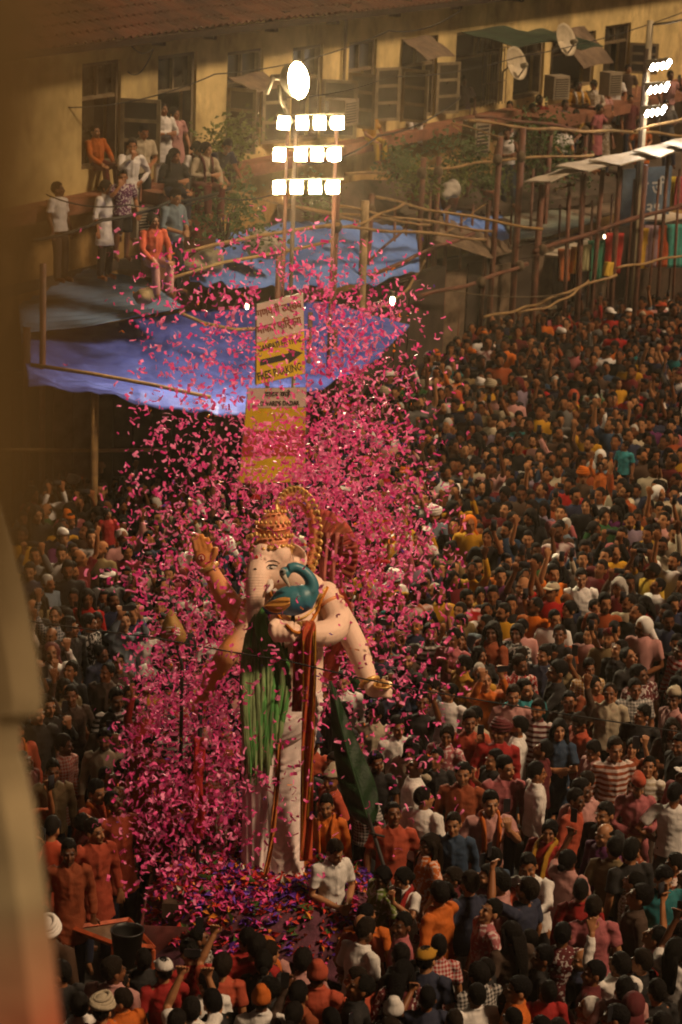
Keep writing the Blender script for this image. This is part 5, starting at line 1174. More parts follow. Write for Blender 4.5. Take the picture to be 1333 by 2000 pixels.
leg([(582, 1360, .05, 46), (576, 1420, .0, 45), (568, 1480, -.04, 42), (564, 1540, -.06, 37), (562, 1600, -.08, 34), (560, 1655, -.08, 35), (560, 1708, -.08, 40)], 'dhoti_leg', True)
leg([(566, 1335, .0, 58), (562, 1360, -.02, 69), (556, 1395, -.02, 72), (550, 1425, -.01, 62), (546, 1450, .02, 44)], 'dhoti_waist', True)
def ribbon(path, wpx, m, name, par=None, wave=.03, th=.02, n=10):
    pts = spans(path, 10); mb = MB(); rows = [[I(x + wpx * (t - .5), y, d + wave * math.sin(t * 9 + i * .25)) for t in [k / n for k in range(n + 1)]] for i, (x, y, d) in enumerate(pts)]
    mb.sheet(rows, th, -FWD); return part(mb, name, m, True, par)
M_sash = mat('sash_red', (.36, .03, .018), .7, .3, 30, .25, 90, col2=(.40, .10, .02)); M_border = mat('sash_gold', (.55, .27, .03), .5, .3, 30, .2, 60, metal=.3)
sa = ribbon([(601, 1212, -.5), (604, 1222, -.72), (603, 1250, -.78), (604, 1330, -.72), (602, 1430, -.62), (600, 1530, -.5), (599, 1620, -.4), (598, 1682, -.36)], 25, M_sash, 'sash', None, .035)
ribbon([(612, 1215, -.5), (615, 1226, -.74), (615, 1252, -.8), (615, 1330, -.745), (611, 1430, -.64), (606, 1530, -.52), (602, 1600, -.43)], 6, M_border, 'sash_border', sa, .012)
ribbon([(593, 1252, -.80), (593, 1330, -.74), (592, 1430, -.64), (592, 1530, -.52), (590, 1675, -.38)], 2.5, M_border, 'sash_border', sa, .005)
ribbon([(584, 1225, -.66), (583, 1262, -.7), (582, 1330, -.64), (580, 1390, -.56)], 20, M_sash, 'sash', None, .035)
ribbon([(545, 1440, -.3), (542, 1520, -.34), (536, 1600, -.36), (528, 1660, -.36), (518, 1712, -.36)], 10, mat('hem_orange', (.5, .17, .04), .6, .3, 12, .2, 60), 'dhoti_border', None, .02)
ribbon([(655, 1150, .18), (672, 1200, .3), (655, 1270, .32), (640, 1330, .3)], 34, mat('shoulder_cloth', (.5, .09, .06), .75, .3, 6, .2), 'shoulder_cloth')
# bangles, armlets and the sweet bowl
def bangle(px, py, dd, r, ax, m=M_gold, w_=4.5):
    ax = Vector(ax).normalized(); a = ax.orthogonal().normalized(); b = ax.cross(a); mb = MB(); c = I(px, py, dd)
    mb.tube([c + a * K(r) * math.cos(t) + b * K(r) * math.sin(t) for t in [2 * math.pi * k / 24 for k in range(25)]], K(w_), 8); part(mb, 'bangle', m)
axf = I(590, 1237, -.56) - I(610, 1239, -.5)
for k in range(3): bangle(584 + k * 7, 1236, -.57 + .02 * k, 19 + k, axf, M_gold, 3.2)
bangle(409, 1108, -.03, 16, I(399, 1086, -.04) - I(420, 1130, 0), M_gold, 5); bangle(722, 1332, .07, 18, I(734, 1350) - I(712, 1305, .1), M_gold, 4.5); bangle(404, 1350, -.06, 15, I(394, 1368) - I(415, 1325), M_gold, 4)
bangle(645, 1180, -.03, 27, I(656, 1188, -.06) - I(640, 1158), M_goldred, 4)
bangle(470, 1192, .15, 26, I(456, 1186) - I(478, 1196), M_goldred, 4)
mb = MB(); prof = [(0, 3), (6, 3), (16, 7), (20, 12), (19, 14), (12, 9), (0, 6)]; c = I(748, 1345, -.06); vv = []
for (r, h) in prof: vv += [c + RIGHT * K(r) * math.cos(t) + Vector((0, 1, 0)) * K(r) * math.sin(t) + ZUP * K(h - 4) for t in [2 * math.pi * k / 20 for k in range(20)]]
mb.add(vv, [(i * 20 + k, i * 20 + (k + 1) % 20, (i + 1) * 20 + (k + 1) % 20, (i + 1) * 20 + k) for i in range(6) for k in range(20)]); bo = part(mb, 'sweet_bowl', M_gold)
for (x, y, r) in ((742, 1336, 6), (752, 1335, 6), (748, 1331, 6)): mb = MB(); mb.ell(I(x, y, -.06), K(r), 10, 8); part(mb, 'sweet', mat('sweet_tan', (.5, .28, .1), .6, .2, 5, .1), True, bo)
# necklaces and sacred thread across the chest
for (dy, r, m) in ((0, 2.6, M_gold), (14, 2.2, M_gold), (30, 3.2, mat('garland_orange', (.6, .2, .02), .8, .3, 20, .3, 50))):
    mb = MB(); pts = []
    for k in range(13):
        t = k / 12; x, y = lerp(520, 640, t), 1148 + (40 + dy * 1.6) * math.sin(math.pi * t); q = on_idol(x, y, .02); pts.append(q[0])
    mb.tube(pts, K(r), 8); part(mb, 'necklace', m)

# ------------------------------------------------------------------ peacock perched on the fist
pk = empty('peacock_statue', I(560, 1212, -.66), 'blue peacock statue with golden wing and long green tail on the fist', 'statue')
M_blue = mat('peacock_blue', (.035, .12, .36), .42, .3, 6, .1, 40, col2=(.02, .07, .26), spec=.5); M_teal = mat('peacock_teal', (.035, .17, .16), .38, .3, 7, .1, 60, col2=(.02, .10, .12), spec=.5)
D0 = -.68
pprims = [EL(571, 1173, D0, 40, 28, 29, VM), EL(590, 1169, D0, 25, 25, 27, VM), T(spans([(592, 1174, D0, 24), (606, 1158, D0, 17), (610, 1143, D0, 13.5), (604, 1127, D0 - .01, 11.5), (591, 1114, D0 - .02, 10.5), (576, 1108, D0 - .04, 10), (564, 1111, D0 - .05, 10)])), EL(557, 1119, D0 - .05, 11, 11, 12, VM), T([(545, 1180, D0, 22), (528, 1188, D0 + .02, 13), (515, 1193, D0 + .03, 7)], 12)]
pm_ = union_mesh(pprims, .01, 'peacock_body', 3, .5); co = get_co(pm_); set_co(pm_, co - np.array(pk.location)); pbd = link_mesh(pm_, 'body', M_blue, pk)
nt_ = M_blue.node_tree; # teal towards the neck: pigment follows the bird's own height
n = nt_.nodes; l = nt_.links; b = n['Principled BSDF']; src = b.inputs['Base Color'].links[0].from_socket; tc = n.new('ShaderNodeTexCoord'); sp = n.new('ShaderNodeSeparateXYZ'); l.new(tc.outputs['Object'], sp.inputs[0])
mr = n.new('ShaderNodeMapRange'); zn = (I(600, 1152).z - pk.location.z); mr.inputs[1].default_value = zn - .05; mr.inputs[2].default_value = zn + .15; l.new(sp.outputs[2], mr.inputs[0]); mx = n.new('ShaderNodeMixRGB'); mx.inputs[2].default_value = (.04, .19, .24, 1); l.new(mr.outputs[0], mx.inputs[0]); l.new(src, mx.inputs[1]); l.new(mx.outputs[0], b.inputs['Base Color'])
def pkpart(mb, name, m, smooth=True, par=None): return mb.build(name, m, par or pk, smooth)
mb = MB(); v, f = T(spans([(553, 1123, D0 - .12, 6), (558, 1132, D0 - .15, 5), (563, 1141, D0 - .16, 3), (566, 1147, D0 - .16, 1)], 4), 10); mb.add(v, f); pkpart(mb, 'beak', mat('beak_bone', (.5, .44, .34), .5, .2, 6, .05))
mb = MB(); mb.ell(I(553, 1117, D0 - .17), (K(6), K(3), K(7)), 12, 8); fp = pkpart(mb, 'face_patch', mat('face_grey', (.34, .36, .33), .5, .2, 6, .05)); mb = MB(); mb.ell(I(552, 1116, D0 - .195), K(2.6), 10, 8); pkpart(mb, 'eye', M_bk, True, fp)
mb = MB(); rows = []
for i in range(17):
    s = i / 16; x = lerp(567, 515, s); hw = 15.5 * math.sin(math.pi * min(1, .12 + s * .88)) ** .75 * (1 - .15 * s); yc = 1175 + 9 * s + 4 * math.sin(s * 3)
    rows.append([I(x, yc + hw * (2 * t - 1), D0 - .20 - .06 * math.sin(math.pi * t) + .12 * s * s + .012 * math.sin(t * 15 + s * 6)) for t in [k / 20 for k in range(21)]])
mb.sheet(rows, .04, -FWD); pkpart(mb, 'wing', mat('wing_gold', (.70, .33, .07), .45, .25, 8, .2, 40, metal=.2))
M_g1 = mat('feather_green', (.11, .33, .08), .75, .4, 6, .3, 30, col2=(.05, .17, .04), stretch=(1, 1, .2)); M_g2 = mat('feather_pale', (.24, .34, .14), .75, .4, 6, .3, 30, stretch=(1, 1, .2))
tl = pkpart(MB().add(*T(spans([(519, 1190, D0 + .02, 8), (508, 1215, D0 + .1, 11), (520, 1260, D0 + .22, 16), (515, 1330, D0 + .2, 13), (510, 1420, D0 + .2, 8)], 3), 12)), 'tail', M_g1)
rt = random.Random(5)
for k in range(110):
    t = (k + rt.random()) / 110 if k < 70 else rt.random(); xt = lerp(482, 556, t); yb = (1440 + 60 * math.sin(t * math.pi) + rt.uniform(-60, 40)) if t > .55 else (1500 + rt.uniform(-50, 40)); yb -= 40 * max(0, t - .6) * 4
    y0 = 1198 + rt.uniform(0, 110 if k > 40 else 30); x0 = lerp(508, lerp(484, 566, t), min(1, (y0 - 1195) / 90)) + (t - .5) * 20; xm = lerp(474, 570, t); w_ = rt.uniform(3.6, 6.8)
    pts = spans([(x0, y0, D0 + .24), (lerp(x0, xm, .75), y0 + 55, D0 + .2 - .05 * math.sin(math.pi * t)), (xm, lerp(y0, yb, .5), D0 + .08 + rt.uniform(-.04, .04)), (lerp(xm, xt, .7) + rt.uniform(-3, 3), lerp(y0, yb, .82), D0 + .05), (xt + rt.uniform(-5, 5), yb, D0 + .14)], 5)
    mb = MB(); n_ = len(pts); rows = []
    for i, (x, y, d) in enumerate(pts):
        s = i / (n_ - 1); hw = w_ * (.35 + .65 * math.sin(math.pi * min(1, s * .8 + .15))) * (1 if s < .9 else .45)
        rows.append([I(x + hw * u, y + 5 * abs(u) * (1 if i % 2 else -.6), d + .018 * abs(u)) for u in (-1, -.5, 0, .5, 1)])
    mb.sheet(rows, .006, -FWD); pkpart(mb, 'feather', M_g1 if rt.random() < .55 else M_g2, True, tl)
mb = MB(); v, f = T([(573, 1200, D0 + .02, 4), (572, 1222, D0 + .03, 4)], 8); mb.add(v, f); pkpart(mb, 'leg', M_bk)

# ------------------------------------------------------------------ leaf banner, marked board and ribbon staff beside the idol
LD = 26.75
lb = empty('leaf_banner', Vector((P(776, 1768, 26.2).x, P(776, 1768, 26.2).y, 0)), 'giant dark green leaf-shaped fan on a thin pole beside the idol', 'banner')
cl_ = spans([(645, 1330, 3), (655, 1370, 10), (665, 1415, 18), (682, 1480, 28), (700, 1540, 35), (712, 1580, 29), (720, 1604, 14), (723, 1612, 3)], 5)
mb = MB(); rows = [[P(x + hw * u * .97, y - hw * u * .26, LD + .12 - .10 * (1 - abs(u)) + .02 * math.sin(y * .12 + 5 * abs(u))) for u in [k / 6 - 1 for k in range(13)]] for (x, y, hw) in cl_]
mb.sheet(rows, .03, -FWD); mb.build('leaf_blade', mat('leaf_dark', (.007, .030, .007), .6, .4, 9, .3, 40, col2=(.004, .017, .005)), lb, True)
mb = MB(); mb.tube([P(x, y, LD - .02) for (x, y, hw) in cl_], K(2.2), 6); mb.build('midrib', mat('rib_green', (.012, .045, .012), .5, .2, 9, 0), lb, True)
mb = MB(); mb.tube([P(718, 1590, LD), P(734, 1640, LD - .1), P(756, 1710, LD - .3), P(776, 1768, LD - .5), Vector((P(790, 1810, LD - .5).x, P(790, 1810, LD - .5).y, .02))], .022, 8); mb.build('pole', mat('pole_black', (.02, .017, .014), .6, .2, 9, 0), lb, True)
mb = MB(); mb.tube([P(722, 1627, LD - .12), P(752, 1634, LD - .12)], .014, 6); mb.build('crosspiece', MATS['pole_black'], lb, True)
bdv = empty('marked_board', Vector((P(352, 1320, 27).x, P(352, 1320, 27).y, 0)), 'tan drop-shaped board with white stripes and red dot held above the crowd', 'placard')
ol = [(333, 1188), (343, 1200), (356, 1220), (365, 1240), (363, 1252), (352, 1260), (330, 1260), (317, 1253), (313, 1240), (318, 1218), (325, 1202)]
mb = MB(); n_ = len(ol); f0 = [P(x, y, 26.9) for x, y in ol]; b0 = [P(x, y, 27.02) for x, y in ol]; cc = P(339, 1232, 26.84)
mb.add(f0 + b0 + [cc], [(k, (k + 1) % n_, 2 * n_) for k in range(n_)] + [tuple(range(2 * n_ - 1, n_ - 1, -1))] + [(k, n_ + k, n_ + (k + 1) % n_, (k + 1) % n_) for k in range(n_)]); mb.build('panel', mat('board_tan', (.42, .24, .07), .6, .3, 5, .15), bdv, True)
for k in range(3):
    mb = MB(); mb.tube([P(325, 1226 + k * 6, 26.83), P(339, 1225 + k * 6, 26.815), P(352, 1228 + k * 6, 26.83)], .008, 6); mb.build('white_stripe', M_wh, bdv, True)
mb = MB(); mb.ell(P(338, 1232, 26.80), (.022, .012, .026), 10, 8); mb.build('red_dot', M_rd, bdv, True)
mb = MB(); mb.tube([P(345, 1255, 26.96), P(356, 1300, 26.98), Vector((P(360, 1320, 27).x, P(360, 1320, 27).y, .0))], .02, 8); mb.build('stick', MATS['pole_black'], bdv, True)
rs = empty('ribbon_staff', Vector((P(388, 1640, 26.9).x, P(388, 1640, 26.9).y, 0)), 'dark staff wrapped in a red ribbon beside the raised arm', 'staff')
mb = MB(); mb.tube([P(392, 1370, 26.95), P(388, 1640, 26.9), Vector((P(388, 1640, 26.9).x, P(388, 1640, 26.9).y, 0))], .025, 8); mb.build('stick', MATS['pole_black'], rs, True)
mb = MB(); rows = [[P(388 + 11 * u + 3 * math.sin(i * .5), 1440 + i * 10, 26.84 + .03 * math.sin(u * 4 + i * .6)) for u in (-1, -.5, 0, .5, 1)] for i in range(21)]; mb.sheet(rows, .012, -FWD); mb.build('ribbon', mat('ribbon_red', (.40, .02, .02), .7, .3, 9, .2), rs, True)

# ------------------------------------------------------------------ cart, flower heap, rail frame and bucket
base_c = I(520, 1715, -.1); zt = base_c.z
cart = empty('idol_cart', Vector((base_c.x, base_c.y, 0)), 'low cart draped in dark maroon under the idol and its flowers', 'cart')
cx_, cy_ = base_c.x, base_c.y
mb = MB(); mb.box((cx_ - .1, cy_, zt - .12), (1.9, 1.3, .16)); mb.build('deck', M_beam, cart)
M_maroon = mat('skirt_maroon', (.10, .018, .016), .8, .35, 4, .2, 20)
for sgn_ in (1, -1):
    mb = MB(); rows = [[Vector((cx_ - 1.25 + 2.3 * t, cy_ + sgn_ * (.86 + .03 * math.sin(t * 40) * s), zt - .2 - (zt - .3) * s)) for t in [k / 60 for k in range(61)]] for s in (0, .33, .66, 1)]
    mb.sheet(rows, .015, (0, sgn_, 0)); mb.build('skirt', M_maroon, cart, True)
    mb = MB(); rows = [[Vector((cx_ - .1 + sgn_ * (1.16 + .03 * math.sin(t * 30) * s), cy_ - .86 + 1.72 * t, zt - .2 - (zt - .3) * s)) for t in [k / 40 for k in range(41)]] for s in (0, .33, .66, 1)]
    mb.sheet(rows, .015, (sgn_, 0, 0)); mb.build('skirt', M_maroon, cart, True)
    for q in (-1, 1):
        mb = MB(); c = Vector((cx_ - .1 + .8 * sgn_, cy_ + q * .7, .22)); mb.tube([c - Vector((0, .05, 0)), c + Vector((0, .05, 0))], .22, 20); mb.build('wheel', M_bk, cart, True)
def heap_z(x, y):
    dx, dy = (x - cx_ - .03) / 1.25, (y - cy_ + .05) / 1.0
    h = max(0, 1 - dx * dx - dy * dy); return zt - .12 + .26 * h ** .6 - .55 * max(0, dx * dx + dy * dy - .75) + .08 * noise.noise(Vector((x * 3, y * 3, 1)))
mb = MB(); rows = [[Vector((cx_ - 1.2 + 2.5 * i / 36, cy_ - 1.15 + 2.2 * j / 26, heap_z(cx_ - 1.2 + 2.5 * i / 36, cy_ - 1.15 + 2.2 * j / 26) - .03)) for i in range(37)] for j in range(27)]
mb.sheet(rows, .05); fh = mb.build('flower_heap', mat('heap_dark', (.10, .03, .05), .9, .4, 9, .4, 30), None, True); tag(fh, 'heap of mixed petals and flowers around the feet of the idol', kind='stuff')
PETC = [('purple', (.12, .03, .34), 1300), ('magenta', (.62, .05, .24), 1300), ('red', (.48, .03, .02), 900), ('orange', (.62, .20, .02), 260), ('green', (.05, .10, .02), 160), ('white', (.6, .55, .48), 90)]
rp = random.Random(3)
for nm, colr, cnt in PETC:
    mb = MB()
    for k in range(cnt):
        while True:
            x, y = cx_ + rp.uniform(-1.25, 1.3), cy_ + rp.uniform(-1.15, 1.05)
            if ((x - cx_ - .03) / 1.35) ** 2 + ((y - cy_ + .05) / 1.2) ** 2 < 1: break
        cl = noise.noise(Vector((x * 2.2, y * 2.2, 5)))
        if nm == 'purple' and (x - cx_ < -.4 and rp.random() < .75 or cl < -.15): continue
        if nm == 'magenta' and x - cx_ > .1 and rp.random() < .6: continue
        p = Vector((x, y, heap_z(x, y) + rp.uniform(0, .05))); a = Vector((rp.gauss(0, 1), rp.gauss(0, 1), rp.gauss(0, .5))).normalized(); b = a.cross(Vector((rp.gauss(0, 1), rp.gauss(0, 1), 1))).normalized(); L = rp.uniform(.03, .065) * (1.5 if nm == 'green' else 1)
        c = a.cross(b) * L * .3
        mb.add([p - a * L + c, p - b * L * .5, p + a * L + c, p + b * L * .5], [(0, 1, 2, 3)])
    po_ = mb.build('flower_petals', mat('petal_' + nm, colr, .7, .25, 8, 0)); tag(po_, {'purple': 'purple petals', 'magenta': 'magenta petals', 'red': 'red petals', 'orange': 'orange marigold petals', 'green': 'green leaves', 'white': 'white blossoms'}[nm] + ' strewn over the flower heap', kind='stuff')
fr = empty('rail_frame', Vector((P(200, 1830, 26).x, P(200, 1830, 26).y, 0)), 'orange-red angle-iron frame of a trailer beside the black tub', 'trailer')
zf = .78; c0, c1, c2, c3 = G(142, 1812, zf), G(252, 1796, zf), G(300, 1850, zf), G(222, 1842, zf)
for a, b in ((c0, c1), (c0, c3), (c1, c2), (c3, c2)):
    mb = MB(); mb.tube([a, b], .028, 4); mb.build('rail', mat('rail_orange', (.45, .09, .03), .6, .3, 9, .2), fr)
mb = MB(); mb.hexa([q - ZUP * .05 for q in (c0, c3, c2, c1)] + [q - ZUP * .02 for q in (c0, c3, c2, c1)]); mb.build('tray', mat('tray_tan', (.16, .10, .06), .7, .3, 6, .1), fr)
for c in (c0, c1, c2, c3):
    mb = MB(); mb.tube([c - ZUP * .03, Vector((c.x, c.y, 0))], .025, 6); mb.build('leg', MATS['rail_orange'], fr)
tb = empty('plastic_tub', G(249, 1880, .5), 'tall black plastic tub beside the flower heap', 'tub'); c = G(249, 1818, 1.05)
mb = MB(); prof = [(.12, -.36), (.165, 0), (.172, 0), (.172, .015), (.155, .015), (.15, -.03), (.115, -.34)]; vv = []
for r, h in prof: vv += [c + Vector((r * math.cos(t), r * math.sin(t), h)) for t in [2 * math.pi * k / 28 for k in range(28)]]
mb.add(vv, [(i * 28 + k, i * 28 + (k + 1) % 28, (i + 1) * 28 + (k + 1) % 28, (i + 1) * 28 + k) for i in range(6) for k in range(28)] + [tuple(range(27, -1, -1)), tuple(range(168, 196))]); mb.build('tub_body', mat('tub_black', (.015, .015, .014), .45, .2, 5, 0), tb, True)
mb = MB(); mb.box(Vector((c.x, c.y, (c.z - .37) / 2)), (.3, .3, c.z - .38)); mb.build('tub_stand', M_beam, tb)
# ------------------------------------------------------------------ spectators on the terrace, in the windows and on the veranda
def on_level(px, py, z, sc=1.0, seat=False):
    """base of a figure whose head shows at (px, py) when it stands (or sits) on level z"""
    h = 1.57 * sc; zb = z if not seat else z - .84 * sc
    p = G(px, py, zb + h); p.z = zb; return p
def at_depth(px, py, d, sc=1.0):
    p = P(px, py, d); p.z -= 1.57 * sc; return p
R_ = math.radians
gT = 'spectators on the terrace and at the windows'
def spec(loc, rz, label, **k):
    o = person(loc, R_(rz), **k); PEOPLE[-1]['label'] = label; PEOPLE[-1]['group'] = gT; return o
wd_ = lambda px, back=.5: wuv(px, 250)[0]
def wall_at(px, py, off, sc=1.0):
    """figure standing 'off' in front of the yellow wall with its head at (px, py)"""
    u, z = wuv(px, py, off); p = WP(u, z - 1.57 * sc, off); return p
spec(wall_at(198, 256, .02, .9), 40, 'person in orange sitting in the dim first window', pose='sit', garment='kurta', sleeve='long', col='orange', lowcol='maroon', scale=.9)
spec(at_depth(246, 284, 41.9), 25, 'man in long white kurta with hand on hip on the terrace', pose='hip', garment='kurta', sleeve='long', col='white', hair='fade', lowcol='white')
spec(at_depth(277, 258, 42.5, .98), 30, 'young man in pale mint shirt looking down near the wall', pose='look_down', garment='shirt', sleeve='short', col='cream', hair='fade', lowcol='black', scale=.98)
spec(at_depth(322, 214, 43.9, .93), 20, 'woman in white tunic with folded arms in the doorway', pose='f_fold', garment='kurta', sleeve='long', col='white', hair='bun', lowcol='white', scale=.93)
spec(at_depth(349, 222, 44.3, .9), 35, 'second woman in pale pink half hidden beside the doorway', pose='f_stand', garment='kurta', sleeve='short', col='pale pink', hair='bun', scale=.9)
spec(at_depth(338, 303, 41.7, .92), 22, 'long-haired girl in black sitting on the parapet', pose='f_sit', garment='tshirt', sleeve='long', col='black', pat=1, hair='long', scale=.92)
spec(at_depth(374, 288, 42.1, .9), 30, 'woman in white sitting behind the girl in black', pose='f_sit', garment='kurta', sleeve='short', col='white', hair='bun', lowcol='maroon', scarf='maroon', scale=.9)
spec(at_depth(398, 292, 41.9, .95), 30, 'woman in cream with maroon scarf sitting at the parapet end', pose='f_sit', garment='kurta', sleeve='long', col='cream', hair='bun', lowcol='maroon', scarf='maroon', scale=.95)
spec(at_depth(420, 262, 43.2, 1.0), 40, 'man in navy shirt leaning out beside the climbing shrub', pose='lean', garment='tshirt', sleeve='short', col='navy', hair='fade', lowcol='brown')
spec(at_depth(239, 345, 40.9, .86), 30, 'barefoot boy in printed purple tee and shorts', pose='neck', garment='tshirt', sleeve='short', col='purple', pat=.25, lower='shorts', lowcol='black', scale=.86)
spec(at_depth(207, 366, 40.9, .95), 55, 'woman in white tunic with dark tied hair at the cable', pose='f_stand', garment='kurta', sleeve='rolled', col='white', hair='bun', lowcol='black', scale=.95)
spec(at_depth(122, 372, 40.9, .95), 60, 'person in white tee in the brown blur at the left', pose='stand_r', garment='tshirt', sleeve='short', col='white', lowcol='brown', scale=.95)
spec(at_depth(346, 384, 40.5, 1.0), 45, 'man in light blue denim shirt with clasped hands', pose='look_down', garment='shirt', sleeve='rolled', col='sky blue', hair='fade', lowcol='black')
spec(at_depth(303, 428, 40.0, 1.0), 25, 'person in bright orange kurta sitting on the roof edge', pose='sit', garment='kurta', sleeve='long', col='coral', hair='bun', lowcol='pale pink', cap=None)
spec(wall_at(808, 190, .05, .85), 15, 'woman in pink sitting in the window with open shutters', pose='f_sit', garment='kurta', sleeve='long', col='pink', hair='long', lowcol='white', scale=.85)
spec(wall_at(727, 222, .35, .8), 40, 'child in yellow trousers perched on the red ledge', pose='sit', garment='shirt', sleeve='short', col='mustard', lowcol='yellow', scale=.8)
spec(wall_at(912, 158, -.1, .92), 0, 'person in lilac shirt behind the dark veranda grille', pose='f_stand', garment='shirt', sleeve='short', col='lavender', hair='bun', scale=.92)
spec(at_depth(1002, 262, 54.6), -10, 'man in white vest with folded arms between the poles', pose='fold', garment='vest', sleeve='none', col='white', lowcol='blue')
spec(at_depth(1006, 208, 56.6, .95), -30, 'person in pale pink reclining against the veranda opening', pose='sit', garment='shirt', sleeve='long', col='pale pink', lowcol='white', scale=.95)
spec(at_depth(1040, 212, 57, .95), 20, 'person in cream sitting on the veranda edge below the dishes', pose='sit', garment='shirt', sleeve='long', col='cream', lowcol='cream', scale=.95)
spec(at_depth(1136, 168, 58.4, .95), 15, 'woman in orange shawl leaning at the veranda', pose='f_fold', garment='kurta', sleeve='long', col='mustard', hair='bun', scarf='white', scale=.95)
spec(at_depth(1164, 165, 58.6, .95), 10, 'woman in embroidered cream tunic at the veranda', pose='f_down', garment='kurta', sleeve='long', col='cream', pat=.25, hair='bun', scale=.95)
spec(at_depth(1166, 212, 57.2, .92), 60, 'girl in long pink dress holding a white paper', pose='f_phone', garment='dress', sleeve='short', col='pink', hair='bun', scale=.92)
spec(at_depth(1206, 150, 60, .95), 10, 'person in white shirt sitting behind the pale mast', pose='sit', garment='shirt', sleeve='short', col='white', lowcol='white', scale=.95)
spec(at_depth(1222, 135, 60.6, .9), 0, 'person in dark top standing at the far window', pose='f_stand', garment='tshirt', sleeve='short', col='brown', hair='bun', scale=.9)
spec(at_depth(1308, 148, 60, .95), 20, 'person in pink shirt and white trousers at the picture edge', pose='phone', garment='shirt', sleeve='short', col='pale pink', lowcol='white', scale=.95)
spec(at_depth(1185, 235, 57.6, .8), 20, 'child in patterned dress beside the girl in pink', pose='f_stand', garment='dress', sleeve='short', col='khaki', pat=.25, hair='bun', scale=.8)

for (x_, y_, d_, rz_, po_, co_, lab_) in ((1062, 196, 57.6, 10, 'f_stand', 'red', 'woman in red behind the covered air conditioner'), (1098, 205, 57.4, 20, 'sit', 'lavender', 'person in lavender sitting under the covered air conditioner'), (1118, 222, 57.2, -20, 'f_sit', 'mustard', 'woman in mustard sitting low on the veranda edge'), (1184, 182, 59, 5, 'f_fold', 'pale pink', 'woman in pale pink with folded arms by the tall cream box'),
        (1236, 196, 59.4, 25, 'stand', 'maroon', 'person in maroon beside the pale mast'), (1262, 240, 58.5, 15, 'f_down', 'orange', 'woman in orange looking down below the small floodlights'), (1316, 205, 59.6, 0, 'fold', 'grey', 'man in grey with folded arms at the picture edge'), (1092, 250, 56.4, 20, 'sit', 'white', 'person in white sitting among the shrubs behind the poles')):
    spec(at_depth(x_, y_, d_, .95), rz_, lab_, pose=po_, garment='kurta' if po_.startswith('f_') else 'shirt', sleeve='short', col=co_, hair='bun' if po_.startswith('f_') else 'short', scale=.95)
# ------------------------------------------------------------------ the street crowd
IDX, IDY = I(540, 1715).x, I(540, 1715).y
ZONE = [(-80, 945), (330, 935), (480, 905), (600, 830), (720, 750), (830, 695), (900, 648), (1000, 606), (1400, 575)]
def top_limit(px):
    for a, b in zip(ZONE, ZONE[1:]):
        if a[0] <= px <= b[0]: return lerp(a[1], b[1], (px - a[0]) / (b[0] - a[0]))
    return 2000
def face_to(x, y, tx, ty): return math.atan2(tx - x, -(ty - y))
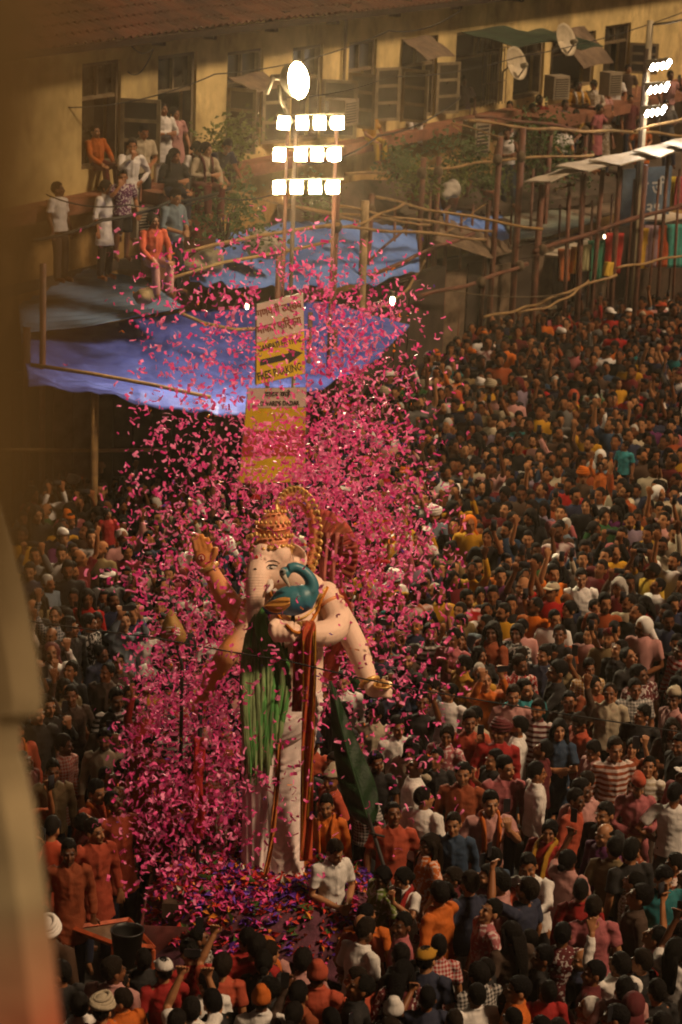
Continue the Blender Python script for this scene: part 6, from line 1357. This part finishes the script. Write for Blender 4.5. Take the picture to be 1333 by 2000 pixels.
# people one can pick out in the photograph: head pixel, turn in degrees (0 = towards the viewer, 180 = away), look
H = [
 (862 + 38, 1612, -10, dict(pose='stand', garment='shirt', sleeve='long', col='blue', hair='short', beard=.3, lowcol='black'), 'moustached man in dark blue shirt standing right of the leaf banner'),
 (1052, 1622, -32, dict(pose='f_stand', garment='dress', sleeve='short', col='red', hair='bun', scarf='mustard', lowcol='red', scale=.95), 'woman in red dress with mustard scarf among the onlookers'),
 (1078, 1690, -25, dict(pose='reach', garment='shirt', sleeve='long', col='white', hair='fade', lowcol='black'), 'man in bright white shirt reaching sideways in the dark crowd'),
 (1247, 1535, 0, dict(pose='clasp' if False else 'look_down', garment='kurta', sleeve='long', col='pink', cap='topi', capcol='coral', beard=.4), 'man in dusty pink kurta with orange boat cap and lanyard'),
 (1315, 1552, 165, dict(pose='hip', garment='tshirt', sleeve='short', col='white', hair='short', lowcol='grey'), 'man in white tee seen from behind at the picture edge'),
 (830, 1560, 150, dict(pose='wave_l' if False else 'stand_l', garment='tshirt', sleeve='short', col='white', pat=.75, hair='short'), 'man in white striped tee turned away beside the orange kurtas'),
 (900, 1515, -5, dict(pose='stand', garment='kurta', sleeve='long', col='rust', beard=.6, hair='short'), 'grey-haired man in rust kurta behind the man in blue'),
 (953, 1565, 12, dict(pose='phone', garment='shirt', sleeve='short', col='pale pink', scarf='orange', hair='fade', beard=.2), 'man in faded pink shirt with orange scarf holding it'),
 (985, 1500, 10, dict(pose='stand_r', garment='shirt', sleeve='long', col='pink', hair='fade'), 'tall young man in rose pink shirt looking aside'),
 (1050, 1505, 100, dict(pose='stand', garment='shirt', sleeve='long', col='white', hair='short', lowcol='black'), 'man in crisp white shirt in profile beside the rose pink shirt'),
 (1105, 1562, 60, dict(pose='stand', garment='kurta', sleeve='long', col='coral', hair='short'), 'man in coral kurta in profile behind the woman in red'),
 (1135, 1545, 30, dict(pose='stand_r', garment='kurta', sleeve='short', col='pale pink', hair='fade'), 'man in salmon kurta behind the coral kurta'),
 (1180, 1592, -40, dict(pose='stand', garment='shirt', sleeve='long', col='black', beard=.5, hair='short'), 'man in black shirt with glasses behind the purple shirt'),
 (1178, 1622, -50, dict(pose='stand', garment='shirt', sleeve='long', col='purple', hair='bald', beard=.4), 'balding man in purple shirt among the darker shirts'),
 (1185, 1660, 160, dict(pose='stand_r', garment='shirt', sleeve='long', col='khaki', hair='short'), 'man in tan shirt turned away with arm stretched out'),
 (1305, 1722, 10, dict(pose='look_down', garment='tshirt', sleeve='short', col='teal', hair='fade'), 'young man in turquoise tee near the picture edge'),
 (1140, 1725, 175, dict(pose='stand', garment='shirt', sleeve='long', col='red', hair='short'), 'man in red shirt seen from behind in front of the white shirt'),
 (650, 1570, -5, dict(pose='stand', garment='kurta', sleeve='long', col='orange', scarf='orange', beard=1, hair='fade'), 'bearded man in orange kurta and scarf right beside the idol'),
 (765, 1592, 5, dict(pose='look_up', garment='kurta', sleeve='short', col='coral', hair='short', beard=.3), 'man in coral polo with lanyard looking up past the leaf banner'),
 (655, 1655, 30, dict(pose='look_down', garment='shirt', sleeve='short', col='white', hair='fade'), 'young man in white collared shirt bending over the flowers'),
 (828, 1650, -70, dict(pose='f_stand', garment='kurta', sleeve='short', col='orange', pat=.25, hair='long', scale=.95), 'long-haired woman in orange print with shoulder bag in profile'),
 (740, 1692, -60, dict(pose='f_stand', garment='kurta', sleeve='short', col='lime', pat=.25, hair='bun', scale=.93), 'woman in lime and white sari beside the pole'),
 (808, 1712, -40, dict(pose='f_phone', garment='kurta', sleeve='short', col='white', hair='bun', scarf='red', scale=.93), 'woman in white and red with hand raised to her hair'),
 (858, 1742, -80, dict(pose='f_down', garment='tshirt', sleeve='short', col='white', hair='bun', scale=.9), 'girl in white tee in profile in front of the dark tub'),
 (945, 1775, -70, dict(pose='look_up', garment='shirt', sleeve='short', col='pink', pat=.25, hair='short'), 'man in floral pink shirt with head thrown back'),
 (690, 1830, 130, dict(pose='look_down', garment='shirt', sleeve='short', col='white', hair='fade', beard=.6), 'man with glasses in pale shirt bowing by the cart'),
 (138, 1665, 10, dict(pose='stand', garment='kurta', sleeve='long', col='rust', beard=.8, hair='fade'), 'bearded man in plain rust kurta at the left of the rail frame'),
 (195, 1620, 25, dict(pose='stand_r', garment='kurta', sleeve='long', col='coral', beard=.5, hair='fade'), 'man in coral kurta behind the plain rust kurta'),
 (245, 1575, 30, dict(pose='look_up', garment='kurta', sleeve='long', col='coral', hair='short'), 'man in coral kurta half veiled by the confetti'),
 (105, 1505, 15, dict(pose='stand', garment='shirt', sleeve='long', col='khaki', beard=1, hair='short'), 'heavily bearded man in ochre shirt near the blurred pillar'),
 (205, 1448, 0, dict(pose='stand', garment='shirt', sleeve='long', col='cream', beard=1, hair='fade'), 'bearded man in cream shirt facing the viewer above the coral kurtas'),
 (610, 1895, 170, dict(pose='stand', garment='kurta', sleeve='short', col='coral', cap='bandana', capcol='coral'), 'person with peaked coral headscarf below the cart'),
 (521, 1950, 180, dict(pose='stand', garment='shirt', sleeve='short', col='white', cap='bandana', capcol='orange'), 'person with peaked orange headscarf at the bottom edge'),
 (763, 1975, 175, dict(pose='stand', garment='shirt', sleeve='short', col='black', cap='bandana', capcol='white'), 'person with white headscarf at the bottom edge'),
 (848, 1882, 160, dict(pose='stand', garment='tshirt', sleeve='short', col='navy', cap='cap', capcol='mustard'), 'person in tan cap among the dark heads'),
 (455, 1850, 175, dict(pose='stand', garment='tshirt', sleeve='short', col='red', hair='short'), 'man in red tee seen from behind in front of the flower heap'),
 (410, 1885, 180, dict(pose='phone_high', garment='tshirt', sleeve='short', col='coral', hair='curly'), 'curly-haired person in coral tee filming the idol from behind'),
 (370, 1960, 180, dict(pose='phone_two', garment='shirt', sleeve='short', col='white', hair='short'), 'person in white shirt holding a phone high at the bottom edge'),
 (195, 1985, 170, dict(pose='stand', garment='shirt', sleeve='short', col='coral', cap='turban', capcol='cream'), 'person in cream turban at the bottom edge near the blurred pillar'),
 (1175, 1780, 175, dict(pose='stand', garment='shirt', sleeve='short', col='pink', hair='short'), 'man in pink shirt seen from behind below the purple shirt'),
 (1262, 1820, -120, dict(pose='look_up', garment='tshirt', sleeve='short', col='pink', hair='short'), 'man in pink tee looking up near the picture edge'),
 (957, 1435, 8, dict(pose='stand_l', garment='kurta', sleeve='long', col='red', cap='turban', capcol='maroon', beard=.7), 'man in red kurta with maroon turban among the onlookers'),
 (790, 1415, 20, dict(pose='stand', garment='shirt', sleeve='short', col='white', hair='fade'), 'young man in white shirt right of the bowl hand'),
 (1005, 1358, 0, dict(pose='stand', garment='shirt', sleeve='short', col='pale pink', beard=1), 'bearded man in pale pink shirt facing the viewer'),
 (1040, 1352, 5, dict(pose='stand_r', garment='shirt', sleeve='short', col='aqua', beard=1), 'bearded man in mint shirt beside the pale pink shirt'),
 (940, 1315, 0, dict(pose='stand', garment='shirt', sleeve='short', col='mustard', hair='short', haircol=(.35, .32, .28), beard=0), 'white-haired man in mustard shirt facing the viewer'),
 (1185, 1358, -10, dict(pose='stand', garment='shirt', sleeve='short', col='cream', hair='receding'), 'man in sand-coloured shirt looking at the viewer near the edge'),
 (1243, 1350, 10, dict(pose='stand', garment='shirt', sleeve='short', col='grey', pat=.5), 'man in checked grey shirt near the picture edge'),
 (1143, 1130, 0, dict(pose='stand', garment='tshirt', sleeve='short', col='white', pat=.75, hair='short', scale=1.06), 'broad man in white and aqua striped polo in the far crowd'),
 (1093, 612, 10, dict(pose='hip', garment='tshirt', sleeve='short', col='pale pink', lowcol='sky blue', hair='short'), 'man in pink tee and jeans standing out before the shops'),
 (1240, 628, -5, dict(pose='stand', garment='tshirt', sleeve='short', col='green', hair='short'), 'man in green tee by the shop fronts'),
 (1222, 872, -30, dict(pose='stand_l', garment='tshirt', sleeve='short', col='aqua', scale=.66, lowcol='navy'), 'boy in turquoise tee lifted above the far crowd'),
 (215, 1005, 15, dict(pose='f_stand', garment='tshirt', sleeve='short', col='red', hair='bun', scale=.64), 'small girl in red with hair band carried above the crowd'),
 (1175, 915, -5, dict(pose='both_up', garment='kurta', sleeve='long', col='orange', scale=.64, hair='short'), 'child in orange top with both arms raised in the far crowd'),
]
placed = []       # world x, y of everyone
cand = []
for px, py, rz, kw, lab in H:
    sc = kw.get('scale', rnd.uniform(.98, 1.04)); kw = dict(kw); kw['scale'] = sc
    p = G(px, py, 1.57 * sc)
    if 'lifted' in lab or 'carried' in lab or ('child' in lab): p = G(px, py, 1.57 * sc + .85); p.z = .85
    else: p.z = 0
    cand.append(dict(p=p, rz=R_(rz), kw=kw, label=lab, px=px, py=py, d=PIX(p)[2])); placed.append((p.x, p.y, .40))
def pick(w_):
    r = rnd.random() * sum(b for _, b in w_)
    for a, b in w_:
        r -= b
        if r <= 0: return a
    return w_[-1][0]
MIX = [('black', 34), ('navy', 15), ('white', 8), ('maroon', 12), ('grey', 4), ('brown', 12), ('pale pink', 6), ('mustard', 6), ('blue', 4), ('orange', 4.5), ('red', 4), ('cream', 5), ('teal', 1.2), ('green', 1.2), ('sky blue', 2), ('lavender', 1.5), ('yellow', 2), ('purple', 1.5), ('khaki', 4), ('rust', 6), ('pink', 3), ('lime', .5), ('aqua', .4)]
FRONT = [('coral', 16), ('orange', 5), ('white', 9), ('pink', 9), ('red', 9), ('black', 34), ('navy', 14), ('brown', 8), ('pale pink', 8), ('maroon', 8), ('rust', 6), ('sky blue', 2)]
LEFT = [('coral', 45), ('orange', 16), ('rust', 18), ('pale pink', 6), ('red', 5), ('white', 6), ('mustard', 3), ('maroon', 5)]
RIGHT_ = [('coral', 14), ('orange', 8), ('white', 14), ('pink', 8), ('black', 22), ('navy', 12), ('maroon', 10), ('brown', 9), ('red', 4), ('khaki', 6), ('blue', 5), ('grey', 6), ('purple', 2), ('pale pink', 14), ('cream', 4), ('rust', 4)]
def blocked(x, y):
    if abs(x - (cx_ - .12)) < 1.45 and -1.25 < y - cy_ < 1.05: return True
    px, py, d = PIX((x, y, 1.0)); 
    if 120 < px < 310 and abs(py - 1790) < 70: return True
    return False
KEEP = [(h[0], h[1]) for h in H if 1480 < h[1] < 1790]
GRID = {}
def free(x, y, r):
    gi, gj = int(x // .5), int(y // .5)
    for a in range(gi - 1, gi + 2):
        for b in range(gj - 1, gj + 2):
            for (u, v) in GRID.get((a, b), ()):
                if (u - x) ** 2 + ((v - y) * 1.05) ** 2 < r * r: return False
    return True
def occupy(x, y): GRID.setdefault((int(x // .5), int(y // .5)), []).append((x, y))
for (a, b, r) in placed: occupy(a, b)
if True:
    for _dart in range(26000):
        y = rnd.uniform(20.4, 56); hw = 1333 / 2 / FPX * (y + 3) + .7; x = rnd.uniform(-hw, hw)
        if not free(x, y, .35 if y > 31 else (.34 if y < 24.6 else .46)): continue
        sc = min(1.08, max(.86, rnd.gauss(.99, .05))); px, py, d = PIX((x, y, 1.57 * sc))
        if px < -30 or px > 1375 or py > 2075 or py < top_limit(px) or blocked(x, y): continue
        if px < 40 and py > 900: continue
        if (270 < px < 480 and 1600 < py < 1832) or (300 < px < 700 and 1680 < py < 1832) or (100 < px < 330 and 1740 < py < 1868): continue
        if any(abs(px - h[0]) < 54 and h[1] + 4 < py < h[1] + 92 for h in KEEP): continue
        occupy(x, y)
        fem = rnd.random() < (.14 if py < 1500 else .08)
        zone = FRONT if py > 1800 else (LEFT if px < 480 and py > 1420 else (RIGHT_ if py > 1400 else MIX))
        col = pick(zone); base = face_to(x, y, IDX, IDY)
        rz = base + R_(rnd.gauss(0, 22 if py < 1400 else 34))
        if d > 29 and rnd.random() < .5: rz = R_(rnd.gauss(8 if px < 540 else -8, 20))
        gar = 'kurta' if (zone is LEFT and rnd.random() < .75) or rnd.random() < .12 else rnd.choice(['shirt', 'shirt', 'tshirt'])
        sl_ = 'long' if gar == 'kurta' else (rnd.choice(['short', 'short', 'long', 'rolled']) if gar == 'shirt' else 'short')
        if fem: pose = rnd.choice(['f_stand', 'f_stand', 'f_phone', 'f_fold', 'f_up', 'f_down']); hair = rnd.choice(['long', 'bun']); gar, sl_ = 'kurta', rnd.choice(['short', 'long'])
        else:
            if py > 1400: pose = pick([('stand', 20), ('stand_l', 16), ('stand_r', 16), ('look_up', 14), ('look_up_l', 12), ('look_down', 8), ('phone', 4), ('phone_high', 3), ('wave', 2), ('stride', 4), ('fold', 2), ('neck', 2)])
            else: pose = pick([('stand', 20), ('stand_l', 16), ('stand_r', 15), ('look_up', 10), ('look_up_l', 8), ('phone', 9), ('phone_two', 5), ('phone_high', 6), ('wave', 3), ('wave_l', 3), ('pray', 3), ('both_up', 1)])
            hair = pick([('short', 40), ('fade', 32), ('curly', 10), ('receding', 9), ('bald', 3)])
        if gar == 'shirt' and sl_ == 'rolled': sl_ = 'long'
        cap = pick([(None, 93), ('topi', 1.6), ('cap', 2.4), ('turban', 1), ('bandana', 1.5)]) if not fem else pick([(None, 85), ('veil', 9)])
        kw = dict(pose=pose, garment=gar, sleeve=sl_, col=col, hair=hair, cap=cap, capcol=rnd.choice(['white', 'white', 'coral', 'orange', 'maroon', 'black', 'navy', 'cream']), pat=pick([(1.0, 86), (.75, 3), (.5, 6), (.25, 5)]), beard=rnd.choice([0, 0, .25, .5, .9, 1]) if not fem else 0, scale=sc, lowcol=rnd.choice(['navy', 'black', 'black', 'grey', 'brown', 'blue', 'white']), scarf=None)
        if zone is LEFT and rnd.random() < .15: kw['scarf'] = 'orange'
        p = Vector((x, y, 0)); cand.append(dict(p=p, rz=rz, kw=kw, label=None, px=px, py=py, d=d))
heroes = [c for c in cand if c['label']]; rest = sorted([c for c in cand if not c['label']], key=lambda c: c['d'])
seen = [c for c in rest if -15 < c['px'] < 1348 and c['py'] < 2040 and not (c['px'] < 120 and c['py'] > 1500)]; hid = [c for c in rest if c not in seen]
NI = 300 - len(PEOPLE) - len(heroes)
nearp, far = seen[:NI], seen[NI:] + hid
for c in heroes + nearp:
    person(c['p'], c['rz'], **c['kw']); PEOPLE[-1]['label'] = c['label']; PEOPLE[-1]['group'] = 'people in the street crowd'
print('CROWD', len(cand), 'heroes', len(heroes), 'near', len(nearp), 'far', len(far), 'limit y', nearp[-1]['py'])

# the far crowd as one mass
def build_far(items):
    Vs, Ts, Cs = [], [], []; n0 = 0
    for c in items:
        k = c['kw']; lk = (k['garment'], k['sleeve'], 'trousers'); hr = k['hair'] if k['cap'] != 'veil' else None
        parts = lod(k['pose'], lk, hr, k['cap'], 0 if c['d'] < 40 else 1); sk = np.array(rnd.choice(SKINS)); ca, sa_ = math.cos(c['rz']), math.sin(c['rz']); Rm = np.array([[ca, sa_, 0], [-sa_, ca, 0], [0, 0, 1]])
        hcol = np.array(rnd.choice([(.006, .005, .004), (.008, .006, .005), (.005, .004, .004)]))
        if rnd.random() < .03: hcol = np.array((.3, .28, .25))
        g = list(parts)
        if 'phone' in k['pose'] or k['pose'] == 'f_up':
            h = hand_pos(k['pose']); b_ = MB(); b_.box(h, (.15 if 'two' in k['pose'] else .075, .012, .075 if 'two' in k['pose'] else .15)); va = np.array([tuple(q) for q in b_.v]); fa = np.array([(a, b, c2) for (a, b, c2, d2) in b_.f] + [(a, c2, d2) for (a, b, c2, d2) in b_.f]); g.append(('phone', va, fa, None))
        for cls, v, t_, ft in g:
            w_ = (v * k['scale']) @ Rm + np.array(c['p']); Vs.append(w_); Ts.append(t_ + n0); n0 += len(v)
            if cls == 'skin':
                col = np.tile(sk, (len(v), 1)); bd_ = ft[:, 2:3] * k['beard']; col = col * (1 - ft[:, 1:2]) + np.array((.16, .035, .025)) * ft[:, 1:2]; col = col * (1 - bd_) + np.array((.01, .007, .005)) * bd_; col = col * (1 - ft[:, 0:1]) + np.array((.012, .008, .006)) * ft[:, 0:1]
            elif cls == 'shirt':
                cc = np.array(COLS[k['col']]); col = np.tile(cc, (len(v), 1)); lite = cc * .45 + np.array((.62, .58, .54)) * .55
                if k['pat'] == .75: m_ = (np.mod(v[:, 2] * 16, 1) > .5)[:, None]; col = np.where(m_, lite, col)
                elif k['pat'] == .25: m_ = (wob(v, 70, 1) > .25)[:, None]; col = np.where(m_, lite, col)
                col = col * (1 + .12 * wob(v, 8, k['scale'] * 30))[:, None]
            elif cls == 'lower': col = np.tile(np.array(COLS[k['lowcol']]), (len(v), 1))
            elif cls == 'hair': col = np.tile(hcol, (len(v), 1))
            elif cls == 'phone': col = np.tile(np.array((.02, .02, .025)), (len(v), 1))
            else: col = np.tile(np.array(COLS[k['capcol']]), (len(v), 1))
            Cs.append(col)
    Vv, Tt, Cc = np.concatenate(Vs), np.concatenate(Ts), np.concatenate(Cs)
    me = bpy.data.meshes.new('crowd'); me.vertices.add(len(Vv)); me.vertices.foreach_set('co', Vv.astype(np.float32).ravel())
    me.loops.add(len(Tt) * 3); me.loops.foreach_set('vertex_index', Tt.astype(np.int32).ravel()); me.polygons.add(len(Tt)); me.polygons.foreach_set('loop_start', np.arange(0, len(Tt) * 3, 3, dtype=np.int32)); me.update(calc_edges=True); me.shade_smooth()
    set_attr(me, 'Col', np.concatenate([Cc, np.ones((len(Cc), 1))], 1)); print('FAR TRIS', len(Tt))
    o = link_mesh(me, 'crowd', M_crowd); tag(o, 'dense far crowd of onlookers filling the street beyond the idol', kind='stuff'); return o
build_far(far)

# phones in raised hands of the nearer people
pm = None
for q in PEOPLE:
    if ('phone' in q['pose'] and q['pose'] != 'hip') or q['pose'] == 'f_up':
        h = hand_pos(q['pose']); two = 'two' in q['pose']; root = q['o']
        if pm is None or True:
            b_ = MB(); sx, sz = (.15, .075) if two else (.075, .15)
            cs = [(-sx / 2 + .008, -sz / 2), (sx / 2 - .008, -sz / 2), (sx / 2, -sz / 2 + .008), (sx / 2, sz / 2 - .008), (sx / 2 - .008, sz / 2), (-sx / 2 + .008, sz / 2), (-sx / 2, sz / 2 - .008), (-sx / 2, -sz / 2 + .008)]
            b_.add([V((a, -.005, b)) for a, b in cs] + [V((a, .005, b)) for a, b in cs], [tuple(range(8)), tuple(range(15, 7, -1))] + [(k, 8 + k, 8 + (k + 1) % 8, (k + 1) % 8) for k in range(8)])
            b_.box(V((sx * .3, -.0065, sz * .3)), (.018, .003, .03)); o = b_.build('phone', M_phone)
        rm = rotz(q['rz']); o.location = root.location + rm @ (h * root.scale[0]); o.rotation_euler = (0, 0, q['rz']); PHONES.append((o, q))

# ------------------------------------------------------------------ labels that single each person out
GN = {'shirt': 'shirt', 'tshirt': 'tee', 'kurta': 'kurta', 'dress': 'dress', 'vest': 'vest'}
PT = {1.0: '', .75: 'striped ', .5: 'checked ', .25: 'printed '}
def look(q): return f"{PT[q['pat']]}{q['col']} {GN[q['garment']]}"
def extras(q):
    e = []
    if q['cap']: e.append({'topi': f"{q['capcol']} boat cap", 'cap': f"{q['capcol']} cap", 'turban': f"{q['capcol']} turban", 'bandana': f"{q['capcol']} headscarf", 'veil': f"{q['capcol']} veil"}[q['cap']])
    elif q['hair'] in ('curly', 'bald', 'long', 'bun', 'receding'): e.append({'curly': 'curly hair', 'bald': 'bald head', 'long': 'long hair', 'bun': 'tied hair', 'receding': 'receding hair'}[q['hair']])
    elif q['beard'] >= .9: e.append('dark beard')
    return e
def act(q):
    p = q['pose']
    if 'phone' in p or p == 'f_up': return 'holding up a phone'
    if p in ('wave', 'wave_l'): return 'waving an arm'
    if p == 'both_up': return 'raising both arms'
    if p in ('fold', 'f_fold'): return 'with folded arms'
    if p == 'pray': return 'with joined hands'
    return ''
def region(px, py):
    if py > 1900: return 'at the bottom edge'
    if py > 1790: return 'below the flower heap' if px < 720 else 'near the bottom'
    if px < 480: return 'left of the idol'
    if px > 1150: return 'near the right edge'
    if px > 900: return 'right of the blue shirt' if py > 1560 else 'in the right crowd'
    return 'right of the idol'
for q in PEOPLE:
    c_ = q['o'].location + rotz(q['rz']) @ (q['hd']((0, 0, 1.56)) * q['o'].scale[0]); q['px'], q['py'], q['d'] = PIX(c_)
used = set(q['label'] for q in PEOPLE if q.get('label'))
street = [q for q in PEOPLE if q['group'] != gT]
for q in street:
    if q.get('label'): continue
    noun = 'woman' if q['female'] else 'man'; view = abs((math.degrees(q['rz']) + 180) % 360 - 180); fc = 'seen from behind' if view > 120 else ('in profile' if view > 60 else '')
    ex = extras(q); base = f"{noun} in {look(q)}" + (f" with {ex[0]}" if ex else ''); reg = region(q['px'], q['py'])
    nb = sorted([r for r in street if r is not q], key=lambda r: (r['px'] - q['px']) ** 2 + (r['py'] - q['py']) ** 2)[:8]
    opts = [f"{base}{' ' + act(q) if act(q) else ''} {reg}", f"{base} {fc} {reg}" if fc else f"{base} facing forward {reg}"]
    for r in nb:
        dx, dy = r['px'] - q['px'], r['py'] - q['py']
        rel = ('just left of' if dx > 0 else 'just right of') if abs(dx) > abs(dy) else ('just behind' if dy > 0 else 'just in front of')
        opts.append(f"{base} {reg}, {rel} the {look(r)}")
        opts.append(f"{base} {reg}, {rel} the {look(r)}{' with ' + extras(r)[0] if extras(r) else ''}")
    ok = [o for o in opts if o not in used and len(o.replace(',', '').split()) <= 16]
    # prefer a label that names a neighbour whenever look and region are shared with someone else
    twin = any(r is not q and look(r) == look(q) and region(r['px'], r['py']) == reg for r in street)
    cand_ = [o for o in ok if ', ' in o] if twin else ok
    lab = (cand_ or ok or [f"{base} {reg}"])[0]; lab = ' '.join(lab.split()); q['label'] = lab; used.add(lab)
for q in PEOPLE: tag(q['o'], q['label'], 'person', q['group'])
ulab = set()
for o, q in PHONES:
    ww = q['label'].replace(',', '').split(); lab = 'phone of the ' + ' '.join(ww[:12])
    while lab in ulab: lab += ' again'
    ulab.add(lab); tag(o, lab, 'phone', 'phones held up in the crowd')
# ------------------------------------------------------------------ confetti: the 300 nearest strips singly, the rest as one cloud
rc = random.Random(21)
BL = [  # px, py, sx, sy, weight, depth mean, depth spread
    (690, 880, 75, 110, 520, 29.5, 1.6), (620, 1010, 120, 90, 430, 29.2, 1.4), (740, 1090, 60, 110, 300, 29.0, 1.2), (600, 680, 110, 80, 330, 30, 1.8), (410, 620, 120, 85, 210, 30, 1.8), (430, 880, 90, 90, 170, 29.5, 1.5),
    (360, 1130, 75, 110, 270, 28.6, 1.3), (330, 1380, 70, 110, 560, 28.2, 1.2), (390, 1560, 75, 95, 620, 27.8, 1.1), (330, 1640, 70, 80, 300, 27.2, 1.0), (440, 1330, 50, 150, 300, 28.6, .8), (640, 1290, 60, 110, 200, 28.6, .8),
    (570, 930, 60, 60, 240, 29, 1), (620, 600, 80, 50, 130, 30, 1.6), (690, 640, 60, 60, 150, 30, 1.5), (560, 1150, 160, 180, 190, 26.2, .7), (450, 1470, 130, 160, 170, 26.2, .7), (760, 1300, 80, 160, 120, 27.5, 1.5), (320, 800, 70, 130, 110, 30, 1.5), (560, 480, 130, 30, 40, 31, 1.5), (840, 1250, 60, 250, 60, 28, 2)]
cells = []
for (mx_, my_, sx, sy, wt, dm, ds) in BL:
    for k in range(int(wt * 2.9)):
        px, py = rc.gauss(mx_, sx), rc.gauss(my_, sy)
        if noise.noise(Vector((px * .022, py * .022, dm))) < -.18 and rc.random() < .55: continue      # ragged clumps
        if px < 110 or px > 920 or py < 400 or py > 1800: continue
        ragged = 262 + 38 * math.sin(py * .011) + 30 * math.sin(py * .037 + 1)
        if px < ragged and rc.random() < min(.93, (ragged - px) / 75): continue
        if 495 < px < 606 and 570 < py < 760 and rc.random() < .55: continue
        d = rc.gauss(dm, ds); d = max(24.8, d)
        if 486 < px < 640 and 1085 < py < 1260 and d < 27.6 and rc.random() < .7: continue
        p = P(px, py, d)
        if p.z < .9: continue
        cells.append((d, p, px, py))
print('CONFETTI', len(cells))
cells.sort(key=lambda c: c[0])
M_conf = {}
for nm, c in (('pink', (.95, .12, .40)), ('rose', (.97, .25, .52)), ('magenta', (.82, .05, .31)), ('orange', (.8, .22, .03)), ('violet', (.13, .04, .36))):
    m = mat('confetti_' + nm, c, .45, .08, 5, 0, spec=.4); M_conf[nm] = m
    nn = m.node_tree.nodes; ll = m.node_tree.links; b = nn['Principled BSDF']      # thin paper: lets light through
    tr = nn.new('ShaderNodeBsdfTranslucent'); ms = nn.new('ShaderNodeMixShader'); ms.inputs[0].default_value = .35
    ll.new(b.inputs['Base Color'].links[0].from_socket, tr.inputs['Color']); ll.new(b.outputs[0], ms.inputs[1]); ll.new(tr.outputs[0], ms.inputs[2]); ll.new(ms.outputs[0], nn['Material Output'].inputs['Surface'])
def strip_geo(r_):
    L, W_ = r_.triangular(.025, .11, .065), r_.uniform(.015, .038); a = Vector((r_.gauss(0, 1), r_.gauss(0, 1), r_.gauss(0, 1))).normalized(); b = a.cross(Vector((r_.gauss(0, 1), r_.gauss(0, 1), r_.gauss(0, 1)))).normalized(); c = a.cross(b); bend = r_.gauss(0, .8) * L
    n = 4; v = []
    for i in range(n + 1):
        t = i / n - .5; q = a * L * t + c * bend * (t * t * 2) * .8 + b * (t * t) * L * r_.choice([0, 0, .5]); tw = r_.uniform(-.1, .1)
        v += [q - b * W_ / 2 + c * tw * W_, q + b * W_ / 2 - c * tw * W_]
    return v, [(2 * i, 2 * i + 1, 2 * i + 3, 2 * i + 2) for i in range(n)]
SG = [strip_geo(rc) for _ in range(60)]
vis = [c for c in cells if 210 < c[2] < 880][:300]; vs_ = set(id(c) for c in vis)
SM = []
for i, g in enumerate(SG[:40]):
    me = bpy.data.meshes.new('confetti_strip'); me.from_pydata([tuple(a) for a in g[0]], [], g[1]); me.materials.append(M_conf['pink'] if i % 2 else M_conf['rose']); SM.append(me)
for c in vis:
    o = bpy.data.objects.new('confetti_strip', rc.choice(SM)); COL.objects.link(o); o.location = c[1]; o.rotation_euler = (rc.uniform(0, 6), rc.uniform(0, 6), rc.uniform(0, 6))
    tag(o, 'pink paper confetti strip drifting in the air near the idol', 'confetti', 'single confetti strips in the air')
bank = {k: MB() for k in M_conf}
for c in cells:
    if id(c) in vs_: continue
    g = rc.choice(SG); R3 = Matrix.Rotation(rc.uniform(0, 6.28), 3, 'X') @ Matrix.Rotation(rc.uniform(0, 6.28), 3, 'Z'); r = rc.random()
    nm = 'orange' if r < .045 else ('violet' if r < .075 else ('magenta' if r < .30 else ('rose' if r < .6 else 'pink'))); s = .6 if nm in ('orange', 'violet') else 1
    bank[nm].add([c[1] + R3 @ (a * s) for a in g[0]], g[1])
for nm, mb in bank.items():
    tag(mb.build('confetti_cloud', M_conf[nm]), nm + ' paper confetti filling the air around the idol and signs', kind='stuff')
bpy.data.scenes.remove(TMP)
# ------------------------------------------------------------------ dusty air
hz = MB(); hz.box((0, 225, 6.5), (640, 790, 15.4)); ho = hz.build('haze', None if False else mat('haze_tmp'))
m = bpy.data.materials.new('haze_air'); m.use_nodes = True; n = m.node_tree.nodes; n.remove(n['Principled BSDF'])
pv = n.new('ShaderNodeVolumePrincipled'); pv.inputs['Color'].default_value = (.95, .76, .54, 1); pv.inputs['Density'].default_value = .0007; pv.inputs['Anisotropy'].default_value = .6
m.node_tree.links.new(pv.outputs[0], n['Material Output'].inputs['Volume']); ho.data.materials.clear(); ho.data.materials.append(m)
tag(ho, 'thin warm dusty air over the whole street', kind='stuff')
